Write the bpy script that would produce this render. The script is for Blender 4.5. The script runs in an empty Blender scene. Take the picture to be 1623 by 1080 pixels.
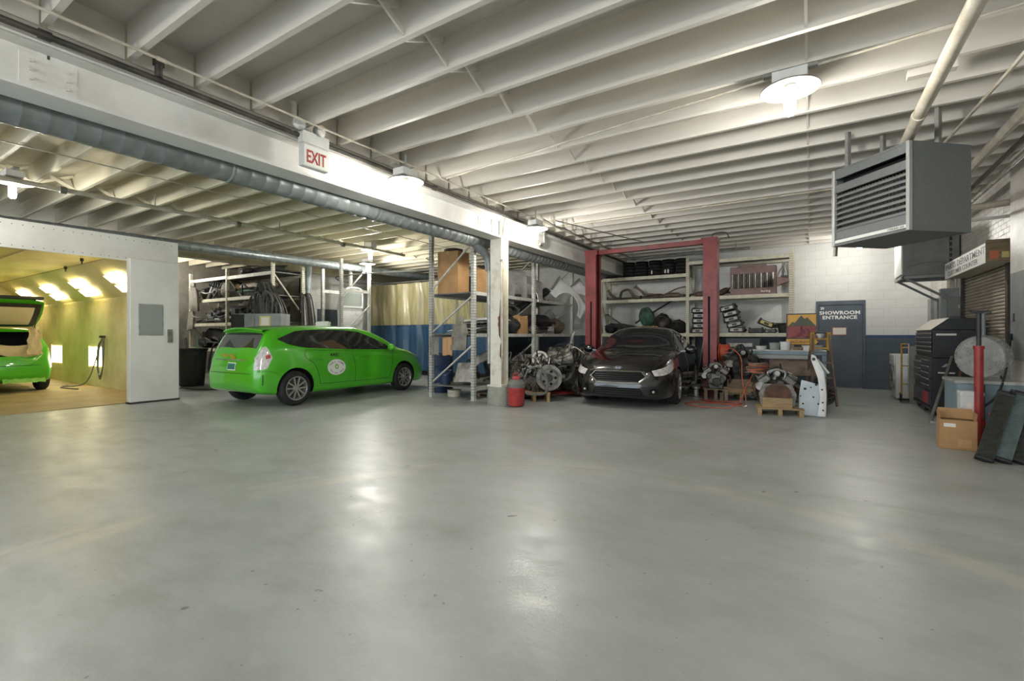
import bpy, bmesh, math, random
from mathutils import Vector, Matrix
random.seed(7)
R = math.radians
scene = bpy.context.scene
C = scene.collection
# ------------------------------------------------------------------ camera
FPX, HZ, CAMH = 745.0, 532.0, 1.28
YAW = math.atan(473.5 / 745.0)
cam_d = bpy.data.cameras.new('camera')
cam = bpy.data.objects.new('camera', cam_d)
C.objects.link(cam)
cam.location = (0, 0, CAMH)
cam.rotation_euler = (R(90), 0, YAW)
cam_d.sensor_fit = 'HORIZONTAL'
cam_d.sensor_width = 36.0
cam_d.lens = 36.0 * FPX / 1623.0
cam_d.shift_y = (HZ - 540.0) / 1623.0
cam_d.clip_start = 0.05
scene.camera = cam
# ------------------------------------------------------------------ world and exposure
w = bpy.data.worlds.new('world'); scene.world = w; w.use_nodes = True
w.node_tree.nodes['Background'].inputs[0].default_value = (0.80, 0.90, 1.0, 1)
w.node_tree.nodes['Background'].inputs[1].default_value = WORLD_STRENGTH = 1.6
scene.view_settings.view_transform = 'Standard'
scene.view_settings.look = 'None'
scene.view_settings.exposure = 1.08
scene.view_settings.gamma = 1.0
scene.view_settings.use_curve_mapping = False
BULB = 300.0          # radiance of the fluorescent tubes
BOOTH = 6.0          # radiance of the booth light panels
# ------------------------------------------------------------------ materials
def lin(c):
    if isinstance(c, str):
        c = tuple(int(c[i:i + 2], 16) / 255 for i in (0, 2, 4))
    return tuple(x / 12.92 if x <= .04045 else ((x + .055) / 1.055) ** 2.4 for x in c) + (1,)
MATS = {}
def mat(name, col, rough=.5, metal=0, col2=None, ns=6.0, lo=.4, hi=.65, bump=0, bs=60, coat=0, rn=0, stretch=None, emit=0, alpha=1, trans=0, spec=None):
    m = bpy.data.materials.new(name); m.use_nodes = True
    nt = m.node_tree; b = nt.nodes['Principled BSDF']
    b.inputs['Base Color'].default_value = lin(col)
    b.inputs['Roughness'].default_value = rough
    b.inputs['Metallic'].default_value = metal
    if spec is not None: b.inputs['Specular IOR Level'].default_value = spec
    if coat:
        b.inputs['Coat Weight'].default_value = coat; b.inputs['Coat Roughness'].default_value = .04
    if alpha < 1: b.inputs['Alpha'].default_value = alpha
    if trans: b.inputs['Transmission Weight'].default_value = trans
    if emit:
        b.inputs['Emission Color'].default_value = lin(col); b.inputs['Emission Strength'].default_value = emit
    L = nt.links.new
    tc = mp = None
    def coords():
        nonlocal tc, mp
        if tc is None:
            tc = nt.nodes.new('ShaderNodeTexCoord'); mp = nt.nodes.new('ShaderNodeMapping')
            if stretch: mp.inputs['Scale'].default_value = stretch
            L(tc.outputs['Object'], mp.inputs['Vector'])
        return mp.outputs['Vector']
    if col2 is not None:
        n = nt.nodes.new('ShaderNodeTexNoise'); n.inputs['Scale'].default_value = ns; n.inputs['Detail'].default_value = 6
        n.inputs['Roughness'].default_value = .62
        L(coords(), n.inputs['Vector'])
        r = nt.nodes.new('ShaderNodeValToRGB')
        r.color_ramp.elements[0].position = lo; r.color_ramp.elements[1].position = hi
        r.color_ramp.elements[0].color = lin(col); r.color_ramp.elements[1].color = lin(col2)
        L(n.outputs['Fac'], r.inputs['Fac']); L(r.outputs['Color'], b.inputs['Base Color'])
        if rn:
            q = nt.nodes.new('ShaderNodeMapRange'); q.inputs['To Min'].default_value = rough - rn; q.inputs['To Max'].default_value = rough + rn
            L(n.outputs['Fac'], q.inputs['Value']); L(q.outputs['Result'], b.inputs['Roughness'])
    if bump:
        n2 = nt.nodes.new('ShaderNodeTexNoise'); n2.inputs['Scale'].default_value = bs; n2.inputs['Detail'].default_value = 4
        L(coords(), n2.inputs['Vector'])
        bp = nt.nodes.new('ShaderNodeBump'); bp.inputs['Strength'].default_value = bump; bp.inputs['Distance'].default_value = .01
        L(n2.outputs['Fac'], bp.inputs['Height']); L(bp.outputs['Normal'], b.inputs['Normal'])
    MATS[name] = m
    return m
M = MATS
mat('joist', 'd4cfc6', .6, col2='c9c3b8', ns=2, stretch=(.2, 2, 2))
mat('deck', 'cbc7c0', .6, col2='c1bbb3', ns=2)
mat('joist_cream', 'd6cfb9', .6, col2='c6bda2', ns=2, stretch=(.2, 2, 2))
mat('beam_white', 'dcdbd6', .5, col2='cbc8bf', ns=2.5, lo=.45, hi=.75, bump=.05)
mat('beam_worn', 'dad7ca', .55, col2='b9a68a', ns=5, lo=.52, hi=.75, bump=.1)
mat('steel_duct', '9aa1a1', .38, .45, col2='7c8486', ns=9, rn=.08)
mat('duct_dark', '7e8382', .42, .2, col2='6d7271', ns=7)
mat('black_pipe', '33312d', .5, .2, col2='57534b', ns=5)
mat('cream_pipe', 'cdc6b6', .45, col2='b3a996', ns=6)
mat('grey_pipe', '8a8a84', .4, .5, col2='6f6e69', ns=6)
mat('galv', 'a9aba6', .42, .55, col2='8b8d88', ns=8)
mat('cmu_white', 'd8d8d4', .6, col2='cbcbc6', ns=1.2, bump=.25, bs=70)
mat('cmu_blue', '4c5761', .55, col2='434d57', ns=1.5, bump=.25, bs=70)
mat('cmu_stripe', '33466b', .55, bump=.2, bs=70)
mat('alcove_wall', '857f74', .7, col2='6e685e', ns=3); mat('mortar_white', 'c4c3bd', .7); mat('mortar_blue', '3d4650', .7)
mat('brick_paint', 'd2cdc6', .4, col2='bdb5ad', ns=3, bump=.3, bs=40)
mat('door_blue', '4b545d', .45, col2='434b53', ns=3)
mat('white_paint', 'dedfdc', .45, col2='cfcfca', ns=3)
mat('offwhite', 'd2cfc4', .5, col2='b9b3a4', ns=5)
mat('sign_white', 'eceae4', .5); mat('letter_white', 'f0efea', .5); mat('letter_black', '23221f', .5)
mat('letter_red', 'a8473c', .5); mat('letter_gray', '6b6a66', .5)
mat('rack_cream', 'd9d5bf', .5, col2='c3bda3', ns=7, bump=.05)
mat('rack_grey', 'c9c8c2', .45, .2, col2='a9a8a0', ns=8)
mat('hole', '45443e', .8)
mat('rack_deck', '77766f', .6, .2, col2='5d5c56', ns=6)
mat('lift_red', '80302e', .42, col2='5c2122', ns=5, lo=.45, hi=.75, rn=.08)
mat('rubber', '1c1c1c', .75, col2='2a2a29', ns=12)
mat('rubber_grey', '4a4a49', .6, col2='353534', ns=9)
mat('hose_grey', '6a6862', .5, col2='504e49', ns=9)
mat('black_plastic', '232425', .45, col2='303132', ns=8)
mat('dark_plastic', '3a3a39', .5, col2='4a4947', ns=7)
mat('grey_plastic', '7d7c78', .5, col2='686762', ns=6)
mat('grey_cloth', '8b877d', .85, col2='726d63', ns=7, bump=.2)
mat('alu', '86837b', .45, .6, col2='5e5b55', ns=14, bump=.25, bs=50)
mat('alu_dark', '6b6963', .5, .6, col2='4b4943', ns=14, bump=.3, bs=50)
mat('iron', '4b4843', .55, .5, col2='363330', ns=12, bump=.3, bs=50)
mat('rust', '6a4a3a', .7, .2, col2='4a3a32', ns=10, bump=.3)
mat('rust_pipe', '7d6b5c', .6, .4, col2='5f5148', ns=8, bump=.2)
mat('chrome', 'd8d8d6', .12, 1); mat('silver', 'c2c2bf', .28, .8); mat('silver_part', 'aaa8a3', .42, .5, col2='86847e', ns=9)
mat('cardboard', 'b08a5e', .8, col2='a07c52', ns=5, bump=.05)
mat('cardboard_light', 'c19a6c', .8, col2='b48d5f', ns=5)
mat('wood', 'a68d68', .7, col2='8a7350', ns=6, stretch=(1, 8, 8), bump=.15)
mat('wood_old', '8b7a60', .75, col2='6f604a', ns=6, stretch=(1, 8, 8), bump=.2)
mat('taxi_green', '49b31a', .3, coat=1.0, spec=.5)
mat('green_masked', '6cb43c', .4, col2='8fc25c', ns=8)
mat('car_black', '0b0b0c', .25, coat=1.0)
mat('car_glass', '23272a', .04, coat=.6, spec=.7); mat('seam', '17301a', .6); mat('seam_black', '030303', .6)
mat('lamp_lens', 'dad7d3', .12, coat=.7, col2='b0acaa', ns=18); mat('lamp_red', 'b03a30', .2, coat=.6); mat('lamp_amber', 'd28a4a', .2, coat=.6)
mat('plate_teal', '2f7a6a', .4); mat('arch_black', '0c0c0c', .9)
mat('heater_grey', '696c6c', .5, .1, col2='606363', ns=30, lo=.3, hi=.7)
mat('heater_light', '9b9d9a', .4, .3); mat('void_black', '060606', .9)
mat('heater_brown', '8d726c', .55, .1, col2='7b625c', ns=5)
mat('tool_black', '232427', .4, col2='2d2e31', ns=5); mat('tool_face', '34363a', .35)
mat('bench_blue', '7d8f96', .5, col2='6e8087', ns=4); mat('bench_top', 'aeb0a8', .5, col2='8f918a', ns=8)
mat('shutter', 'a09684', .5, .15, col2='8f8575', ns=4)
mat('ac_grey', '7c7d78', .55, col2='6e6f6a', ns=4); mat('panel_grey', '8e9290', .5, .1, col2='7f8381', ns=4)
mat('appliance', 'dad8d2', .35, col2='cfcdc6', ns=3)
mat('yellow', 'b98f35', .5, col2='9c7728', ns=7); mat('yellow_bright', 'c79a2e', .5, col2='a88028', ns=8)
mat('orange_hose', 'b9573a', .5, col2='a24a34', ns=8); mat('orange_reel', 'cf4a1f', .5)
mat('red_can', 'b4403c', .4, col2='9a3130', ns=6); mat('red_paint', '9c2f2c', .4, col2='7c2424', ns=6)
mat('teal_cloth', '4a6a5f', .8, col2='2d5246', ns=8); mat('mint', '8fb39a', .7, col2='78a086', ns=5)
mat('pale_door', 'c9d3d8', .4, col2='b8c4ca', ns=5); mat('white_panel', 'dcdddc', .35, col2='c9cac8', ns=4)
mat('curtain_tan', 'a0976f', .3, col2='857c58', ns=3, stretch=(3, 3, .5), coat=.3)
mat('curtain_blue', '34526f', .35, col2='2a4560', ns=3, stretch=(3, 3, .5), coat=.2)
mat('booth_wall', 'e6dcb0', .5, col2='dccf98', ns=1.5); mat('booth_ceiling', 'dccf8c', .5, col2='d0c278', ns=2)
mat('booth_dirty', 'e0d6aa', .5, col2='b8b06c', ns=1.6, lo=.42, hi=.85)
mat('booth_panel', 'd9d9d3', .4, col2='cfcec7', ns=2); mat('booth_floor', 'a8946c', .6, col2='94805a', ns=2, bump=.1)
mat('booth_light', 'fff0c4', .5, emit=BOOTH)
mat('masking', 'c9b88c', .75, col2='b8a678', ns=5, bump=.1)
mat('bulb', 'fffcf4', .4, emit=BULB * .7); mat('bulb_strong', 'fffcf4', .4, emit=BULB * 1.3); mat('reflector', '77756f', .45)
mat('poster_sky', 'd9a24c', .6, col2='e2b060', ns=3); mat('poster_peak', '4a5248', .6, col2='5a5c48', ns=5)
mat('poster_field', '934a48', .6, col2='84403f', ns=4); mat('poster_road', '6a2c34', .6); mat('poster_arrow', 'd4a348', .6)
mat('paper', 'e2ddd0', .7); mat('paper_red', 'c06a4a', .6); mat('paper_yellow', 'd0c478', .6)
mat('pail', 'c9c2ae', .5); mat('bin_green', '33382f', .55, col2='2b2f28', ns=6); mat('glass_smoke', '3b4246', .08)
mat('blue_drum', '2c3f63', .5, col2='22324f', ns=5); mat('radiator_dark', '33352f', .55, .3, col2='43463f', ns=20)
mat('radiator_teal', '6b7a7a', .5, .3, col2='56625f', ns=9); mat('fan_wrap', 'b9bab6', .22, alpha=.42, col2='d6d6d3', ns=9, bump=.6, bs=14)
mat('sedan_grille', '2a2c2e', .35, .5); mat('emblem_blue', '33466a', .3)
mat('concrete', '8d9085', .8, col2='9fa196', ns=7, bump=.3)
mat('liquid_window', '8f9590', .25)
# ------------------------------------------------------------------ mesh builder
def basis(d):
    d = Vector(d).normalized()
    a = Vector((0, 0, 1)) if abs(d.z) < .9 else Vector((1, 0, 0))
    x = d.cross(a).normalized(); y = d.cross(x).normalized()
    return x, y, d
class MB:
    def __init__(s): s.v = []; s.f = []; s.m = Matrix.Identity(4)
    def add(s, vs, fs):
        n = len(s.v); s.v += [s.m @ Vector(p) for p in vs]; s.f += [tuple(i + n for i in f) for f in fs]; return s
    def box(s, x0, x1, y0, y1, z0, z1):
        return s.add([(x0, y0, z0), (x1, y0, z0), (x1, y1, z0), (x0, y1, z0), (x0, y0, z1), (x1, y0, z1), (x1, y1, z1), (x0, y1, z1)],
                     [(0, 3, 2, 1), (4, 5, 6, 7), (0, 1, 5, 4), (1, 2, 6, 5), (2, 3, 7, 6), (3, 0, 4, 7)])
    def cbox(s, c, d, rot=(0, 0, 0)):
        m = Matrix.Translation(c) @ Matrix.Rotation(rot[2], 4, 'Z') @ Matrix.Rotation(rot[1], 4, 'Y') @ Matrix.Rotation(rot[0], 4, 'X')
        o = s.m; s.m = o @ m; s.box(-d[0] / 2, d[0] / 2, -d[1] / 2, d[1] / 2, -d[2] / 2, d[2] / 2); s.m = o; return s
    def bar(s, p, q, a, b, up=None):
        p = Vector(p); q = Vector(q); d = (q - p).normalized()
        u = Vector(up) if up else (Vector((0, 0, 1)) if abs(d.z) < .95 else Vector((0, 1, 0)))
        x = d.cross(u).normalized(); y = x.cross(d).normalized()
        vs = [e + x * (a / 2 * i) + y * (b / 2 * j) for e in (p, q) for i, j in ((-1, -1), (1, -1), (1, 1), (-1, 1))]
        return s.add(vs, [(0, 1, 2, 3), (7, 6, 5, 4), (0, 4, 5, 1), (1, 5, 6, 2), (2, 6, 7, 3), (3, 7, 4, 0)])
    def cyl(s, p, q, r, r2=None, n=12, caps=True):
        r2 = r if r2 is None else r2; p = Vector(p); q = Vector(q); x, y, d = basis(q - p); vs = []
        for e, rr in ((p, r), (q, r2)):
            vs += [e + (x * math.cos(2 * math.pi * i / n) + y * math.sin(2 * math.pi * i / n)) * rr for i in range(n)]
        fs = [(i, (i + 1) % n, n + (i + 1) % n, n + i) for i in range(n)]
        if caps: fs += [tuple(range(n))[::-1], tuple(range(n, 2 * n))]
        return s.add(vs, fs)
    def tube(s, pts, r, n=6, closed=False):
        pts = [Vector(p) for p in pts]; k = len(pts); vs = []; px = None
        for i, p in enumerate(pts):
            a = pts[(i - 1) % k] if closed or i else p; b = pts[(i + 1) % k] if closed or i < k - 1 else p
            d = (b - a); d = d.normalized() if d.length > 1e-9 else Vector((0, 0, 1))
            if px is None: px = basis(d)[0]
            x = (px - d * px.dot(d)); x = x.normalized() if x.length > 1e-6 else basis(d)[0]
            px = x; y = d.cross(x); rr = r[i] if isinstance(r, (list, tuple)) else r
            vs += [p + (x * math.cos(2 * math.pi * j / n) + y * math.sin(2 * math.pi * j / n)) * rr for j in range(n)]
        fs = []
        for i in range(k if closed else k - 1):
            A = i * n; B = ((i + 1) % k) * n
            fs += [(A + j, A + (j + 1) % n, B + (j + 1) % n, B + j) for j in range(n)]
        if not closed: fs += [tuple(range(n))[::-1], tuple(range((k - 1) * n, k * n))]
        return s.add(vs, fs)
    def lathe(s, prof, o=(0, 0, 0), ax=(0, 0, 1), n=24, closed=False):
        o = Vector(o); x, y, d = basis(ax); vs = []
        for r, h in prof:
            vs += [o + d * h + (x * math.cos(2 * math.pi * i / n) + y * math.sin(2 * math.pi * i / n)) * max(r, 1e-4) for i in range(n)]
        fs = []; k = len(prof)
        for a in range(k if closed else k - 1):
            A = a * n; B = ((a + 1) % k) * n
            fs += [(A + i, A + (i + 1) % n, B + (i + 1) % n, B + i) for i in range(n)]
        return s.add(vs, fs)
    def grid(s, P, cu=False, cv=False):
        a = len(P); b = len(P[0]); vs = [p for row in P for p in row]; fs = []
        for i in range(a if cu else a - 1):
            for j in range(b if cv else b - 1):
                fs.append((i * b + j, ((i + 1) % a) * b + j, ((i + 1) % a) * b + (j + 1) % b, i * b + (j + 1) % b))
        return s.add(vs, fs)
    def prism(s, poly, o, U, V, t):
        o = Vector(o); U = Vector(U); V = Vector(V); W = U.cross(V).normalized() * t; n = len(poly)
        vs = [o + U * a + V * b for a, b in poly] + [o + U * a + V * b + W for a, b in poly]
        return s.add(vs, [tuple(range(n))[::-1], tuple(range(n, 2 * n))] + [(i, (i + 1) % n, n + (i + 1) % n, n + i) for i in range(n)])
    def ball(s, c, r, n=10, k=6):
        rx, ry, rz = r if isinstance(r, (tuple, list)) else (r, r, r); c = Vector(c)
        P = [[c + Vector((rx * math.sin(math.pi * i / k) * math.cos(2 * math.pi * j / n), ry * math.sin(math.pi * i / k) * math.sin(2 * math.pi * j / n), rz * math.cos(math.pi * i / k))) for j in range(n)] for i in range(k + 1)]
        return s.grid(P, cv=True)
    def build(s, name, m, parent=None, smooth=35, bevel=0, seg=1, solid=0, loc=None, rot=None):
        me = bpy.data.meshes.new(name)
        me.from_pydata([tuple(v) for v in s.v], [], s.f)
        bm = bmesh.new(); bm.from_mesh(me)
        bmesh.ops.remove_doubles(bm, verts=bm.verts, dist=2e-5)
        if not solid: bmesh.ops.recalc_face_normals(bm, faces=bm.faces)
        if solid:
            bmesh.ops.recalc_face_normals(bm, faces=bm.faces)
            bmesh.ops.solidify(bm, geom=list(bm.faces), thickness=solid)
            bmesh.ops.recalc_face_normals(bm, faces=bm.faces)
        if bevel:
            ed = [e for e in bm.edges if len(e.link_faces) == 2 and e.calc_face_angle(0) > .5]
            bmesh.ops.bevel(bm, geom=ed, offset=bevel, segments=seg, affect='EDGES', profile=.5, clamp_overlap=True)
        if smooth:
            lim = R(smooth)
            for f in bm.faces: f.smooth = True
            for e in bm.edges:
                if len(e.link_faces) != 2 or e.calc_face_angle(0) > lim: e.smooth = False
        bm.to_mesh(me); bm.free()
        ms = m if isinstance(m, (list, tuple)) else [m]
        for x in ms: me.materials.append(MATS[x])
        o = bpy.data.objects.new(name, me); C.objects.link(o)
        if parent: o.parent = parent
        if loc is not None: o.location = loc
        if rot is not None: o.rotation_euler = rot
        return o
def tag(o, label=None, cat=None, group=None, kind=None):
    if label: o['label'] = label
    if cat: o['category'] = cat
    if group: o['group'] = group
    if kind: o['kind'] = kind
    return o
def thing(name, label, cat, loc=(0, 0, 0), rz=0, group=None, rot=None, kind=None, scale=None):
    o = bpy.data.objects.new(name, None); C.objects.link(o); o.empty_display_size = .1
    o.location = loc; o.rotation_euler = rot if rot else (0, 0, rz)
    if scale: o.scale = scale if isinstance(scale, (tuple, list)) else (scale,) * 3
    return tag(o, label, cat, group, kind)
def kids(o): return [c for c in bpy.data.objects if c.parent == o]
KIDS = {}
def dup(root, label=None, loc=None, rz=None, group=None, rot=None, scale=None):
    r = root.copy(); C.objects.link(r)
    if loc is not None: r.location = loc
    if rz is not None: r.rotation_euler = (0, 0, rz)
    if rot is not None: r.rotation_euler = rot
    if scale: r.scale = scale if isinstance(scale, (tuple, list)) else (scale,) * 3
    if label: r['label'] = label
    if group: r['group'] = group
    for ch in kids(root):
        c = ch.copy(); C.objects.link(c); c.parent = r
        for g in kids(ch):
            d = g.copy(); C.objects.link(d); d.parent = c
    return r
def repeat(o, loc, parent=None, rot=None, scale=None):
    c = o.copy(); C.objects.link(c); c.location = loc
    if parent: c.parent = parent
    if rot is not None: c.rotation_euler = rot
    if scale: c.scale = scale
    return c
def text(body, size, m, o, U, V, parent=None, name='lettering', depth=.002, align='LEFT', bold=0, space=1.0, sx=1.0):
    cu = bpy.data.curves.new(name, 'FONT'); cu.body = body; cu.size = size; cu.extrude = depth / 2; cu.align_x = align
    cu.offset = bold; cu.space_character = space
    cu.resolution_u = 2
    t = bpy.data.objects.new(name, cu); C.objects.link(t)
    me = bpy.data.meshes.new_from_object(t.evaluated_get(bpy.context.evaluated_depsgraph_get()))
    C.objects.unlink(t); bpy.data.objects.remove(t)
    U = Vector(U).normalized(); V = Vector(V).normalized(); W = U.cross(V)
    mm = Matrix(((U.x * sx, V.x, W.x, o[0]), (U.y * sx, V.y, W.y, o[1]), (U.z * sx, V.z, W.z, o[2]), (0, 0, 0, 1)))
    me.transform(mm); me.materials.clear(); me.materials.append(MATS[m]); me.name = name
    ob = bpy.data.objects.new(name, me); C.objects.link(ob)
    if parent: ob.parent = parent
    return ob
def curve_pts(ctrl, n=8, closed=False):
    P = [Vector(p) for p in ctrl]; k = len(P); out = []
    for i in range(k if closed else k - 1):
        if closed: a, b, c, d = P[i - 1], P[i], P[(i + 1) % k], P[(i + 2) % k]
        else: a, b, c, d = P[max(i - 1, 0)], P[i], P[i + 1], P[min(i + 2, k - 1)]
        for j in range(n):
            t = j / n
            out.append(.5 * ((2 * b) + (c - a) * t + (2 * a - 5 * b + 4 * c - d) * t * t + (3 * b - a - 3 * c + d) * t ** 3))
    if not closed: out.append(P[-1])
    return out
# ================================================================== setting
ZJ, ZD = 3.55, 3.84            # joist bottom, deck
XR, XL, YB, YF = 2.3, -13.4, 14.1, -6.0
def floor_material():
    m = bpy.data.materials.new('floor_epoxy'); m.use_nodes = True; nt = m.node_tree; b = nt.nodes['Principled BSDF']; L = nt.links.new
    tc = nt.nodes.new('ShaderNodeTexCoord')
    def noise(scale, detail=5, st=(1, 1, 1), rot=0, rough=.6):
        mp = nt.nodes.new('ShaderNodeMapping'); mp.inputs['Scale'].default_value = st; mp.inputs['Rotation'].default_value = (0, 0, rot)
        L(tc.outputs['Object'], mp.inputs['Vector'])
        n = nt.nodes.new('ShaderNodeTexNoise'); n.inputs['Scale'].default_value = scale; n.inputs['Detail'].default_value = detail; n.inputs['Roughness'].default_value = rough
        L(mp.outputs['Vector'], n.inputs['Vector']); return n.outputs['Fac']
    def ramp(f, a, ca, c, cc):
        r = nt.nodes.new('ShaderNodeValToRGB'); r.color_ramp.elements[0].position = a; r.color_ramp.elements[1].position = c
        r.color_ramp.elements[0].color = ca; r.color_ramp.elements[1].color = cc; L(f, r.inputs['Fac']); return r.outputs['Color']
    def mix(f, a, c, blend='MIX'):
        x = nt.nodes.new('ShaderNodeMix'); x.data_type = 'RGBA'; x.blend_type = blend
        if isinstance(f, float): x.inputs[0].default_value = f
        else: L(f, x.inputs[0])
        for s, vv in ((6, a), (7, c)):
            if isinstance(vv, tuple): x.inputs[s].default_value = vv
            else: L(vv, x.inputs[s])
        return x.outputs[2]
    W_, K_ = (1, 1, 1, 1), (0, 0, 0, 1)
    base = ramp(noise(.3, 3), .3, lin('9da19e'), .7, lin('abb0ad'))
    base = mix(ramp(noise(1.1, 8, (1, 1.6, 1), .6, .72), .44, K_, .72, (.8,) * 3 + (1,)), base, lin('8b8d86'))
    base = mix(ramp(noise(1.6, 9, (.25, 1.6, 1), .5, .74), .56, K_, .74, (.6,) * 3 + (1,)), base, lin('8c8b80'))
    base = mix(ramp(noise(1.8, 9, (1.8, .14, 1), .2, .7), .64, K_, .8, (.6,) * 3 + (1,)), base, lin('c4c0b2'))
    base = mix(ramp(noise(7, 3, rough=.4), .735, K_, .76, (.8,) * 3 + (1,)), base, lin('66635a'))
    base = mix(ramp(noise(26, 2, rough=.4), .74, K_, .765, (.6,) * 3 + (1,)), base, lin('5c5a50'))
    def ring(cx, cy, r0, r1, soft, amt):
        sx = nt.nodes.new('ShaderNodeVectorMath'); sx.operation = 'DISTANCE'; sx.inputs[1].default_value = (cx, cy, 0)
        L(tc.outputs['Object'], sx.inputs[0])
        r = nt.nodes.new('ShaderNodeValToRGB'); e = r.color_ramp.elements; k = 5.0
        e[0].position = max(r0 - soft, 0) / k; e[0].color = K_; e[1].position = r0 / k; e[1].color = (amt,) * 3 + (1,)
        q = e.new(r1 / k); q.color = (amt,) * 3 + (1,); q = e.new((r1 + soft) / k); q.color = K_
        dv = nt.nodes.new('ShaderNodeMath'); dv.operation = 'DIVIDE'; dv.inputs[1].default_value = k
        L(sx.outputs['Value'], dv.inputs[0]); L(dv.outputs[0], r.inputs['Fac']); return r.outputs['Color']
    def mul(a, c):
        x = nt.nodes.new('ShaderNodeMath'); x.operation = 'MULTIPLY'; L(a, x.inputs[0]); L(c, x.inputs[1]); return x.outputs[0]
    base = mix(ring(-2.2, 5.5, .62, 1.12, .03, .38), base, lin('8f908a'))
    base = mix(mul(ring(-1.0, 1.3, 2.82, 2.95, .05, .45), ramp(noise(1.2, 6), .45, K_, .6, W_)), base, lin('c2bba8'))
    base = mix(mul(ring(-1.0, 1.3, 3.05, 3.1, .03, .4), ramp(noise(1.7, 6), .48, K_, .6, W_)), base, lin('c2bba8'))
    L(base, b.inputs['Base Color'])
    q = nt.nodes.new('ShaderNodeMapRange'); q.inputs['From Min'].default_value = .3; q.inputs['From Max'].default_value = .7
    q.inputs['To Min'].default_value = .29; q.inputs['To Max'].default_value = .46
    L(noise(3, 8, (1, 1.6, 1)), q.inputs['Value']); L(q.outputs['Result'], b.inputs['Roughness'])
    bp = nt.nodes.new('ShaderNodeBump'); bp.inputs['Strength'].default_value = .09; bp.inputs['Distance'].default_value = .01
    L(noise(45, 5), bp.inputs['Height']); L(bp.outputs['Normal'], b.inputs['Normal'])
    b.inputs['Specular IOR Level'].default_value = .45
    MATS['floor_epoxy'] = m
floor_material()
o = MB().box(-22.2, 3.2, YF, 14.4, -.12, 0).build('floor', 'floor_epoxy'); tag(o, 'grey painted concrete workshop floor with scuffs', None, kind='structure')
# ---- back wall: recessed mortar backing, each block proud
BW, BH = .45, .2133
def block_wall(name, label, u0, u1, z1, fixed, axis, sign, hole=None, parts=None):
    back = MB()
    if axis == 'x': back.box(u0, u1, fixed, fixed + .2, 0, z1)
    else: back.box(fixed - .2, fixed, u0, u1, 0, z1)
    wl = back.build(name, 'mortar_white', smooth=0); tag(wl, label, None, kind='structure')
    lo_ = MB()
    if axis == 'x':
        for a_, b_ in ([(u0, hole[0]), (hole[1], u1)] if hole else [(u0, u1)]): lo_.box(a_, b_, fixed - .002, fixed, 0, 1.28)
    else:
        for a_, b_ in ([(u0, hole[0]), (hole[1], u1)] if hole else [(u0, u1)]): lo_.box(fixed, fixed + .002, a_, b_, 0, 1.28)
    tag(lo_.build('mortar_band', 'mortar_blue', wl, smooth=0), kind='stuff')
    protos = {}; rest = {}
    rows = int(math.ceil(z1 / BH))
    for r in range(rows):
        za = r * BH; zb = min(za + BH, z1)
        m = 'cmu_blue' if r < 5 else ('cmu_blue' if r == 5 else 'cmu_white')
        u = u0 - (BW / 2 if r % 2 else 0)
        while u < u1 - .01:
            a, b = max(u, u0), min(u + BW, u1); u += BW
            if b - a < .03: continue
            segs = [(a, b)]
            if hole and za < hole[2] - .02:
                segs = [(x, y) for x, y in ((a, min(b, hole[0])), (max(a, hole[1]), b)) if y - x > .02]
            for a2, b2 in segs:
                single = parts[0] < (a2 + b2) / 2 < parts[1] if parts else False
                if single:
                    key = (round(b2 - a2, 3), round(zb - za, 3), m)
                    if key not in protos:
                        q = MB()
                        if axis == 'x': q.box(.004, b2 - a2 - .004, -.006, 0, .004, zb - za - .004)
                        else: q.box(0, .006, .004, b2 - a2 - .004, .004, zb - za - .004)
                        ob = q.build('block', m, wl, smooth=0); protos[key] = ob
                    else:
                        ob = protos[key].copy(); C.objects.link(ob)
                    ob.location = (a2, fixed, za) if axis == 'x' else (fixed, a2, za)
                else:
                    q = rest.setdefault(m, MB())
                    if axis == 'x': q.box(a2 + .004, b2 - .004, fixed - .006, fixed, za + .004, zb - .004)
                    else: q.box(fixed, fixed + .006, a2 + .004, b2 - .004, za + .004, zb - .004)
    for m, q in rest.items(): tag(q.build('block_courses', m, wl, smooth=0), kind='stuff')
    return wl
DX0, DX1, DZ = .12, 1.11, 2.13
wall_back = block_wall('wall_back', 'white over slate blue painted block wall at the back', -13.4, XR, ZD, YB, 'x', -1, (DX0, DX1, DZ), (-5.35, XR))
s = MB().box(DX1 + .02, XR, YB - .010, YB - .0065, 1.225, 1.29).box(-5.4, DX0 - .02, YB - .010, YB - .0065, 1.225, 1.29).build('paint_stripe', 'cmu_stripe', wall_back, smooth=0)
wall_left = block_wall('wall_left', 'white painted block wall beside the welding curtain', 8.9, YB, ZD, XL, 'y', 1, (9.4, 10.42, 2.13), (8.9, 11.2))
o = MB().box(-17.4, XL, 8.9, 9.1, 0, ZD).box(-17.4, -17.2, 4.9, 8.9, 0, ZD).build('wall_alcove', 'alcove_wall', smooth=0); tag(o, 'dim painted wall behind the parts rack by the booth', kind='structure')
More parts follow.
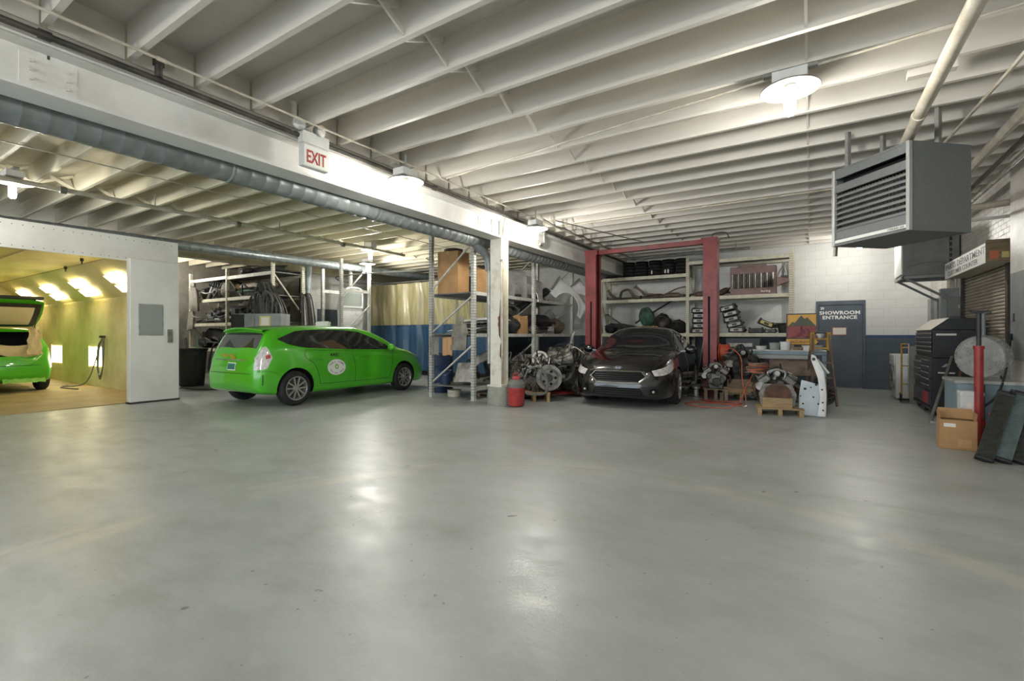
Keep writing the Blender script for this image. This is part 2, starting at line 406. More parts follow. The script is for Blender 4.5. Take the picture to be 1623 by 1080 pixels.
# ---- right wall with small painted bricks
wr = MB().box(XR, XR + .25, YF, 9.0, 0, ZD).box(XR, XR + .25, 11.45, YB, 0, ZD).box(XR, XR + .25, 9.0, 11.45, 0, .95).box(XR, XR + .25, 9.0, 11.45, 2.35, ZD).build('wall_right', 'mortar_white', smooth=0)
tag(wr, 'painted brick wall behind the parts counter', kind='structure')
bw, bk = MB(), MB()
for r in range(int(ZD / .075)):
    za = r * .075
    y = 6.0 - (.11 if r % 2 else 0)
    while y < YB:
        a, b2 = max(y, 6.0), min(y + .22, YB); y += .22
        if b2 - a < .03 or (a < 11.5 and b2 > 8.95 and .9 < za < 2.36): continue
        (bw if za > 1.2 else bk).box(XR - .006, XR, a + .004, b2 - .004, za + .004, za + .071)
tag(bw.build('brick_courses', 'brick_paint', wr, smooth=0), kind='stuff'); tag(bk.build('brick_courses', 'panel_grey', wr, smooth=0), kind='stuff')
# ---- ceilings: deck, each joist, bridging and blocking
SP, Y0 = .51, 1.07
ceil = MB().box(-4.95, XR, YF, YB, ZD, ZD + .1).build('ceiling', 'deck', smooth=0); tag(ceil, 'white painted timber joist ceiling over the main bay', kind='structure')
ceil2 = MB().box(-17.4, -4.95, YF, YB, ZD, ZD + .1).build('ceiling_paint_bay', 'joist_cream', smooth=0); tag(ceil2, 'cream painted timber joist ceiling over the taxi bay', kind='structure')
ys = [Y0 + SP * k for k in range(-13, 26)]
jo = MB().box(-4.72, XR, -.023, .023, ZJ, ZD).build('joist', 'joist', ceil, smooth=0, loc=(0, ys[0], 0))
jl = MB().box(-13.0, -5.04, -.023, .023, ZJ, ZD).build('joist', 'joist_cream', ceil2, smooth=0, loc=(0, ys[0], 0))
bl = MB().box(-4.80, -4.76, .025, SP - .025, ZJ, ZD).build('blocking', 'joist', ceil, smooth=0, loc=(0, ys[0], 0))
def cross(x, name, m, par):
    a = MB(); a.bar((x, .024, ZJ + .03), (x, SP - .024, ZD - .03), .04, .02, up=(1, 0, 0))
    b = MB(); b.bar((x + .05, .024, ZD - .03), (x + .05, SP - .024, ZJ + .03), .04, .02, up=(1, 0, 0))
    return [q.build(name, m, par, smooth=0, loc=(0, ys[0], 0)) for q in (a, b)]
br = cross(-2.66, 'bridging', 'joist', ceil) + cross(-.08, 'bridging', 'joist', ceil)
brl = cross(-7.2, 'bridging', 'joist_cream', ceil2) + cross(-9.9, 'bridging', 'joist_cream', ceil2)
for y in ys[1:]:
    if y > YB - .05: break
    repeat(jo, (0, y, 0)); repeat(jl, (0, y, 0)); repeat(bl, (0, y, 0))
    if y + SP < YB and y > -1:
        for q in br + brl: repeat(q, (0, y, 0))
# second strip of cream ceiling joists beyond the wall beam, over the parts rack
jw = MB().box(-17.2, -13.35, -.023, .023, ZJ + .02, ZD).build('joist', 'joist_cream', ceil2, smooth=0, loc=(0, 5.3, 0))
for k in range(1, 7): repeat(jw, (0, 5.3 + SP * k, 0))
# ---- main steel beam and column
XB = -4.88
bm_ = thing('steel_beam', 'white painted steel beam carried by the rusty column', 'beam', kind='structure')
MB().box(XB - .015, XB + .015, YF, YB, 3.085, 3.395).build('web', 'beam_white', bm_, smooth=0)
MB().box(XB - .15, XB + .15, YF, YB, 3.055, 3.085).build('bottom_flange', 'beam_white', bm_, smooth=0)
MB().box(XB - .15, XB + .15, YF, YB, 3.395, 3.425).build('top_flange', 'beam_white', bm_, smooth=0)
MB().box(XB - .16, XB + .19, YF, YB, 3.425, 3.47).box(XB - .12, XB + .1, YF, YB, 3.47, ZJ).build('nailer', 'joist', bm_, smooth=0)
for yj in (1.12, 6.72):
    MB().box(XB + .015, XB + .028, yj - .16, yj + .16, 3.13, 3.36).build('splice_plate', 'beam_white', bm_, smooth=0)
    bo = MB()
    for dy in (-.1, .1):
        for dz in (3.18, 3.245, 3.31): bo.cyl((XB + .028, yj + dy, dz), (XB + .045, yj + dy, dz), .016, n=6)
    bo.build('bolts', 'beam_worn', bm_, smooth=0)
    MB().box(XB + .0145, XB + .0165, yj - .008, yj + .008, 3.085, 3.14).box(XB + .0145, XB + .0165, yj - .008, yj + .008, 3.35, 3.395).build('joint_gap', 'hole', bm_, smooth=0)
CY = 7.24
co = thing('steel_column', 'white flanged steel column with chipped rusty paint on a round concrete footing', 'column', kind='structure')
MB().box(XB - .012, XB + .012, CY - .11, CY + .11, .36, 3.055).build('web', 'beam_worn', co, smooth=0)
for sy in (-1, 1): MB().box(XB - .12, XB + .12, CY + sy * .11 - .009, CY + sy * .11 + .009, .36, 3.055).build('flange', 'beam_worn', co, smooth=0)
MB().box(XB - .16, XB + .16, CY - .16, CY + .16, .34, .375).build('base_plate', 'beam_worn', co, smooth=0)
MB().lathe([(.0, .34), (.2, .34), (.215, .32), (.225, .1), (.225, 0), (0, 0)], (XB, CY, 0), n=28).build('footing', 'concrete', co)
for dx, w_ in ((.02, .035), (.055, .05)):
    pass
MB().box(XB + .05, XB + .075, CY - .1215, CY - .1195, 1.55, 1.63).box(XB + .05, XB + .075, CY - .1215, CY - .1195, 1.44, 1.52).build('stencil_mark', 'letter_red', co, smooth=0)
MB().prism([(.07, 1.28), (.118, 1.2), (.119, 1.85), (.1, 1.95), (.085, 1.7), (.06, 1.5)], (XB, CY - .1195, 0), (1, 0, 0), (0, 0, 1), .002).prism([(.09, .9), (.119, .85), (.119, 1.15), (.1, 1.1)], (XB, CY - .1195, 0), (1, 0, 0), (0, 0, 1), .002).build('rust_patch', 'rust', co, smooth=0)
# stiffener plate and a conduit run on the column
MB().box(XB + .015, XB + .15, CY - .005, CY + .005, 3.085, 3.395).build('stiffener', 'beam_white', co, smooth=0)
cn = thing('electrical_conduit', 'cream conduit run up the face of the column', 'conduit')
MB().tube(curve_pts([(XB + .16, CY - .14, .9), (XB + .16, CY - .14, 3.0), (XB + .18, CY - .14, 3.1), (XB + .2, CY - .14, 3.3), (XB + .22, CY - .12, 3.45)], 5), .012, 8).build('pipe', 'cream_pipe', cn)
MB().tube(curve_pts([(XB + .13, CY - .14, 1.2), (XB + .13, CY - .14, 2.9), (XB + .17, CY - .15, 3.12), (XB + .17, CY - .14, 3.38)], 5), .008, 6).build('wire', 'cream_pipe', cn)
MB().box(XB + .12, XB + .18, CY - .16, CY - .12, 2.62, 2.66).build('clip', 'galv', cn, smooth=0)
# ---- wall line beam over the parts rack
b2 = thing('steel_beam', 'cream painted beam over the taxi parts rack', 'beam', kind='structure')
MB().box(-13.25, -13.22, 4.95, YB, 3.27, 3.5).build('web', 'joist_cream', b2, smooth=0)
MB().box(-13.36, -13.1, 4.95, YB, 3.24, 3.27).box(-13.36, -13.1, 4.95, YB, 3.5, 3.55).build('flange', 'joist_cream', b2, smooth=0)
# ---- showroom door
d1 = thing('door_1', 'slate blue steel door lettered SHOWROOM ENTRANCE in white', 'door', kind='structure')
yb = YB - .01
MB().box(DX0, DX0 + .05, yb - .05, yb + .06, 0, DZ).box(DX1 - .05, DX1, yb - .05, yb + .06, 0, DZ).box(DX0 + .05, DX1 - .05, yb - .05, yb + .06, DZ - .1, DZ).build('door_frame', 'door_blue', d1, smooth=0, bevel=.004)
MB().box(DX0 + .055, DX1 - .055, yb - .025, yb + .02, .015, DZ - .105).build('door_leaf', 'door_blue', d1, smooth=0)
for zz in (.35, 1.06, 1.75): MB().cyl((DX1 - .052, yb - .04, zz - .05), (DX1 - .052, yb - .04, zz + .05), .01, n=8).build('hinge', 'door_blue', d1)
U, V = (1, 0, 0), (0, 0, 1)
text('SHOWROOM', .118, 'letter_white', ((DX0 + DX1) / 2 - .02, yb - .026, 1.80), U, V, d1, align='CENTER', bold=.004, space=1.05, sx=1.12)
text('ENTRANCE', .118, 'letter_white', ((DX0 + DX1) / 2 - .02, yb - .026, 1.685), U, V, d1, align='CENTER', bold=.004, space=1.05, sx=1.12)
text('20', .075, 'letter_white', (DX0 + .085, yb - .026, 1.93), U, V, d1, bold=.003)
MB().box(DX0 + .33, DX0 + .62, yb - .029, yb - .0255, 1.29, 1.48).build('notice_border', 'paper_red', d1, smooth=0)
MB().box(DX0 + .345, DX0 + .605, yb - .031, yb - .029, 1.305, 1.465).build('notice', 'paper', d1, smooth=0)
# ---- grey door in the left wall
d2 = thing('door_2', 'dark grey steel door in the white block wall beyond the taxi', 'door', kind='structure')
MB().box(XL - .02, XL + .04, 9.4, 9.45, 0, 2.13).box(XL - .02, XL + .04, 10.37, 10.42, 0, 2.13).box(XL - .02, XL + .04, 9.45, 10.37, 2.07, 2.13).build('door_frame', 'door_blue', d2, smooth=0)
MB().box(XL - .01, XL + .025, 9.45, 10.37, .01, 2.07).build('door_leaf', 'door_blue', d2, smooth=0)
MB().box(XL + .025, XL + .03, 10.2, 10.27, 1.88, 1.97).build('sticker', 'paper', d2, smooth=0)
# ================================================================== overhead services
def make_light(label, loc, rz=0):
    t = thing('ceiling_light', label, 'ceiling light', loc, rz, 'round reflector ceiling lights')
    MB().box(-.13, .13, -.09, .09, .06, .15).build('ballast_box', 'white_paint', t, smooth=0, bevel=.006)
    MB().box(-.2, .2, -.03, .03, .15, .175).build('mounting_channel', 'galv', t, smooth=0)
    MB().lathe([(.035, .065), (.06, .062), (.1, .05), (.2, .022), (.225, .012), (.228, .004), (.222, 0), (.2, .008), (.1, .034), (.05, .042), (.03, .04)], n=40, closed=True).build('reflector', 'reflector', t)
    MB().cyl((0, 0, -.02), (0, 0, .05), .04, .046, n=20).build('lamp_socket', 'white_paint', t)
    b = MB()
    for k in range(4):
        a = k * math.pi / 2 + .4
        x, y = .03 * math.cos(a), .03 * math.sin(a)
        b.tube([(x, y, -.02), (x, y, -.19), (x * .5, y * .5, -.205)], .015, 7)
    b.build('bulb', 'bulb', t)
    return t
L0 = make_light('big round white reflector lamp nearest the hanging heater', (-.15, 4.64, 3.365))
dup(L0, 'round reflector lamp on the beam between the exit sign and the column', (-4.28, 4.25, 3.20), R(90))
dup(L0, 'round reflector lamp on the beam just past the column', (-4.24, 7.47, 3.22), R(90))
dup(L0, 'round reflector lamp cut off by the edge above the paint booth', (-9.16, 1.75, 3.36))
dup(L0, 'round reflector lamp hanging over the taxi, the nearer of two', (-9.06, 7.82, 3.36))
dup(L0, 'round reflector lamp beside the taxi curtain track, the farther of two', (-10.9, 9.3, 3.36))
dup(L0, 'round reflector lamp half hidden behind the hanging heater', (.89, 12.6, 3.36))
for l_ in [o for o in bpy.data.objects if o.get('category') == 'ceiling light' and o.location.z < 3.25]: MB().cyl((0, 0, .175), (0, 0, .345), .012, n=8).build('stem', 'galv', l_)
# unseen fill lamps added above and behind the camera; last one over alcove
for i, p in enumerate([(-.15, .2, 3.365), (-4.2, -1.6, 3.30), (-9.1, -2.6, 3.36), (-.15, -3.8, 3.365), (-16.2, 6.0, 3.36)]):
    dup(L0, (['unseen fill lamp added overhead near the camera', 'unseen fill lamp added on the beam behind the camera', 'unseen fill lamp added over the booth entrance behind the camera', 'unseen fill lamp added farthest behind the camera', 'round reflector lamp over the alcove parts rack'][i]), p, 0)
for l_ in [o for o in bpy.data.objects if o.get('category') == 'ceiling light' and (o.location.y > 5 or o.location.x < -12) and o.location.x < 0]:
    for c_ in kids(l_):
        if c_.name.startswith('bulb'): c_.data = c_.data.copy(); c_.data.materials[0] = MATS['bulb_strong']
# ---- ducts
def duct(label, p, q, r, m, ring=.16):
    t = thing('spiral_duct', label, 'duct')
    p, q = Vector(p), Vector(q); Lg = (q - p).length; d = (q - p) / Lg
    prof = []; n = int(Lg / ring)
    for k in range(n + 1):
        h = k * ring
        prof += [(r, h), (r, h + ring * .86), (r + .004, h + ring * .9), (r + .004, h + ring * .96)]
    MB().lathe(prof, p, d, n=24).build('pipe', m, t)
    return t
da = duct('grey spiral duct hung along the lower side of the white beam', (-5.25, YF, 3.06), (-5.25, YB - .1, 3.06), .14, 'duct_dark')
MB().tube(curve_pts([(-5.25, 6.9, 3.0), (-5.2, 7.05, 2.9), (-5.14, 7.22, 2.75), (-5.12, 7.26, 2.5)], 6), .075, 14).build('elbow', 'duct_dark', da)
MB().cyl((-5.12, 7.26, 2.5), (-5.12, 7.26, .75), .045, n=14).build('drop_pipe', 'galv', da)
for y in (0.6, 2.6, 4.6, 6.6, 8.6, 10.6): MB().lathe([(.143, -.012), (.148, -.012), (.148, .012), (.143, .012)], (-5.25, y, 3.06), (0, 1, 0), 24).build('hanger_strap', 'galv', da)
db = duct('galvanised spiral duct running past the booth to the curtain', (-11.6, -2.0, 3.16), (-11.6, 13.9, 3.38), .105, 'steel_duct', .12)
MB().tube(curve_pts([(-11.7, 7.95, 3.26), (-11.85, 8.05, 3.1), (-11.95, 8.1, 2.9), (-11.95, 8.1, 2.3)], 6), .075, 14).build('branch_pipe', 'steel_duct', db)
# ---- pipes and conduit
def pipe(name, label, cat, pts, r, m, n=8, fit=None, fm=None, smooth_n=0):
    t = thing(name, label, cat)
    MB().tube(curve_pts(pts, smooth_n) if smooth_n else pts, r, n).build('pipe', m, t)
    if fit:
        for p, d in fit:
            p = Vector(p); d = Vector(d).normalized()
            MB().cyl(p - d * .035, p + d * .035, r * 1.45, n=10).build('coupling', fm or m, t)
    return t
bp = pipe('black_pipe', 'black iron gas pipe along the top of the white beam', 'pipe', [(-4.65, YF, 3.44), (-4.65, 13.8, 3.44)], .024, 'black_pipe', 10, [((-4.65, y, 3.44), (0, 1, 0)) for y in (1.05, 5.2, 9.4)])
MB().cyl((-4.65, 1.75, 3.46), (-4.65, 1.75, 3.56), .03, n=10).cyl((-4.65, 1.75, 3.56), (-4.65, 1.75, 3.6), .045, n=8).build('tee_fitting', 'black_pipe', bp)
MB().tube([(-4.65, 8.55, 3.42), (-4.65, 8.55, 3.2), (-4.67, 8.5, 3.15), (-4.67, 8.4, 3.15)], .035, 10).build('drip_leg', 'grey_pipe', bp)
pipe('cream_pipe', 'cream painted conduit strapped below the joists beside the beam', 'pipe', [(-4.45, YF, 3.52), (-4.45, 13.8, 3.52)], .012, 'cream_pipe', 8, [((-4.45, y, 3.52), (0, 1, 0)) for y in (1.7, 3.9, 6.5, 9.6)])
pipe('thin_pipe', 'thin white conduit clipped along the beam edge', 'pipe', [(-4.70, YF, 3.405), (-4.70, 13.8, 3.405)], .01, 'beam_white', 6)
pipe('sprinkler_pipe', 'grey sprinkler pipe hung under the cream joists of the taxi bay', 'pipe', [(-8.9, YF, 3.3), (-8.9, 7.6, 3.36), (-8.9, 8.8, 3.36)], .034, 'cream_pipe', 10, [((-8.9, y, 3.33), (0, 1, 0)) for y in (2.2, 4.6, 6.9)], 'grey_pipe')
kids_sp = [o for o in bpy.data.objects if o.get('label', '').startswith('grey sprinkler')][0]
for y in (1.2, 3.3, 5.4, 7.5): MB().box(-8.91, -8.89, y - .006, y + .006, 3.3, ZJ + .01).build('hanger_rod', 'galv', kids_sp)
pipe('thin_pipe', 'thin grey conduit crossing the cream joists above the sprinkler pipe', 'pipe', [(-7.9, YF, 3.535), (-7.9, 13.5, 3.535)], .009, 'cream_pipe', 6)
pipe('thin_pipe', 'thin conduit crossing the white joists toward the big lamp', 'pipe', [(-4.4, 5.18, 3.53), (-.2, 4.68, 3.53), (1.6, 4.5, 3.53)], .011, 'cream_pipe', 6, [((-3.2, 5.04, 3.53), (1, -.1, 0)), ((-1.6, 4.85, 3.53), (1, -.1, 0))])
pipe('thin_pipe', 'thin white conduit crossing the far joists before the lift', 'pipe', [(-4.4, 8.72, 3.53), (.6, 8.72, 3.53)], .014, 'cream_pipe', 6, [((-1.55, 8.72, 3.53), (1, 0, 0))])
pipe('air_line', 'dark air line dropping from the joists to the lift crossbar', 'pipe', [(-4.2, 8.2, 3.52), (-3.2, 10.6, 3.40)], .012, 'grey_pipe', 6)
# sagging cable bundles on the beam
for k, (lab, z) in enumerate((('sagging grey cable bundle looped below the joists past the column', 3.5), ('thin sagging cable beside the beam pipe past the column', 3.46))):
    pts = []
    for i in range(13):
        y = 7.9 + i * .45; pts.append((-4.3 + .03 * (i % 2) + k * .06, y, z - (.05 if i % 2 else 0)))
    t = thing('cable_bundle', lab, 'cable'); MB().tube(curve_pts(pts, 3), .012, 5).build('cable', 'grey_pipe', t)
# ---- exit sign with twin lamps
ex = thing('exit_sign', 'white emergency exit sign with two round lamps on the beam', 'exit sign', (-4.62, 3.20, 3.3), 0)
MB().box(-.04, .04, -.16, .16, -.19, .055).build('housing', 'white_paint', ex, smooth=0, bevel=.006)
MB().box(-.045, .045, -.165, .165, .058, .19).build('lamp_box', 'white_paint', ex, smooth=0, bevel=.006)
MB().box(.04, .043, -.145, .145, -.175, .035).build('face_plate', 'sign_white', ex, smooth=0)
MB().box(-.145, .145, -.163, -.160, -.175, .035).build('end_plate', 'sign_white', ex, smooth=0) if False else None
text('EXIT', .19, 'letter_red', (.0445, 0, -.145), (0, 1, 0), (0, 0, 1), ex, align='CENTER', bold=.004, sx=.62)
for k, (yy, a) in enumerate(((-.19, -.5), (.03, .2))):
    lp = MB().lathe([(0, -.06), (.03, -.06), (.055, -.03), (.068, .01), (.07, .03), (.062, .034), (0, .034)], (.02 + .03 * k, yy, .235), (math.cos(a), math.sin(a), -.1), 24).build('lamp_head', 'galv', ex)
    MB().lathe([(0, .046), (.03, .044), (.055, .036), (.06, .034)], (.02 + .03 * k, yy, .235), (math.cos(a), math.sin(a), -.1), 24).build('lens', 'lamp_lens', lp)
MB().tube(curve_pts([(0, -.17, .2), (0, -.22, .17), (-.02, -.26, .15)], 5), .01, 6).build('conduit_stub', 'galv', ex)
MB().box(-.26, -.04, -.05, .05, .1, .16).build('bracket', 'galv', ex, smooth=0)
# ---- curtain track
tr = thing('curtain_track', 'oval steel curtain track hung from the joists over the taxi nose', 'curtain rail')
cx, cy = -9.75, 10.0
loop = [(-12.3, 9.3, 3.02), (-11.6, 8.9, 3.02), (-10.2, 9.0, 3.02), (-8.2, 9.4, 3.02), (-7.0, 9.9, 3.02), (-6.9, 10.7, 3.02), (-7.6, 11.05, 3.02), (-9.5, 11.05, 3.02), (-11.6, 11.05, 3.02), (-12.6, 10.7, 3.02), (-12.75, 9.9, 3.02)]
MB().tube(curve_pts(loop, 6, True), .022, 8, True).build('rail', 'grey_pipe', tr)
for x, y in ((-11.6, 8.9), (-8.2, 9.4), (-9.5, 11.05), (-12.6, 10.7), (-7.0, 9.95)): MB().cyl((x, y, 3.03), (x, y, ZJ + .02), .008, n=6).build('drop_rod', 'galv', tr)
# ---- welding curtain: tan vinyl over blue, hung from the far side of the track
cu = thing('welding_curtain', 'pleated curtain, tan vinyl above and blue canvas below, hung behind the taxi', 'curtain')
def cloth(x0, x1, y, z0, z1, n=220, amp=.06, fr=9.0, ph=0):
    P = []
    for i in range(n + 1):
        x = x0 + (x1 - x0) * i / n; row = []
        for k in range(7):
            z = z0 + (z1 - z0) * k / 6
            a = amp * (1.15 - .45 * k / 6)
            row.append((x + .03 * math.sin(x * 5 + k), y + a * math.sin(x * fr + ph + .35 * math.sin(x * 2.3)) + .35 * a * math.sin(x * 21 + k * .25) + .02 * math.sin(x * 1.3 + k * .8), z))
        P.append(row)
    return MB().grid(P)
cloth(-12.7, -7.35, 11.05, .16, 1.62).build('blue_panel', 'curtain_blue', cu, solid=.003)
cloth(-12.7, -7.35, 11.05, 1.62, 2.97).build('tan_panel', 'curtain_tan', cu, solid=.003)
gm = MB()
for i in range(44): gm.tube([( -12.68 + i * .123, 11.05, 2.95), (-12.68 + i * .123, 11.05, 3.0)], .006, 5)
gm.build('hooks', 'galv', cu)
# ---- hanging unit heater, its vent pipe and struts
hx = thing('unit_heater', 'grey louvred gas unit heater hung from the joists', 'heater', (.505, 6.16, 2.29), R(-48.2))
W2, HH, DD = .44, .86, .71
MB().box(-W2, W2, 0, DD, 0, .02).box(-W2, -W2 + .02, 0, DD, .02, HH).box(W2 - .02, W2, 0, DD, .02, HH).box(-W2 + .02, W2 - .02, 0, DD, HH - .02, HH).box(-W2 + .02, W2 - .02, DD - .02, DD, .02, HH - .02).build('cabinet', 'heater_grey', hx, smooth=0)
for z0, z1 in ((.02, .16), (.60, .685), (.755, HH - .02)): MB().box(-W2 + .02, W2 - .02, .005, .03, z0, z1).build('front_panel', 'heater_grey', hx, smooth=0)
for xa in (-W2 - .004, W2 - .03): MB().box(xa, xa + .034, -.012, .03, 0, HH).build('corner_trim', 'heater_light', hx, smooth=0, bevel=.004)
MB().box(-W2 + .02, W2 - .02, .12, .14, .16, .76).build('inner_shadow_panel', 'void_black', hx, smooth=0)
for k in range(7):
    zz = .185 + k * .062
    MB().cbox((0, .03, zz), (2 * W2 - .06, .06, .006), (R(38), 0, 0)).build('louvre', 'heater_light', hx, smooth=0)
fins = MB()
for k in range(22): fins.box(-W2 + .05 + k * .037, -W2 + .054 + k * .037, .07, .12, .16, .6)
fins.build('vertical_fins', 'heater_light', hx, smooth=0)
MB().box(-W2 + .03, W2 - .03, -.003, .005, .03, .062).build('trim_strip', 'beam_white', hx, smooth=0)
text('STERLING GAS', .026, 'letter_gray', (W2 - .05, -.0045, .037), (1, 0, 0), (0, 0, 1), hx, align='RIGHT', bold=.0005)
MB().box(W2, W2 + .0, 0, 0, 0, 0) if False else None
MB().box(-.1, .3, DD, DD + .09, .12, .66).build('rear_motor_box', 'heater_grey', hx, smooth=0)
for sx, sy in ((-.36, .12), (.3, .5), (-.36, .58)):
    MB().box(sx - .02, sx + .02, sy - .02, sy - .014, HH, 1.28).box(sx - .02, sx - .014, sy - .014, sy + .02, HH, 1.28).box(sx + .014, sx + .02, sy - .014, sy + .02, HH, 1.28).build('strut', 'galv', hx, smooth=0)
MB().bar((-W2 - .03, .06, -.1), (-W2 - .01, .06, .16), .03, .03).build('strut_end', 'grey_pipe', hx, smooth=0)
vp = thing('vent_pipe', 'cream painted flue pipe slanting from the hanging heater along the joists', 'pipe')
MB().tube(curve_pts([(.82, 6.45, 3.16), (.83, 6.4, 3.25), (.84, 6.1, 3.3), (.86, 4.5, 3.34), (.9, 2.2, 3.38)], 6), .052, 14).build('pipe', 'cream_pipe', vp)
MB().cyl((.842, 5.7, 3.312), (.843, 5.66, 3.313), .058, n=14).build('joint_band', 'cream_pipe', vp)
for y in (3.95, 5.25):
    MB().box(.7, 1.02, y - .04, y + .04, 3.49, ZJ).build('hanger_plate', 'joist', vp, smooth=0)
# ---- service pipes along the right wall, under the ceiling
pipe('cream_pipe', 'fat cream pipe along the right wall under the joists', 'pipe', [(1.62, 3.0, 3.34), (1.66, 13.9, 3.26)], .05, 'cream_pipe', 10)
pipe('grey_pipe', 'grey pipe beside the fat cream pipe on the right wall', 'pipe', [(1.86, 3.0, 3.36), (1.86, 13.9, 3.24)], .03, 'grey_pipe', 8)
pipe('thin_pipe', 'pale thin conduit high on the right wall above the counter', 'pipe', [(2.02, 3.0, 3.4), (2.02, 13.9, 3.28)], .015, 'cream_pipe', 6)
pipe('thin_pipe', 'bright metal conduit high on the right wall above the counter', 'pipe', [(2.12, 3.0, 3.44), (2.12, 13.9, 3.30)], .015, 'galv', 6)
pipe('thin_pipe', 'slim diagonal conduit crossing the joists right of the heater', 'pipe', [(1.15, 9.6, 3.5), (1.42, 5.6, 3.52), (1.5, 3.0, 3.52)], .018, 'cream_pipe', 6)
pipe('cream_pipe', 'thick pink cream pipe turning into the brick wall above the counter', 'pipe', [(1.2, 8.75, 2.98), (2.2, 8.65, 3.02), (2.28, 8.65, 3.02)], .045, 'cream_pipe', 12)
pipe('thin_pipe', 'thin white pipe below the pink pipe above the counter', 'pipe', [(1.2, 8.85, 2.84), (2.28, 8.75, 2.86)], .022, 'beam_white', 8)
pipe('dark_conduit', 'dark rusty conduit standing right of the parts counter shutter', 'conduit', [(2.24, 8.58, .96), (2.24, 8.58, 3.0)], .022, 'rust_pipe', 8, [((2.24, 8.58, 2.62), (0, 0, 1)), ((2.24, 8.58, 2.5), (0, 0, 1))])
pipe('pale_conduit', 'pale conduit right of the dark rusty conduit by the shutter', 'conduit', [(2.24, 8.42, .3), (2.24, 8.42, 3.0)], .018, 'cream_pipe', 8)

_q = pipe('thin_pipe', 'shiny straight pipe hung just beyond the lift crossbar', 'pipe', [(-4.3, 12.3, 3.34), (-1.2, 12.3, 3.34)], .03, 'galv', 8, [((-2.7, 12.3, 3.34), (1, 0, 0))])
for x in (-4.0, -1.5): MB().cyl((x, 12.3, 3.36), (x, 12.3, ZD), .008, n=6).build('hanger_rod', 'galv', _q)
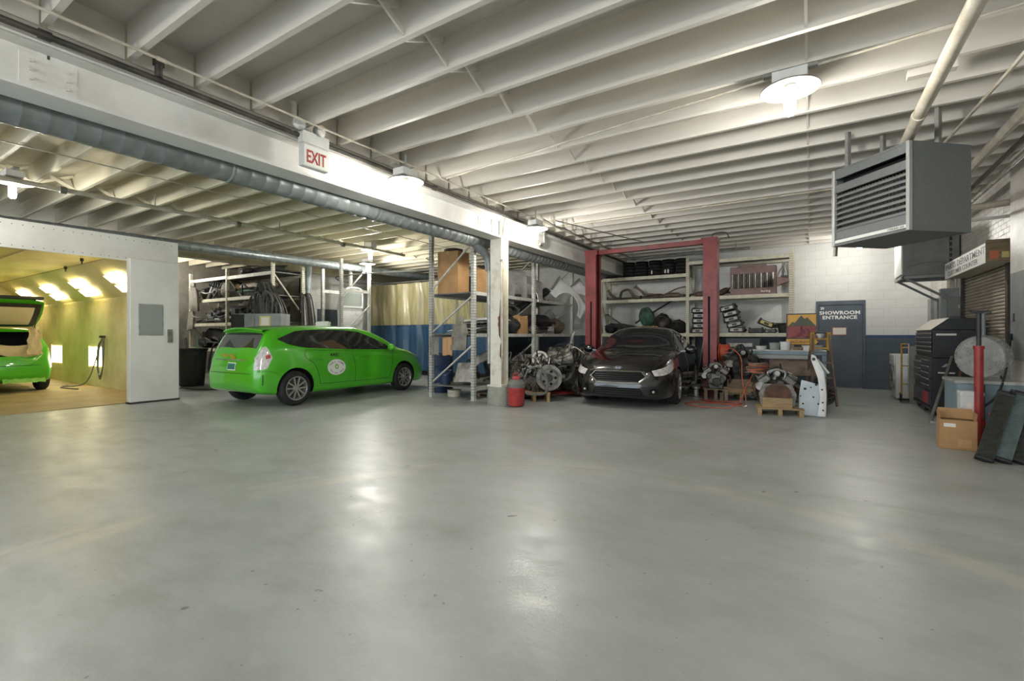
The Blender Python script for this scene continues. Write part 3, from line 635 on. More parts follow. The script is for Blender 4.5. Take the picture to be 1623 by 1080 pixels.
# ================================================================== cars
def pchip(T, x):
    n = len(T)
    if x <= T[0][0]: return T[0][1]
    if x >= T[-1][0]: return T[-1][1]
    i = 0
    while T[i + 1][0] < x: i += 1
    def sl(k): return (T[k + 1][1] - T[k][1]) / (T[k + 1][0] - T[k][0])
    def tan(k):
        if k == 0: return sl(0)
        if k == n - 1: return sl(n - 2)
        a, b = sl(k - 1), sl(k)
        return 0 if a * b <= 0 else 2 * a * b / (a + b)
    h = T[i + 1][0] - T[i][0]; t = (x - T[i][0]) / h
    return (2 * t ** 3 - 3 * t * t + 1) * T[i][1] + (t ** 3 - 2 * t * t + t) * h * tan(i) + (-2 * t ** 3 + 3 * t * t) * T[i + 1][1] + (t ** 3 - t * t) * h * tan(i + 1)
class Car:
    """x forward, y left, z up; half sections lofted along x. tables: top, belt, bot, wmax, wbelt, wroof, zroof, mid"""
    def __init__(s, T): s.T = T; s.x0 = T['top'][0][0]; s.x1 = T['top'][-1][0]
    def g(s, k, x): return pchip(s.T[k], x)
    def ctrl(s, x):
        if not hasattr(s, "_c"): s._c = {}
        k_ = round(x, 5)
        if k_ not in s._c: s._c[k_] = s._ctrl(x)
        return s._c[k_]
    def _ctrl(s, x):
        g = s.g; zb, zt = g('bot', x), g('top', x); wm = g('wmax', x); zm = g('mid', x)
        zl, wl = g('belt', x), g('wbelt', x); zr, wr = g('zroof', x), g('wroof', x)
        zl = min(zl, zt - .012); zr = min(zr, zt - .004)
        return [(0, zb), (wm * .86, zb), (wm * .975, zb + (zm - zb) * .28), (wm, zm), (wl, zl), ((wl + wr) / 2 + s.T['bulge'] * min(1, (zr - zl) / .3), (zl + zr) / 2), (wr, zr), (wr * .58, zt - (zt - zr) * .22), (0, zt)]
    def S(s, x, j):
        c = s.ctrl(x); k = max(0, min(int(j), 7)); t = j - k
        a, b, cc, d = (c[max(k - 1, 0)] if k else (-c[1][0], c[1][1])), c[k], c[k + 1], (c[k + 2] if k < 7 else (-c[7][0], c[7][1]))
        def f(i):
            m1 = (cc[i] - a[i]) * .5 * .72; m2 = (d[i] - b[i]) * .5 * .72
            return (2 * t ** 3 - 3 * t * t + 1) * b[i] + (t ** 3 - 2 * t * t + t) * m1 + (-2 * t ** 3 + 3 * t * t) * cc[i] + (t ** 3 - t * t) * m2
        z_ = f(1); q_ = s.T.get('zsq', 1)
        return Vector((s.warp(x), max(f(0), 0) if j > .01 else 0, z_ if z_ < .95 else .95 + (z_ - .95) * q_))
    def warp(s, x):
        k = s.T.get('squeeze', 1); return x if x > -1.75 or k == 1 else -1.75 + (x + 1.75) * k
    def N(s, x, j, e=.01):
        xa, xb = max(s.x0, x - e), min(s.x1, x + e); ja, jb = max(.3, j - .03), min(7.999, j + .03)
        n = (s.S(xb, j) - s.S(xa, j)).cross(s.S(x, jb) - s.S(x, ja))
        n = -n if n.dot(Vector((0, 1, .6))) < 0 else n
        return n.normalized()
    def jz(s, x, z, lo=2.2, hi=7.9):
        for _ in range(20):
            m = (lo + hi) / 2
            if s.S(x, m).z < z: lo = m
            else: hi = m
        return (lo + hi) / 2
    def side(s, x, z, off=.004, sgn=1):
        j = s.jz(x, z); p = s.S(x, j) + s.N(x, j) * off; p.y *= sgn; return p
    def body(s, stations, nj=6):
        b = MB(); P = []
        js = [k + i / nj for k in range(8) for i in range(nj)] + [8.0]
        for x in stations:
            h = [s.S(x, j) for j in js]
            P.append(h + [Vector((p.x, -p.y, p.z)) for p in h[-2:0:-1]])
        b.grid(P, cv=True); n = len(P[0])
        for row in (P[0], P[-1]):
            # cap with an inward ring so the end stays smooth
            b.add([tuple(p) for p in row], [tuple(range(n))])
        return b
    def patch(s, L_, R_, n=10, off=.004, sgn=1, conv='z'):
        """strip between two polylines given in (x,z) or (x,j)"""
        def rs(pl, k):
            d = [0]
            for a, b in zip(pl, pl[1:]): d.append(d[-1] + math.hypot(b[0] - a[0], b[1] - a[1]))
            out = []
            for i in range(k + 1):
                t = d[-1] * i / k; q = 0
                while q < len(pl) - 2 and d[q + 1] < t: q += 1
                f = (t - d[q]) / max(d[q + 1] - d[q], 1e-9); out.append((pl[q][0] + (pl[q + 1][0] - pl[q][0]) * f, pl[q][1] + (pl[q + 1][1] - pl[q][1]) * f))
            return out
        A, B = rs(L_, n), rs(R_, n); m = 6; P = []
        for a, b in zip(A, B):
            row = []
            for k in range(m + 1):
                x = a[0] + (b[0] - a[0]) * k / m; v = a[1] + (b[1] - a[1]) * k / m
                if conv == 'z': p = s.side(x, v, off, sgn)
                else:
                    p = s.S(x, v) + s.N(x, v) * off; p.y *= sgn
                row.append(p)
            P.append(row)
        return P
    def line(s, pts, r=.004, n=6, sgn=1, off=.0):
        q = curve_pts([(a, b, 0) for a, b in pts], n)
        return [s.side(p.x, p.y, off, sgn) for p in q]
def cut_arches(obj, centers, r, w):
    """boolean the wheel arches out of the body"""
    c = MB()
    for x, z in centers:
        for sg in (-1, 1): c.cyl((x, sg * (w - .26), z), (x, sg * (w + .3), z), r, n=40)
    k = c.build('arch_cutter', 'arch_black', obj.parent, smooth=0)
    bpy.context.view_layer.update()
    md = obj.modifiers.new('b', 'BOOLEAN'); md.operation = 'DIFFERENCE'; md.object = k; md.solver = 'EXACT'
    try: md.material_mode = 'TRANSFER'
    except Exception: pass
    bpy.context.view_layer.update(); dg = bpy.context.evaluated_depsgraph_get(); me = bpy.data.meshes.new_from_object(obj.evaluated_get(dg))
    obj.modifiers.clear(); obj.data = me
    bpy.data.objects.remove(k)
    bm = bmesh.new(); bm.from_mesh(me)
    for f in bm.faces: f.smooth = True
    for e in bm.edges:
        if len(e.link_faces) != 2 or e.calc_face_angle(0) > R(38): e.smooth = False
    bm.to_mesh(me); bm.free()
def wheel(parent, x, y, sgn, r=.318, w=.2, rr=.215, rim='silver', spokes=10, turn=0):
    t = MB().lathe([(rr - .01, -w / 2 + .015), (rr + .02, -w / 2), (r - .045, -w / 2), (r - .012, -w / 2 + .025), (r, -w / 2 + .06), (r, w / 2 - .06), (r - .012, w / 2 - .025), (r - .045, w / 2), (rr + .02, w / 2), (rr - .01, w / 2 - .015)], (0, 0, 0), (0, 1, 0), 40, closed=True).build('wheel', 'rubber', parent, loc=(x, y, r), rot=(0, 0, turn))
    q = sgn * w / 2
    MB().lathe([(rr + .004, q * .98), (rr - .012, q * .98), (rr - .022, q * .82), (rr - .02, -q * .6)], (0, 0, 0), (0, 1, 0), 40).build('rim', rim, t)
    MB().cyl((0, q * .15, 0), (0, q * .05, 0), rr - .02, n=32).build('brake_disc', 'alu_dark', t)
    sp = MB()
    for k in range(spokes):
        a = 2 * math.pi * (k + (.18 if k % 2 else -.18)) / spokes
        a2 = 2 * math.pi * (k + (-.05 if k % 2 else .05)) / spokes
        p0 = Vector((.045 * math.cos(a), q * .74, .045 * math.sin(a))); p1 = Vector(((rr - .015) * math.cos(a2), q * .86, (rr - .015) * math.sin(a2)))
        sp.bar(p0, p1, .026, .026, up=(0, 1, 0))
    sp.build('spokes', rim, t)
    MB().lathe([(0, q * .86), (.04, q * .84), (.055, q * .7), (.055, q * .3)], (0, 0, 0), (0, 1, 0), 20).build('hub_cap', rim, t)
    return t
# ---- shared hatchback shape (both green cabs)
HB = Car(dict(bulge=.018, squeeze=.66, zsq=.87,
    top=[(-2.30, .74), (-2.27, .80), (-2.22, .93), (-2.14, 1.06), (-2.0, 1.26), (-1.86, 1.44), (-1.8, 1.495), (-1.4, 1.545), (-.6, 1.575), (.1, 1.565), (.55, 1.50), (.95, 1.34), (1.45, 1.07), (1.62, 1.0), (2.0, .885), (2.22, .77), (2.32, .64), (2.36, .55)],
    belt=[(-2.30, .70), (-2.2, .84), (-2.0, .99), (-1.6, 1.04), (-.9, 1.0), (0, .95), (.9, .915), (1.4, .905), (1.7, .86), (2.1, .74), (2.36, .5)],
    bot=[(-2.30, .40), (-2.22, .30), (-2.0, .25), (-1.3, .2), (1.4, .19), (2.1, .18), (2.28, .21), (2.36, .28)],
    wmax=[(-2.30, .60), (-2.27, .71), (-2.2, .79), (-2.05, .845), (-1.6, .875), (-.8, .885), (.8, .885), (1.5, .875), (1.9, .83), (2.15, .74), (2.28, .6), (2.36, .4)],
    mid=[(-2.30, .56), (-1.8, .66), (-1, .62), (.5, .58), (1.6, .58), (2.1, .5), (2.36, .42)],
    wbelt=[(-2.30, .55), (-2.2, .70), (-2.0, .79), (-1.5, .835), (0, .85), (1.2, .83), (1.6, .79), (2.0, .70), (2.25, .5), (2.36, .3)],
    wroof=[(-2.30, .48), (-2.2, .62), (-2.05, .66), (-1.8, .625), (-1.3, .61), (0, .61), (.6, .61), (1.0, .65), (1.45, .72), (1.65, .68), (2.0, .58), (2.25, .42), (2.36, .24)],
    zroof=[(-2.30, .72), (-2.2, .90), (-2.05, 1.12), (-1.86, 1.38), (-1.75, 1.44), (-1.3, 1.485), (-.6, 1.51), (.1, 1.495), (.55, 1.42), (.95, 1.24), (1.45, .965), (1.62, .94), (2.0, .84), (2.25, .71), (2.36, .52)]))
HBST = [-2.30, -2.29, -2.275, -2.25, -2.22, -2.18, -2.13, -2.07, -2.0, -1.93, -1.86, -1.8, -1.7] + [-1.6 + .1 * i for i in range(31)] + [1.45, 1.52, 1.6, 1.7, 1.8, 1.9, 2.0, 2.08, 2.15, 2.2, 2.25, 2.29, 2.32, 2.345, 2.36]
HBST = sorted(set(round(x, 3) for x in HBST))
WB = 1.39
def hatch(label, loc, rz, taxi):
    t = thing('taxi' if taxi else 'hatchback_car', label, 'car', loc, rz)
    b = HB.body(HBST).build('body', 'taxi_green', t, smooth=40)
    cut_arches(b, ((-WB, .33), (WB, .33)), .365, .885)
    for x in (-WB, WB):
        for sg in (-1, 1): wheel(t, x, sg * .785, sg)
    return t, b
def strip(P, name, m, parent, solid=0):
    return MB().grid(P).build(name, m, parent, smooth=60)
def seam(car, parent, pts, sgn, m='seam', r=.0045):
    MB().tube(car.line(pts, sgn=sgn, off=.0), r, 5).build('panel_seam', m, parent)
tx, txb = hatch('bright green taxi hatchback with round white door emblem, parked beside the booth', (-8.82, 6.48, 0), R(90 + 2.0), True)
for sg in (-1, 1):
    # side glass: rear quarter, rear door, front door
    strip(HB.patch([(-1.68, 1.215), (-1.6, 1.25), (-1.3, 1.355), (-1.13, 1.375)], [(-1.68, 1.21), (-1.5, 1.115), (-1.3, 1.07), (-1.13, 1.05)], sgn=sg), 'quarter_window', 'car_glass', t := tx)
    strip(HB.patch([(-1.08, 1.38), (-.7, 1.392), (-.27, 1.388)], [(-1.08, 1.045), (-.6, 1.02), (-.22, 1.0)], sgn=sg), 'rear_door_window', 'car_glass', tx)
    strip(HB.patch([(-.18, 1.386), (.2, 1.352), (.6, 1.215), (1.08, 1.0)], [(-.14, .998), (.4, .98), (.8, .97), (1.05, .963)], sgn=sg), 'front_door_window', 'car_glass', tx)
    strip(HB.patch([(-1.13, 1.375), (-1.13, 1.05)], [(-1.08, 1.38), (-1.08, 1.045)], sgn=sg, off=.006), 'window_post', 'black_plastic', tx)
    strip(HB.patch([(-.27, 1.388), (-.22, 1.0)], [(-.18, 1.386), (-.14, .997)], sgn=sg, off=.006), 'window_post', 'black_plastic', tx)
    seam(HB, tx, [(-1.18, 1.02), (-1.2, .88), (-1.02, .74), (-.92, .5), (-.86, .30), (-.7, .26), (.1, .26)], sg)
    seam(HB, tx, [(-.12, .98), (-.06, .7), (-.05, .4), (-.03, .27)], sg)
    seam(HB, tx, [(1.06, .94), (1.02, .75), (.96, .5), (.9, .3), (.82, .26), (.1, .26)], sg)
    seam(HB, tx, [(-1.18, 1.015), (-.6, .985), (0, .965), (.7, .94), (1.06, .93)], sg, r=.003)
    for x in (-1.08, .06):
        p = HB.side(x, .84, .012, sg); q = HB.side(x + .2, .83, .012, sg)
        MB().tube(curve_pts([HB.side(x - .03, .84, -.004, sg), p + Vector((0, sg * .015, 0)), q + Vector((0, sg * .015, 0)), HB.side(x + .23, .83, -.004, sg)], 5), .012, 8).build('door_handle', 'taxi_green', tx)
    mr = MB().ball((.86, sg * .98, 1.02), (.06, .1, .075), 14, 8).build('wing_mirror', 'taxi_green', tx)
    MB().bar((.86, sg * .83, .985), (.86, sg * .93, 1.0), .06, .03).build('mirror_stalk', 'black_plastic', mr)
    # tail lamp wraps the rear corner, headlamp at the nose
    strip(HB.patch([(-2.2, .88), (-2.04, 1.07), (-1.97, 1.085)], [(-2.25, .68), (-2.03, .70), (-1.87, .89)], sgn=sg, off=.006), 'tail_lamp', 'lamp_lens', tx)
    strip(HB.patch([(-2.03, .93), (-1.93, .95)], [(-2.04, .86), (-1.915, .89)], sgn=sg, off=.011), 'tail_reflector', 'lamp_red', tx)
    strip(HB.patch([(1.70, .875), (1.95, .80), (2.2, .70)], [(1.85, .80), (2.05, .71), (2.24, .62)], sgn=sg, off=.006), 'headlamp', 'lamp_lens', tx)
    seam(HB, tx, [(-2.22, .66), (-2.0, .66), (-1.8, .62), (-1.75, .58)], sg, r=.003)
    strip(HB.patch([(-2.14, .6), (-2.14, .42)], [(-2.12, .6), (-2.12, .42)], sgn=sg, off=.003), 'bumper_slot', 'seam', tx)
# rear glass, spoiler, plate panel
def jpatch(car, x_of, jl, n=10, off=.004):
    """both halves of a panel symmetric about the centre line; x_of(j) -> (xa, xb)"""
    P = []
    js = [jl + (8 - jl) * i / n for i in range(n + 1)]
    for sg, seq in ((1, js), (-1, js[::-1][1:])):
        for j in seq:
            xa, xb = x_of(j); row = []
            for k in range(9):
                x = xa + (xb - xa) * k / 8; p = car.S(x, j) + car.N(x, j) * off; p.y *= sg; row.append(p)
            P.append(row)
    return P
rg = jpatch(HB, lambda j: (-2.135 + .02 * (8 - j), -1.90), 6.25)
MB().grid(rg).build('rear_window', 'car_glass', tx, smooth=60)
MB().grid(jpatch(HB, lambda j: (.62 + .06 * (8 - j), 1.47 - .02 * (8 - j)), 6.12)).build('windscreen', 'car_glass', tx, smooth=60)
sp = MB(); top_ = []
for i in range(17):
    y = -.62 + 1.24 * i / 16; e = (y / .62) ** 2
    top_.append([(-1.72, y, 1.428 - .05 * e), (-1.85, y, 1.434 - .055 * e), (-1.96 + .07 * e, y, 1.424 - .06 * e), (-1.95 + .07 * e, y, 1.40 - .06 * e), (-1.8, y, 1.38 - .06 * e)])
sp.grid(top_).build('rear_spoiler', 'taxi_green', tx, smooth=50)
def rear_face(y, z, off=.004):
    """point on the tail at height z and offset y (finds x on the loft)"""
    lo, hi = HB.x0, -1.6
    def w_at(x):
        t_ = HB.g('top', x)
        if z > t_: return -1
        return HB.S(x, HB.jz(x, z, 2.0, 7.98)).y
    for _ in range(20):
        m_ = (lo + hi) / 2
        if w_at(m_) < abs(y): lo = m_
        else: hi = m_
    return Vector((HB.warp(hi) - off, y, z))
def rear_panel(y0, y1, z0, z1, name, m, off, parent, n=8):
    P = [[rear_face(y0 + (y1 - y0) * i / n, z0 + (z1 - z0) * k / 4, off) for k in range(5)] for i in range(n + 1)]
    return MB().grid(P).build(name, m, parent, smooth=60)
rear_panel(-.2, .06, .665, .80, 'plate_frame', 'letter_white', .008, tx); rear_panel(-.185, .045, .68, .785, 'licence_plate', 'plate_teal', .012, tx)
MB().tube([rear_face(-.5 + i * .1, .845, .002) for i in range(11)], .012, 6).build('tailgate_trim', 'chrome', tx)
MB().tube([rear_face(-.62 + i * .124, .615, .001) for i in range(11)], .006, 5).build('bumper_seam', 'seam', tx)
text('773-465-TAXI', .07, 'yellow_bright', tuple(rear_face(.33, .90, .02)), (0, -1, 0), (.35, 0, 1), tx, bold=.002)
text('4481', .07, 'yellow_bright', tuple(rear_face(-.02, .862, .02)), (0, -1, 0), (.35, 0, 1), tx, bold=.002)
# door numbers and the round emblem on the visible side
def on_side(ob, sgn, off):
    for v in ob.data.vertices:
        p = HB.side(v.co.x, v.co.z, off, sgn); v.co = p
num = text('4481', .115, 'letter_black', (-.66, 0, .86), (1, 0, 0), (0, 0, 1), tx, name='fleet_number', depth=0, bold=.001); on_side(num, -1, .005)
def disc(cx, cz, rx, rz, n=40):
    b = MB(); b.grid([[(cx + rx * k / 4 * math.cos(2 * math.pi * i / n), 0, cz + rz * k / 4 * math.sin(2 * math.pi * i / n)) for k in range(5)] for i in range(n)], cu=True); return b
em = disc(-.52, .655, .215, .155).build('door_emblem', 'letter_white', tx); on_side(em, -1, .005)
em2 = disc(-.52, .665, .045, .05).build('emblem_ring', 'green_masked', tx); on_side(em2, -1, .007)
em3 = disc(-.52, .665, .022, .026).build('emblem_centre', 'letter_white', tx); on_side(em3, -1, .009)
def arc_text(s_, cx, cz, rx, rz, a0, a1, size, up):
    n = len(s_); first = None
    for i, ch in enumerate(s_):
        if ch == ' ': continue
        a = R(a0 + (a1 - a0) * i / (n - 1)); p = (cx + rx * math.cos(a), 0, cz + rz * math.sin(a))
        d = Vector((-math.sin(a) * rx, 0, math.cos(a) * rz)).normalized() * (-1 if up else 1)
        u = Vector((d.x, 0, d.z)); v = Vector((-d.z, 0, d.x))
        o_ = text(ch, size, 'letter_black', p, u, v, tx, name='emblem_letter', depth=0, align='CENTER', bold=.0008); on_side(o_, -1, .008)
arc_text('TAXI TOWN', -.52, .655, .155, .09, 155, 25, .05, True)
arc_text('773 465 9000', -.52, .655, .175, .128, 205, 335, .042, False)
# roof sign
rs = MB().prism([(-.19, 0), (.19, 0), (.21, .085), (.12, .105), (-.12, .105), (-.21, .085)], (-.12, 0, 1.475), (0, -1, 0), (0, 0, 1), .07).build('roof_sign', 'sign_white', tx, smooth=0)
text('4481', .08, 'letter_black', (-.125, 0, 1.50), (0, -1, 0), (0, 0, 1), tx, name='roof_sign_number', align='CENTER', bold=.001)
text('4481', .07, 'letter_black', (.08, -.195, 1.585), (1, 0, 0), (0, 0, 1), tx, name='roof_sign_number', align='LEFT', bold=.001) if False else None
MB().prism([(0, 0), (.12, 0), (.08, .03)], (-1.2, .01, 1.455), (1, 0, 0), (0, 0, 1), .02).build('aerial_fin', 'black_plastic', tx, smooth=0)
# ---- the cab in the paint booth, tailgate up, masked with paper
bc, bcb = hatch('green hatchback inside the paint booth with raised tailgate and masking paper', (-16.75, 2.62, 0), R(180), False)
kcut = MB().box(-2.6, -1.3, -.52, .52, .82, 1.36).build('tail_cutter', 'void_black', smooth=0)
kcut.parent = bc
bpy.context.view_layer.update()
md = bcb.modifiers.new('b', 'BOOLEAN'); md.operation = 'DIFFERENCE'; md.object = kcut; md.solver = 'EXACT'
try: md.material_mode = 'TRANSFER'
except Exception: pass
bpy.context.view_layer.update()
me_ = bpy.data.meshes.new_from_object(bcb.evaluated_get(bpy.context.evaluated_depsgraph_get())); bcb.modifiers.clear(); bcb.data = me_
bpy.data.objects.remove(kcut)
# raised tailgate, hinged at the roof, tilted back
g_ = []
for i in range(13):
    y = -.60 + 1.2 * i / 12; e = (abs(y) / .6) ** 3
    g_.append([(-1.78, y, 1.50), (-2.05, y, 1.62 - .02 * e), (-2.32, y, 1.80 - .04 * e), (-2.50 + .06 * e, y, 1.98 - .05 * e), (-2.56 + .08 * e, y, 2.06 - .06 * e)])
MB().grid(g_).build('tailgate', 'taxi_green', bc, smooth=50, solid=.03)
def gate(u, y, dn):
    """point on the tailgate, u from hinge 0 to tip 1, dn below it"""
    q = [(-1.78, 1.50), (-2.05, 1.62), (-2.32, 1.80), (-2.50, 1.98), (-2.56, 2.06)]; k = min(int(u * 4), 3); f = u * 4 - k
    return (q[k][0] + (q[k + 1][0] - q[k][0]) * f - dn * .62, y, q[k][1] + (q[k + 1][1] - q[k][1]) * f - dn * .8)
MB().grid([[gate(.02 + .80 * k / 10, -.55 + 1.1 * i / 8, .05) for k in range(11)] for i in range(9)]).build('tailgate_frame', 'black_plastic', bc, smooth=50)
MB().grid([[gate(.14 + .54 * k / 10, -.45 + .9 * i / 8, .058) for k in range(11)] for i in range(9)]).build('tailgate_window', 'booth_wall', bc, smooth=50)
MB().box(-2.66, -2.46, -.56, .56, 2.05, 2.12).build('tailgate_spoiler', 'black_plastic', bc, bevel=.02, seg=2)
for sg in (-1, 1):
    MB().cyl((-1.75, sg * .56, 1.30), (-2.22, sg * .56, 1.76), .012, n=8).build('gas_strut', 'black_plastic', bc)
    strip(HB.patch([(-1.55, 1.245), (-1.05, 1.43), (-.72, 1.455)], [(-1.55, 1.24), (-1.0, 1.055), (-.72, 1.04)], sgn=sg), 'quarter_window', 'masking', bc) if False else None
    lowP = [rear_face(sg * (.02 + .68 * i / 14), .33, .012) for i in range(15)]
    MB().grid([[p + Vector((-.012 * k, 0, -.022 * k + .01 * math.sin(i * 1.9 + k))) for k in range(5)] for i, p in enumerate(lowP)]).build('bumper_film', 'green_masked', bc, smooth=50)
P = []
for i in range(25):
    y = -.60 + 1.2 * i / 24; row = []
    for k in range(7):
        z = .86 + .22 * k / 6; x = rear_face(min(abs(y), .6), min(z, .98), .02).x + .03 * k / 6
        row.append((x - .03 * math.sin(y * 9 + k) * (1 - k / 8), y, z + .03 * math.sin(y * 7) - .05 * abs(math.sin(y * 3.1)) * (k == 0)))
    P.append(row)
MB().grid(P).build('masking_paper', 'masking', bc, smooth=60)
P = []
for i in range(9):
    row = []
    for k in range(9):
        z = .86 + .62 * k / 8; x = -2.17 + .30 * k / 8 + .03 * math.sin(i * 1.3 + k); y = -.64 + .26 * i / 8 * (1 - .35 * k / 8)
        row.append((x - .05, y + .015 * math.sin(k * 2), z))
    P.append(row)
MB().grid(P).build('masking_paper', 'masking', bc, smooth=60)
MB().tube([rear_face(-.62 + i * .124, .615, .001) for i in range(11)], .006, 5).build('bumper_seam', 'seam', bc)
# ---- black sedan on the lift
SD = Car(dict(bulge=.012,
    top=[(-2.42, .86), (-2.38, 1.0), (-2.2, 1.07), (-1.9, 1.10), (-1.75, 1.12), (-1.1, 1.38), (-.7, 1.45), (-.1, 1.475), (.25, 1.44), (.55, 1.34), (1.12, 1.045), (1.22, 1.01), (1.6, .955), (2.0, .875), (2.22, .80), (2.34, .715), (2.40, .60), (2.43, .5)],
    belt=[(-2.42, .80), (-2.2, .96), (-1.6, 1.0), (-.5, .965), (.6, .93), (1.2, .915), (1.7, .87), (2.1, .77), (2.34, .62), (2.43, .45)],
    bot=[(-2.42, .40), (-2.3, .26), (-1.9, .2), (1.5, .17), (2.2, .17), (2.36, .2), (2.43, .27)],
    wmax=[(-2.42, .6), (-2.35, .76), (-2.15, .86), (-1.5, .915), (0, .92), (1.4, .92), (1.85, .9), (2.1, .84), (2.28, .72), (2.38, .56), (2.43, .40)],
    mid=[(-2.42, .6), (-1.5, .66), (0, .6), (1.5, .6), (2.1, .55), (2.43, .40)],
    wbelt=[(-2.42, .54), (-2.2, .76), (-1.6, .83), (0, .86), (1.1, .85), (1.5, .83), (1.9, .80), (2.15, .71), (2.32, .55), (2.43, .36)],
    wroof=[(-2.42, .45), (-2.2, .68), (-1.8, .69), (-1.2, .61), (-.5, .59), (.2, .60), (.55, .64), (1.12, .76), (1.25, .74), (1.7, .68), (2.05, .60), (2.3, .46), (2.43, .3)],
    zroof=[(-2.42, .83), (-2.2, 1.02), (-1.75, 1.07), (-1.1, 1.30), (-.7, 1.37), (-.1, 1.395), (.25, 1.355), (.55, 1.25), (1.12, .97), (1.25, .955), (1.7, .905), (2.05, .83), (2.25, .75), (2.36, .66), (2.43, .47)]))
SDST = sorted(set(round(x, 3) for x in [-2.42, -2.4, -2.37, -2.32, -2.25, -2.15] + [-2.05 + .1 * i for i in range(33)] + [1.12, 1.18, 1.25, 1.35, 1.5, 1.65, 1.8, 1.9, 2.0, 2.08, 2.15, 2.2, 2.25, 2.29, 2.32, 2.35, 2.375, 2.4, 2.42, 2.43]))
sd = thing('sedan', 'shiny black sedan with chrome framed grille standing between the red lift posts', 'car', (-3.10, 10.36, 0), R(-90 + 5.5))
sb = SD.body(SDST).build('body', 'car_black', sd, smooth=40)
cut_arches(sb, ((-1.42, .335), (1.42, .335)), .375, .92)
for x in (-1.42, 1.42):
    for sg in (-1, 1): wheel(sd, x, sg * .81, sg, r=.332, w=.22, rr=.235)
MB().grid(jpatch(SD, lambda j: (.42 + .05 * (8 - j), 1.14 - .02 * (8 - j)), 6.15)).build('windscreen', 'car_glass', sd, smooth=60)
MB().grid(jpatch(SD, lambda j: (-1.72, -1.02), 6.2)).build('rear_window', 'car_glass', sd, smooth=60)
for sg in (-1, 1):
    strip(SD.patch([(.14, 1.345), (.5, 1.235), (.98, 1.0)], [(.17, .975), (.55, .965), (.95, .96)], sgn=sg), 'front_door_window', 'car_glass', sd)
    strip(SD.patch([(-.85, 1.315), (-.4, 1.355), (.06, 1.352)], [(-.95, 1.02), (-.4, .995), (.09, .98)], sgn=sg), 'rear_door_window', 'car_glass', sd)
    seam(SD, sd, [(.1, .95), (.1, .6), (.12, .24)], sg, 'seam_black'); seam(SD, sd, [(1.02, .92), (1.0, .6), (.92, .24)], sg, 'seam_black')
    mr = MB().ball((.78, sg * 1.04, 1.0), (.07, .12, .085), 14, 8).build('wing_mirror', 'car_black', sd)
    MB().bar((.78, sg * .85, .965), (.78, sg * .97, .98), .07, .03).build('mirror_stalk', 'car_black', mr)
    strip(SD.patch([(1.80, .79), (2.0, .755), (2.2, .70), (2.30, .665)], [(1.88, .685), (2.05, .63), (2.22, .585), (2.31, .575)], sgn=sg, off=.006), 'headlamp', 'lamp_lens', sd)
    strip(SD.patch([(1.75, .785), (1.80, .79)], [(1.82, .70), (1.88, .685)], sgn=sg, off=.008), 'side_marker', 'lamp_amber', sd)
def nose(y, z, off=.004):
    lo, hi = 1.5, SD.x1
    for _ in range(20):
        m_ = (lo + hi) / 2
        if z < SD.g('top', m_) - .003 and SD.S(m_, SD.jz(m_, z, 1.2, 7.99)).y > abs(y): lo = m_
        else: hi = m_
    return Vector((lo + off, y, z))
def nose_fan(outline, off, name, m, rings=5):
    cy_ = sum(p[0] for p in outline) / len(outline); cz_ = sum(p[1] for p in outline) / len(outline)
    P = [[nose(cy_ + (y - cy_) * k / rings, cz_ + (z - cz_) * k / rings, off) for k in range(rings + 1)] for y, z in outline]
    return MB().grid(P, cu=True).build(name, m, sd, smooth=60)
def dens(o_, n=6): return [(a[0] + (b[0] - a[0]) * i / n, a[1] + (b[1] - a[1]) * i / n) for a, b in zip(o_, o_[1:] + o_[:1]) for i in range(n)]
gr_ = dens([(-.40, .655), (.40, .655), (.50, .56), (.37, .455), (-.37, .455), (-.50, .56)])
nose_fan(gr_, .006, 'grille_backing', 'void_black')
MB().tube([nose(y, z, .012) for y, z in gr_], [(.011 if z > .56 else .021) for y, z in gr_], 6, True).build('grille_surround', 'chrome', sd)
for k in range(5):
    z = .49 + k * .036; hw = .42 - abs(z - .56) * .55
    MB().tube([nose(-hw + 2 * hw * i / 14, z, .012) for i in range(15)], .009, 5).build('grille_bar', 'sedan_grille', sd)
lg = dens([(-.40, .37), (.40, .37), (.46, .24), (-.46, .24)])
nose_fan(lg, .006, 'lower_grille', 'void_black')
for k in range(3):
    z = .265 + k * .036
    MB().tube([nose(-.4 + .8 * i / 12, z, .010) for i in range(13)], .008, 5).build('lower_grille_bar', 'sedan_grille', sd)
for sg in (-1, 1):
    nose_fan(dens([(sg * .56, .36), (sg * .66, .37), (sg * .68, .27), (sg * .55, .26)]), .006, 'fog_lamp_recess', 'void_black', 3)
    MB().ball(nose(sg * .61, .31, .01), (.012, .025, .022), 12, 6).build('fog_lamp', 'silver_part', sd)
nose_fan(dens([(.075 * math.cos(a * .5236), .71 + .03 * math.sin(a * .5236)) for a in range(12)], 1), .012, 'emblem_rim', 'chrome', 3)
nose_fan(dens([(.066 * math.cos(a * .5236), .71 + .023 * math.sin(a * .5236)) for a in range(12)], 1), .014, 'emblem', 'emblem_blue', 3)
p_ = nose(0, .70, .022); text('Ford', .04, 'letter_white', (p_.x, .0, .698), (0, 1, 0), (-.5, 0, 1), sd, name='emblem_script', align='CENTER')
seam(SD, sd, [(1.3, .95), (1.7, .905), (2.0, .845), (2.2, .775)], 1, 'seam_black'); seam(SD, sd, [(1.3, .95), (1.7, .905), (2.0, .845), (2.2, .775)], -1, 'seam_black')
MB().tube([nose(-.52 + 1.04 * i / 16, .735 - .05 * (abs(-1 + i / 8) ** 2), .002) for i in range(17)], .005, 5).build('bonnet_seam', 'seam_black', sd)
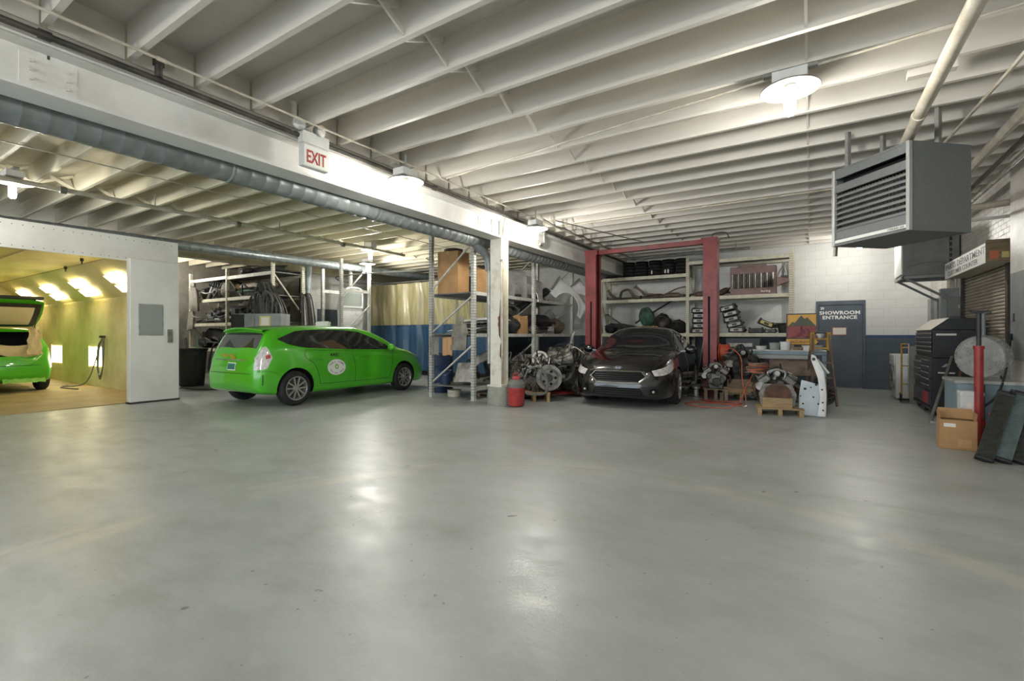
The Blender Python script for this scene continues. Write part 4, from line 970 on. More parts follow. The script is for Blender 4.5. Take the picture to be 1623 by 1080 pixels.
# ================================================================== paint booth
pb = thing('paint_booth', 'white steel paint spray booth with yellow lit interior and open front', 'spray booth')
FX, BXE, BY0, BY1 = -10.9, -20.8, -2.6, 4.38
MB().box(BXE, FX - .06, BY1, BY1 + .06, 0, 2.98).build('side_wall', 'booth_panel', pb, smooth=0)
MB().box(BXE - .06, BXE, BY0, BY1, 0, 2.98).build('end_wall', 'booth_wall', pb, smooth=0)
MB().box(BXE, FX - .06, BY0 - .06, BY0, 0, 2.98).build('side_wall', 'booth_wall', pb, smooth=0)
MB().box(BXE, FX - .12, BY0, BY1, 2.86, 2.92).build('booth_ceiling', 'booth_ceiling', pb, smooth=0)
MB().box(BXE - .06, FX - .06, BY0 - .06, BY1 + .06, 2.98, 3.02).build('booth_roof', 'booth_panel', pb, smooth=0)
MB().box(FX - .06, FX, BY0, 4.44, 2.70, 3.16).build('header_panel', 'booth_panel', pb, smooth=0)
MB().box(FX - .06, FX, 3.66, 4.44, 0, 2.70).build('front_jamb', 'booth_panel', pb, smooth=0)
MB().box(BXE, FX - .06, BY1 - .014, BY1, .0, 2.2).build('lower_lining', 'booth_dirty', pb, smooth=0)
MB().box(BXE, FX + .02, BY0, BY1, 0.0005, .012).build('booth_floor', 'booth_floor', pb, smooth=0)
sl = MB(); sl.prism([(0, 2.18), (0, 2.24), (-.72, 2.9), (-.72, 2.84)], (BXE, BY1 - .01, 0), (0, 1, 0), (0, 0, 1), -FX + BXE + .1 if False else (FX - .1 - BXE)).build('sloped_panel', 'booth_wall', pb, smooth=0)
# light boxes in the slope, low lights in the wall
sd_ = Vector((0, -.72, .66)).normalized(); nn = Vector((0, -.66, -.72)).normalized()
for x in (-19.9, -17.6, -15.3, -13.0):
    for k in (0, 1):
        o0 = Vector((x, BY1 - .10 - .20 * k - .06, 2.20 + .185 * k + .06)) + nn * .012
        MB().add([o0, o0 + Vector((.85, 0, 0)), o0 + Vector((.85, 0, 0)) + sd_ * .2, o0 + sd_ * .2], [(0, 1, 2, 3)]).build('light_panel', 'booth_light', pb, smooth=0, solid=.004)
for x in (-18.6, -15.6):
    MB().box(x, x + .95, BY1 - .03, BY1 - .0145, .52, .98).build('low_light_panel', 'booth_light', pb, smooth=0)
    for xa in (x - .04, x + .95): MB().box(xa, xa + .04, BY1 - .04, BY1 - .0145, .48, 1.02).build('light_frame', 'booth_wall', pb, smooth=0)
for i in range(5): MB().box(BXE, FX - .12, BY0 + .9 + i * 1.4, BY0 + .93 + i * 1.4, 2.845, 2.86).build('ceiling_rib', 'booth_wall', pb, smooth=0)
for i, (x, y) in enumerate(((-12.6, 3.4), (-14.4, 3.6), (-16.6, 3.8), (-13.4, 2.2), (-17.4, 2.4))):
    MB().cyl((x, y, 2.80), (x, y, 2.86), .03, n=8).cyl((x, y, 2.74), (x, y, 2.80), .012, n=6).build('sprinkler_head', 'iron', pb)
for y in (.6, 1.6): MB().cbox((FX + .01, y, 2.73), (.03, .09, .025)).build('latch', 'galv', pb, smooth=0)
riv = MB()
for i in range(26):
    for z in (2.745, 3.09): riv.cyl((FX, 1.2 + i * .125, z), (FX + .004, 1.2 + i * .125, z), .008, n=6)
tag(riv.build('rivets', 'alu_dark', pb), kind='stuff')
MB().box(BXE + 1.1, BXE + 1.3, BY1 - .22, BY1 - .016, .25, 1.75).build('wall_duct', 'booth_wall', pb, smooth=0)
MB().box(BXE + .35, BXE + .75, BY1 - .35, BY1 - .016, .05, .95).build('exhaust_filter', 'void_black', pb, smooth=0)
for k in range(4): MB().box(BXE + .35, BXE + .78, BY1 - .37, BY1 - .35, .12 + k * .22, .16 + k * .22).build('filter_bar', 'iron', pb, smooth=0)
# folded door leaf at the front
bd = thing('booth_door', 'tall white booth door leaf with small grey window, folded open', 'door', (FX + .08, 3.56, 0))
MB().box(0, .16, 0, .80, .03, 2.72).build('leaf', 'booth_panel', bd, smooth=0, bevel=.006)
MB().box(.16, .166, .13, .53, 1.28, 1.88).build('window_frame', 'galv', bd, smooth=0)
MB().box(.166, .17, .15, .51, 1.30, 1.86).build('window_pane', 'liquid_window', bd, smooth=0)
MB().box(.16, .185, .60, .68, 1.14, 1.40).build('pull_handle', 'grey_pipe', bd, smooth=0)
MB().box(-.02, .17, -.01, .81, 0, .03).build('bottom_seal', 'iron', bd, smooth=0)
rv = MB()
for k in range(22): rv.cyl((.08, .80, .2 + k * .115), (.08, .805, .2 + k * .115), .008, n=6)
tag(rv.build('rivets', 'alu_dark', bd), kind='stuff')
hs = thing('air_hose', 'coiled air hose hanging on the yellow booth wall', 'hose', (-14.55, BY1 - .05, 0))
for k in range(4):
    MB().tube(curve_pts([(-.02 + .02 * k, -.02, 1.22), (-.1 - .03 * k, -.05, 1.0), (-.14 - .02 * k, -.06, .5), (0, -.07, .22 + .03 * k), (.14, -.06, .5), (.1 + .03 * k, -.05, 1.0), (.03 + .02 * k, -.02, 1.22)], 6), .014, 6).build('loop', 'hose_grey', hs)
MB().tube(curve_pts([(-.05, -.02, 1.2), (-.25, -.07, .7), (-.5, -.2, .12), (-.9, -.5, .03), (-1.2, -.35, .03), (-.7, -.6, .03), (.1, -.5, .03)], 8), .014, 6).build('loose_end', 'hose_grey', hs)
MB().cyl((0, 0.03, 1.25), (0, -.08, 1.25), .03, n=10).build('hook', 'iron', hs)
# ================================================================== storage racks
def rack(label, loc, rz, posts, depth, ht, levels, m, brace=(), pw=.075, bh=.09, holes=True, deck=True, cat='rack', endbrace=True, front_holes='both'):
    """posts: x positions; levels: per bay list of beam top heights; front face at y=0"""
    t = thing('storage_rack', label, cat, loc, rz)
    hp = MB()
    nh = int((ht - .15) / .055)
    for k in range(nh):
        z = .1 + k * .055
        for dx in (-.018, .018):
            hp.box(dx - .006, dx + .006, -.0035, .0, z, z + .02)
    p0 = None
    for x in posts:
        for y in (0, depth - pw):
            p = MB().box(x - pw / 2, x + pw / 2, y, y + pw, .01, ht).box(x - pw / 2 - .02, x + pw / 2 + .02, y - .01, y + pw + .02, 0, .01).build('post', m, t, smooth=0)
            if holes:
                if p0 is None: p0 = hp.build('punched_holes', 'hole', p, smooth=0, loc=(x, y, 0)); tag(p0, kind='stuff')
                else:
                    q = p0.copy(); C.objects.link(q); q.parent = p; q.location = (x, y, 0)
                if x in (posts[-1], posts[0]):
                    q = p0.copy(); C.objects.link(q); q.parent = p; q.rotation_euler = (0, 0, R(90 if x == posts[-1] else -90)); q.location = (x + (pw / 2 if x == posts[-1] else -pw / 2), y + pw / 2, 0)
        for i, (za, zb) in enumerate(brace): MB().bar((x, pw, za), (x, depth - pw, zb), .03, .03).build('brace', m, t, smooth=0)
    for b, (xa, xb) in enumerate(zip(posts, posts[1:])):
        for z in levels[b]:
            for y in (.012, depth - pw + .012):
                MB().box(xa + pw / 2, xb - pw / 2, y, y + .045, z - bh, z).build('shelf_beam', m, t, smooth=0)
            if deck:
                MB().box(xa + pw / 2, xb - pw / 2, .06, depth - pw + .01, z - .03, z - .005).build('shelf_deck', 'rack_deck', t, smooth=0)
    return t
rackA = rack('cream parts rack in the alcove between booth and block wall', (0, 7.0, 0), 0, [-16.4, -14.2, -11.9], .93, 3.2, [[.9, 1.65, 2.37, 3.0], [.9, 1.65, 2.37, 2.98]], 'rack_cream', [(2.9, 1.9), (1.6, .6)])
rackB = rack('light grey parts rack standing behind the rusty column', (-5.54, 7.37, 0), R(90), [0, 2.37, 4.5], 1.17, 3.36, [[.26, 1.32, 2.15], [.26, 1.32, 2.15]], 'rack_grey', [(3.1, 2.25), (2.05, 1.35), (1.08, .32)], bh=.07)
rackC = rack('cream pallet rack along the back wall behind the lift', (0, 13.15, 0), 0, [-5.25, -2.79, -.40], .82, 3.38, [[.30, 1.34, 2.31, 2.95], [.30, 1.34, 2.31, 3.26]], 'rack_cream', [(3.2, 2.4), (2.2, 1.4), (1.2, .4)])
rackD = rack('grey rack frame holding a white vehicle door before the curtain', (-11.0, 8.5, 0), R(90), [0, .98], .9, 3.42, [[1.25, 2.6]], 'rack_grey', [], deck=False)
MB().bar((.0, -.01, 1.3), (.95, -.01, 2.15), .035, .03).build('brace', 'rack_grey', rackD, smooth=0); MB().bar((.0, -.01, 2.35), (.95, -.01, 3.35), .035, .03).build('brace', 'rack_grey', rackD, smooth=0)
# bare upright frame beam high over the centre rack
# ================================================================== car part library
def jit(a): return random.uniform(-a, a)
def box_carton(label, loc, rz, w, d, h, m='cardboard', open_=False, group=None, tape=True):
    t = thing('cardboard_box', label, 'box', loc, rz, group)
    if open_:
        MB().box(-w / 2, w / 2, -d / 2, -d / 2 + .006, 0, h).box(-w / 2, w / 2, d / 2 - .006, d / 2, 0, h).box(-w / 2, -w / 2 + .006, -d / 2 + .006, d / 2 - .006, 0, h).box(w / 2 - .006, w / 2, -d / 2 + .006, d / 2 - .006, 0, h).box(-w / 2, w / 2, -d / 2, d / 2, 0, .006).build('carton', m, t, smooth=0)
        for sx in (-1, 1):
            MB().cbox((sx * (w / 2 - .004), 0, h + .04), (.005, d * .96, .08), (0, sx * R(6), 0)).build('flap', m, t, smooth=0)
        MB().cbox((0, d / 2 - .03, h + .05), (w * .96, .005, .12), (R(-20), 0, 0)).build('flap', m, t, smooth=0)
    else:
        MB().box(-w / 2, w / 2, -d / 2, d / 2, 0, h).build('carton', m, t, smooth=0, bevel=.004)
        if tape: MB().box(-.025, .025, -d / 2 - .001, d / 2 + .001, h - .08, h + .001).build('tape', 'cardboard_light', t, smooth=0)
    return t
def pallet(label, loc, rz, w=.9, d=.7, h=.12, m='wood', boards=5, group=None):
    t = thing('wooden_pallet', label, 'pallet', loc, rz, group)
    for i in range(boards):
        y = -d / 2 + .045 + (d - .09) * i / (boards - 1)
        MB().box(-w / 2, w / 2, y - .042, y + .042, h - .02, h).build('plank', m, t, smooth=0)
    for x in (-w / 2 + .04, 0, w / 2 - .04): MB().box(x - .03, x + .03, -d / 2, d / 2, 0, h - .021).build('runner', m, t, smooth=0)
    return t
def engine(label, loc, rz, s=1.0, tone='alu', flywheel=False, seed=0, group=None, hoses=True, tilt=0):
    """V engine: block, two heads with covers, intake runners, pulleys, alternator, pan"""
    rn = random.Random(seed); J = lambda a: rn.uniform(-a, a)
    t = thing('engine', label, 'engine', loc, 0, group, rot=(tilt, 0, rz), scale=s)
    dk = 'alu_dark' if tone == 'alu' else 'iron'
    MB().prism([(-.17, .12), (.17, .12), (.2, .25), (.16, .36), (-.16, .36), (-.2, .25)], (0, .25, 0), (1, 0, 0), (0, 0, 1), .5).build('block', tone, t, smooth=30, bevel=.012)
    MB().prism([(-.14, 0), (.14, 0), (.17, .12), (-.17, .12)], (0, .22, 0), (1, 0, 0), (0, 0, 1), .42).build('oil_pan', dk, t, smooth=30, bevel=.015)
    for sx in (-1, 1):
        o = Matrix.Translation((sx * .15, 0, .37)) @ Matrix.Rotation(sx * R(38), 4, 'Y')
        h = MB(); h.m = o; h.box(-.085, .085, -.24, .24, 0, .1); hd = h.build('cylinder_head', tone, t, smooth=30, bevel=.01)
        c = MB(); c.m = o; c.box(-.075, .075, -.23, .23, .1, .15); c.build('valve_cover', dk, hd, smooth=30, bevel=.02, seg=2)
        b = MB(); b.m = o
        for k in range(5): b.cyl((.05, -.2 + k * .1, .15), (.05, -.2 + k * .1, .165), .012, n=6).cyl((-.05, -.2 + k * .1, .15), (-.05, -.2 + k * .1, .165), .012, n=6)
        b.build('cover_bolts', 'silver_part', hd)
        e = MB()
        for k in range(3): e.tube(curve_pts([(sx * .2, -.17 + k * .17, .33), (sx * .29, -.17 + k * .17, .31), (sx * .31, -.12 + k * .12, .22), (sx * .29, -.05 + k * .06, .14)], 4), .022, 7)
        e.build('exhaust_manifold', 'rust', t)
    for k in range(6):
        y = -.2 + k * .08; sx = -1 if k % 2 else 1
        MB().tube(curve_pts([(sx * .1, y, .42), (sx * .12, y, .54), (-sx * .02, y + .01, .585), (-sx * .1, y + .01, .53)], 4), .019, 8).build('intake_runner', 'silver_part' if tone == 'alu' else dk, t)
    MB().cyl((0, -.22, .52), (0, .24, .52), .05, n=12).build('plenum', tone, t)
    MB().cyl((0, -.27, .53), (0, -.22, .53), .042, n=14).build('throttle_body', 'silver_part', t)
    for x, z, r in ((0, .17, .095), (-.15, .30, .06), (.16, .27, .07), (.03, .37, .055)):
        MB().lathe([(0, -.03), (r * .4, -.03), (r * .45, -.015), (r * .85, -.015), (r, -.03), (r, .0), (r * .9, .01), (r, .02), (r, .03), (0, .03)], (x + J(.01), -.30, z), (0, 1, 0), 20).build('pulley', 'iron' if r > .08 else dk, t)
    MB().cyl((-.24, -.26, .31), (-.24, -.12, .31), .07, n=16).build('alternator', 'silver_part', t)
    MB().tube(curve_pts([(0, -.315, .085), (.1, -.315, .12), (.225, -.315, .26), (.1, -.315, .40), (-.03, -.315, .42), (-.2, -.315, .34), (-.1, -.315, .12)], 4, True), .008, 5, True).build('drive_belt', 'rubber', t)
    if flywheel:
        MB().lathe([(0, .0), (.185, 0), (.195, .01), (.195, .03), (.15, .035), (.12, .02), (.05, .03), (0, .03)], (0, -.335, .18), (0, -1, 0), 32).build('flywheel', 'rust', t)
        MB().prism([(-.24, .02), (.24, .02), (.27, .2), (.2, .36), (-.2, .36), (-.27, .2)], (0, -.30, 0), (1, 0, 0), (0, 0, 1), .03).build('bell_flange', 'alu', t, smooth=0)
    if hoses:
        for k in range(9):
            a = Vector((J(.25), J(.28), .4 + J(.14))); b_ = Vector((J(.3), J(.25), .35 + J(.2))); mid = (a + b_) / 2 + Vector((J(.1), J(.1), .18 + J(.06)))
            MB().tube(curve_pts([a, mid, b_], 6), .012 + .006 * rn.random(), 6).build('hose', rn.choice(['rubber', 'rubber_grey', 'hose_grey']), t)
    return t
def gearbox(label, loc, rz, s=1.0, tone='alu', seed=0, group=None, rot=None):
    t = thing('gearbox', label, 'gearbox', loc, rz, group, rot=rot, scale=s); rn = random.Random(seed)
    MB().lathe([(0, 0), (.2, 0), (.205, .02), (.19, .04), (.17, .12), (.14, .2), (.13, .3), (.11, .42), (.07, .5), (.05, .62), (0, .62)], (0, -.3, .21), (0, 1, 0), 22).build('housing', tone, t)
    for k in range(6):
        a = k * math.pi / 3 + .3
        MB().bar((.19 * math.cos(a), -.28, .21 + .19 * math.sin(a)), (.11 * math.cos(a), .1, .21 + .11 * math.sin(a)), .016, .03).build('rib', tone, t, smooth=0)
    MB().box(-.14, .14, -.1, .16, .0, .1).build('sump', 'alu_dark', t, bevel=.012)
    MB().cyl((.13, -.05, .2), (.24, -.05, .2), .06, .045, n=14).build('side_cover', tone, t)
    MB().cyl((0, -.325, .21), (0, -.30, .21), .06, n=20).build('input_hub', 'iron', t)
    MB().lathe([(.12, 0), (.15, 0), (.15, .015), (.12, .015)], (0, -.316, .21), (0, 1, 0), 22, closed=True).build('bell_ring', 'alu_dark', t)
    for k in range(5): MB().cyl((.1 * math.cos(k * 1.2566), -.306, .21 + .1 * math.sin(k * 1.2566)), (.1 * math.cos(k * 1.2566), -.299, .21 + .1 * math.sin(k * 1.2566)), .024, n=8).build('bell_port', 'void_black', t)
    for k in range(3):
        MB().tube(curve_pts([(rn.uniform(-.15, .15), -.1, .36), (rn.uniform(-.2, .2), 0, .46), (rn.uniform(-.2, .2), .15, .33)], 5), .01, 6).build('hose', 'rubber', t)
    return t
def bumper(label, loc, rz, L_=1.7, m='dark_plastic', group=None, rot=None, h=.3, bow=.25):
    t = thing('bumper_cover', label, 'bumper', loc, rz, group, rot=rot); P = []
    for i in range(25):
        u = -1 + 2 * i / 24; x = u * L_ / 2; y = bow * abs(u) ** 3; row = []
        for k in range(8):
            v = k / 7; row.append((x, y - .09 * math.sin(v * math.pi) - (.02 if k in (2, 3) else 0), h * v))
        P.append(row)
    MB().grid(P).build('shell', m, t, smooth=60, solid=.006)
    MB().box(-L_ * .28, L_ * .28, -.115, -.105, h * .18, h * .34).build('grille_slot', 'void_black', t, smooth=0)
    for sx in (-1, 1): MB().cyl((sx * L_ * .38, -.06, h * .3), (sx * L_ * .38, -.045, h * .3), .04, n=12).build('lamp_recess', 'void_black', t)
    return t
def fender(label, loc, rz, m='white_panel', rot=None, s=1.0, group=None, name='car_fender', cat='fender'):
    t = thing(name, label, cat, loc, rz, group, rot=rot, scale=s); P = []
    for i in range(25):
        u = i / 24; x = -.5 + u; arch = .36 * math.sqrt(max(0, 1 - ((x - .05) / .34) ** 2)) if abs(x - .05) < .34 else 0
        top = .62 - .1 * u + .02 * math.sin(u * 3)
        row = []
        for k in range(9):
            v = k / 8; z = arch + (top - arch) * v
            row.append((x, .08 * math.sin(v * 1.5) * (1 if v < .9 else .8) + (.12 * (v - .85) / .15 if v > .85 else 0), z))
        P.append(row)
    MB().grid(P).build('panel', m, t, smooth=60, solid=.004)
    MB().tube([(-.29 + .34 * (1 - math.cos(math.pi * k / 16)), .005, .36 * math.sin(math.pi * k / 16)) for k in range(17)], .01, 6).build('arch_lip', m, t)
    MB().box(-.5, -.47, -.04, .06, .1, .5).build('mounting_flange', 'grey_plastic', t, smooth=0)
    return t
def hood(label, loc, rz, rot=None, m='dark_plastic', w=1.2, d=.9, group=None, name='car_bonnet', cat='bonnet'):
    t = thing(name, label, cat, loc, rz, group, rot=rot)
    P = [[((-1 + 2 * i / 12) * w / 2 * (1 - .12 * (k / 8)), -d / 2 + d * k / 8, .06 - .05 * (-1 + i / 6) ** 2 - .04 * (k / 8) ** 3 + (.012 if i in (3, 9) else 0)) for k in range(9)] for i in range(13)]
    MB().grid(P).build('skin', m, t, smooth=60, solid=.012)
    MB().box(-w * .35, w * .35, -d * .3, -d * .25, -.02, .045).box(-w * .03, w * .03, -d * .3, d * .35, -.02, .03).build('inner_brace', m, t, smooth=0)
    return t
def muffler(label, loc, rz, L_=.55, m='rust_pipe', group=None, rot=None, tail=.5, bend=.15):
    t = thing('muffler', label, 'muffler', loc, rz, group, rot=rot); P = []
    for i in range(9):
        x = -L_ / 2 + L_ * i / 8; f = .55 if i in (0, 8) else (.92 if i in (1, 7) else 1)
        P.append([(x, .11 * f * math.cos(a * math.pi / 9), .08 + .08 * f * math.sin(a * math.pi / 9)) for a in range(18)])
    b = MB().grid(P, cv=True); b.add(P[0], [tuple(range(18))]); b.add(P[-1], [tuple(range(18))]); b.build('can', m, t)
    MB().tube(curve_pts([(L_ / 2 - .02, .03, .08), (L_ / 2 + .15, .03, .09), (L_ / 2 + .3, .03 + bend, .12), (L_ / 2 + tail, .03 + bend, .1)], 6), .028, 10).build('inlet_pipe', m, t)
    MB().tube(curve_pts([(-L_ / 2 + .02, -.03, .08), (-L_ / 2 - .12, -.03, .08), (-L_ / 2 - .25, -.08, .05)], 5), .026, 10).build('tail_pipe', m, t)
    MB().lathe([(.03, -.01), (.055, -.01), (.055, .01), (.03, .01)], (L_ / 2 + .12, .03, .09), (1, 0, 0), 12).build('flange', 'iron', t)
    return t
def exhaust(label, pts, r=.03, m='rust_pipe', group=None, loc=(0, 0, 0)):
    t = thing('exhaust_pipe', label, 'exhaust pipe', loc, 0, group)
    q = curve_pts(pts, 7); MB().tube(q, r, 10).build('pipe', m, t)
    for e, d in ((q[0], q[1] - q[0]), (q[-1], q[-2] - q[-1])):
        MB().lathe([(r, -.008), (r * 1.9, -.008), (r * 1.9, .008), (r, .008)], e, d, 12).build('flange', 'iron', t)
    return t
def unit(label, loc, rz, group=None, rot=None, s=1.0, face='silver_part', name='lamp_unit', cat='car part'):
    """boxy car component with a bright face, clips and a plug"""
    t = thing(name, label, cat, loc, rz, group, rot=rot, scale=s)
    MB().box(-.16, .16, -.1, .1, 0, .11).build('housing', 'black_plastic', t, bevel=.018, seg=2)
    MB().box(-.12, .12, -.115, -.098, .02, .09).build('face', face, t, bevel=.006)
    for x in (-.13, .13): MB().box(x - .02, x + .02, -.05, .05, .11, .135).build('bracket', 'dark_plastic', t, smooth=0)
    MB().cyl((.16, 0, .05), (.19, 0, .05), .02, n=8).build('plug', 'black_plastic', t)
    MB().box(-.05, .05, -.118, -.114, .035, .075).build('trim_patch', 'black_plastic', t, smooth=0)
    return t
def lump(label, loc, r, m, seed=0, name='cloth_bundle', cat='bundle', group=None, rz=0, straps=True):
    t = thing(name, label, cat, loc, rz, group); rn = random.Random(seed); ph = [rn.uniform(0, 6) for _ in range(6)]
    P = []
    for i in range(13):
        a = math.pi * i / 12; row = []
        for k in range(22):
            b = 2 * math.pi * k / 22
            f = 1 + .12 * math.sin(3 * b + ph[0] + 2 * a) + .09 * math.sin(5 * b + ph[1]) * math.sin(a * 3 + ph[2]) + .05 * math.sin(9 * b + ph[3] + a * 4)
            z = math.cos(a); row.append((r[0] * math.sin(a) * math.cos(b) * f, r[1] * math.sin(a) * math.sin(b) * f, max(0, r[2] * (1 + z * f)) * 1.0))
        P.append(row)
    MB().grid(P, cv=True).build('bundle_body', m, t, smooth=50)
    if straps: MB().tube(curve_pts([(-r[0] * 1.02, 0, r[2] * .6), (-r[0] * .6, -r[1] * .8, r[2] * 1.6), (r[0] * .3, -r[1] * .75, r[2] * 1.75), (r[0] * 1.0, 0, r[2] * .9)], 5), .012, 5).build('strap', 'rubber_grey', t)
    return t
def seat_panel(label, loc, rot, m='grey_cloth', group=None, s=1.0, name='seat_back', cat='seat'):
    t = thing(name, label, cat, loc, 0, group, rot=rot, scale=s); P = []
    for i in range(13):
        u = -1 + i / 6; row = []
        for k in range(13):
            v = k / 12; w = .24 * (1 - .25 * v ** 3)
            row.append((u * w, -.05 * (1 - u * u) - .03 * math.sin(v * 7) * (1 - u * u) - .02 * abs(u) ** 4, .72 * v))
        P.append(row)
    MB().grid(P).build('cushion', m, t, smooth=60, solid=.07)
    MB().box(-.09, .09, -.03, .05, .76, .9).build('headrest', m, t, bevel=.03, seg=2)
    for x in (-.05, .05): MB().cyl((x, .01, .68), (x, .01, .78), .008, n=6).build('headrest_post', 'silver', t)
    return t
def tyre(label, loc, rot=(0, 0, 0), group=None, r=.31, w=.19, m='rubber'):
    t = thing('spare_tyre', label, 'tyre', loc, 0, group, rot=rot)
    MB().lathe([(r * .62, -w / 2 + .01), (r * .7, -w / 2), (r * .9, -w / 2), (r, -w * .3), (r, w * .3), (r * .9, w / 2), (r * .7, w / 2), (r * .62, w / 2 - .01)], (0, 0, w / 2), (0, 0, 1), 30, closed=True).build('carcass', m, t)
    g = MB()
    for k in range(20):
        a = 2 * math.pi * k / 20; g.cbox((r * 1.001 * math.cos(a), r * 1.001 * math.sin(a), w / 2), (.012, .02, w * .6), (0, 0, a))
    tag(g.build('tread_blocks', m, t, smooth=0), kind='stuff')
    return t
# ================================================================== alcove rack (left) contents
g1 = 'salvaged bumpers on the alcove rack'
bumper('long grey bumper cover lying on the top alcove shelf', (-13.1, 7.4, 3.0), 0, 1.8, 'dark_plastic', g1, h=.22)
bumper('dark bumper cover stacked on the upper alcove shelf by the grey bale', (-14.9, 7.35, 2.75), R(8), 1.5, 'dark_plastic', g1, rot=(R(-60), 0, R(8)))
seat_panel('grey cloth seat back hung from the alcove rack edge next to the booth', (-15.95, 6.93, 2.05), (R(6), R(8), R(4)), 'grey_cloth', s=.95)
seat_panel('second grey cloth seat cushion low beside the booth edge', (-16.25, 6.95, 1.45), (R(-6), R(-6), 0), 'grey_cloth', s=.8)
lump('bulky grey cloth bale on the upper alcove shelf against the middle post', (-14.62, 7.4, 2.37), (.36, .3, .26), 'grey_cloth', 3)
lump('smaller grey cloth bundle beside the bale on the alcove shelf', (-15.25, 7.45, 2.37), (.2, .28, .2), 'grey_plastic', 5)
for k, (a, lab) in enumerate(((R(62), 'pale steel tube leaning on the alcove shelf bale'), (R(48), 'darker steel tube leaning on the alcove shelf bale'))):
    t = thing('steel_tube', lab, 'tube', (-15.6 + .3 * k, 7.15, 2.37), 0)
    MB().cyl((0, 0, 0), (.75 * math.cos(a), .1, .75 * math.sin(a)), .045 - .015 * k, n=12).build('tube_body', 'galv' if k == 0 else 'rubber_grey', t); MB().lathe([(.03, 0), (.06, 0), (.06, .02), (.03, .02)], (.75 * math.cos(a), .1, .75 * math.sin(a)), (math.cos(a), 0, math.sin(a)), 12).build('collar', 'iron', t)
for k in range(4):
    exhaust(['bent grey pipe at the top of the alcove tangle', 'second bent pipe in the alcove tangle', 'third bent pipe in the alcove tangle', 'lowest bent pipe in the alcove tangle'][k], [(-15.5 + .15 * k, 7.2, 2.82 - .04 * k), (-15.1, 7.1 + .05 * k, 2.92), (-14.8, 7.3, 2.80 + .03 * k), (-14.4, 7.25, 2.88 - .05 * k)], .028, 'rubber_grey', 'bent pipes on the alcove shelf')
t = thing('plank_board', 'long red brown board lying on the alcove shelf', 'board', (-13.05, 7.3, 2.63), R(1)); MB().box(-.95, .75, -.12, .12, 0, .1).build('board_body', 'rust_pipe', t, bevel=.008); MB().box(-.95, -.75, -.125, .125, -.02, .12).build('end_cap', 'cardboard', t, bevel=.005)
t = bumper('light green bumper strip lying on the alcove shelf', (-13.15, 7.28, 2.48), R(2), 1.6, 'mint', None, h=.12, bow=.05)
t = thing('coil_spring', 'black ribbed hose lying at the end of the alcove shelf', 'hose', (-12.5, 7.2, 2.45), 0)
MB().tube([(-.4 + .012 * k, .05 * math.cos(k * .8), .05 + .05 * math.sin(k * .8) + .0022 * k) for k in range(60)], .016, 5).build('coil', 'black_plastic', t); MB().cyl((-.44, 0, .05), (-.38, 0, .05), .06, n=12).build('end_cuff', 'dark_plastic', t)
for k, (x, z, rz, m, lab) in enumerate([(-15.1, 1.65, 4, 'dark_plastic', 'wide dark bumper cover on the middle alcove shelf'), (-14.7, 1.92, -3, 'grey_plastic', 'pale grey bumper cover on top of the middle alcove pile'), (-13.2, 1.65, 2, 'grey_plastic', 'grey bumper cover on the middle alcove shelf behind the hoses'), (-12.7, 1.95, -4, 'dark_plastic', 'dark bumper cover on the middle alcove shelf behind the hoses')]):
    bumper(lab, (x, 7.3 + .06 * k, z), R(rz), 1.45, m, g1, h=.24, bow=.18)
muffler('dark muffler on the middle alcove shelf by the booth', (-15.7, 7.2, 1.65), 0, .5, 'rubber_grey'); muffler('second muffler low on the alcove shelf by the middle post', (-14.75, 7.12, 1.65), R(10), .45, 'dark_plastic')
t = hood('dark car bonnet standing on the low alcove shelf', (-13.2, 7.5, 1.05), 0, (R(65), 0, R(3)), 'dark_plastic', 1.2, .6)
fender('dark fender on the low alcove shelf by the booth', (-15.6, 7.3, .9), R(5), 'dark_plastic')
fender('black fender on the low alcove shelf by the middle post', (-14.6, 7.35, .9), R(-5), 'black_plastic')
# hoses hanging in a great sheaf off the rack end
hb = thing('hose_sheaf', 'thick sheaf of grey rubber hoses hanging off the alcove rack end', 'hoses', (-11.75, 6.85, 0), 0)
rn = random.Random(11)
for k in range(48):
    a = rn.uniform(-1, 1); w_ = .12 + .62 * abs(a) + rn.uniform(0, .12); sx = 1 if a > 0 else -1; zt = 2.62 - .28 * a * a + rn.uniform(-.05, .05); y = rn.uniform(-.16, .06)
    MB().tube(curve_pts([(-.02 * sx, y, zt - .25), (sx * w_ * .25, y - .03, zt), (sx * w_ * .7, y - .05, zt - .12), (sx * w_, y - .03, zt - .5), (sx * w_ * .97, y, 1.25 + rn.uniform(-.1, .15))], 6), .017, 6).build('hose', rn.choice(['hose_grey', 'rubber_grey', 'hose_grey', 'dark_plastic']), hb)
for k in range(4):
    MB().tube([(.28 + (.2 + .03 * k) * math.cos(a * .35), -.2 - .01 * k, 2.05 + (.28 + .02 * k) * math.sin(a * .35)) for a in range(18)], .017, 6, True).build('hose_ring', 'hose_grey', hb)
hb2 = thing('hose_sheaf', 'smaller sheaf of dark hoses draped at the rear post of the alcove rack', 'hoses', (-11.70, 7.75, 0), 0)
for k in range(18):
    x = rn.uniform(-.05, .3); y = rn.uniform(-.25, .25)
    MB().tube(curve_pts([(-.1, y * .3, 2.3), (x * .6, y * .7, 2.38 + rn.uniform(-.05, .05)), (x, y, 2.1), (x * 1.5, y * 1.2, 1.3), (x * 1.8 + .05, y * 1.3, .03)], 6), .018, 6).build('hose', rn.choice(['rubber_grey', 'hose_grey', 'dark_plastic']), hb2)
cb = thing('steel_cabinet', 'grey steel cabinet with a taped paper behind the taxi roof', 'cabinet', (-11.2, 6.35, 0), R(30))
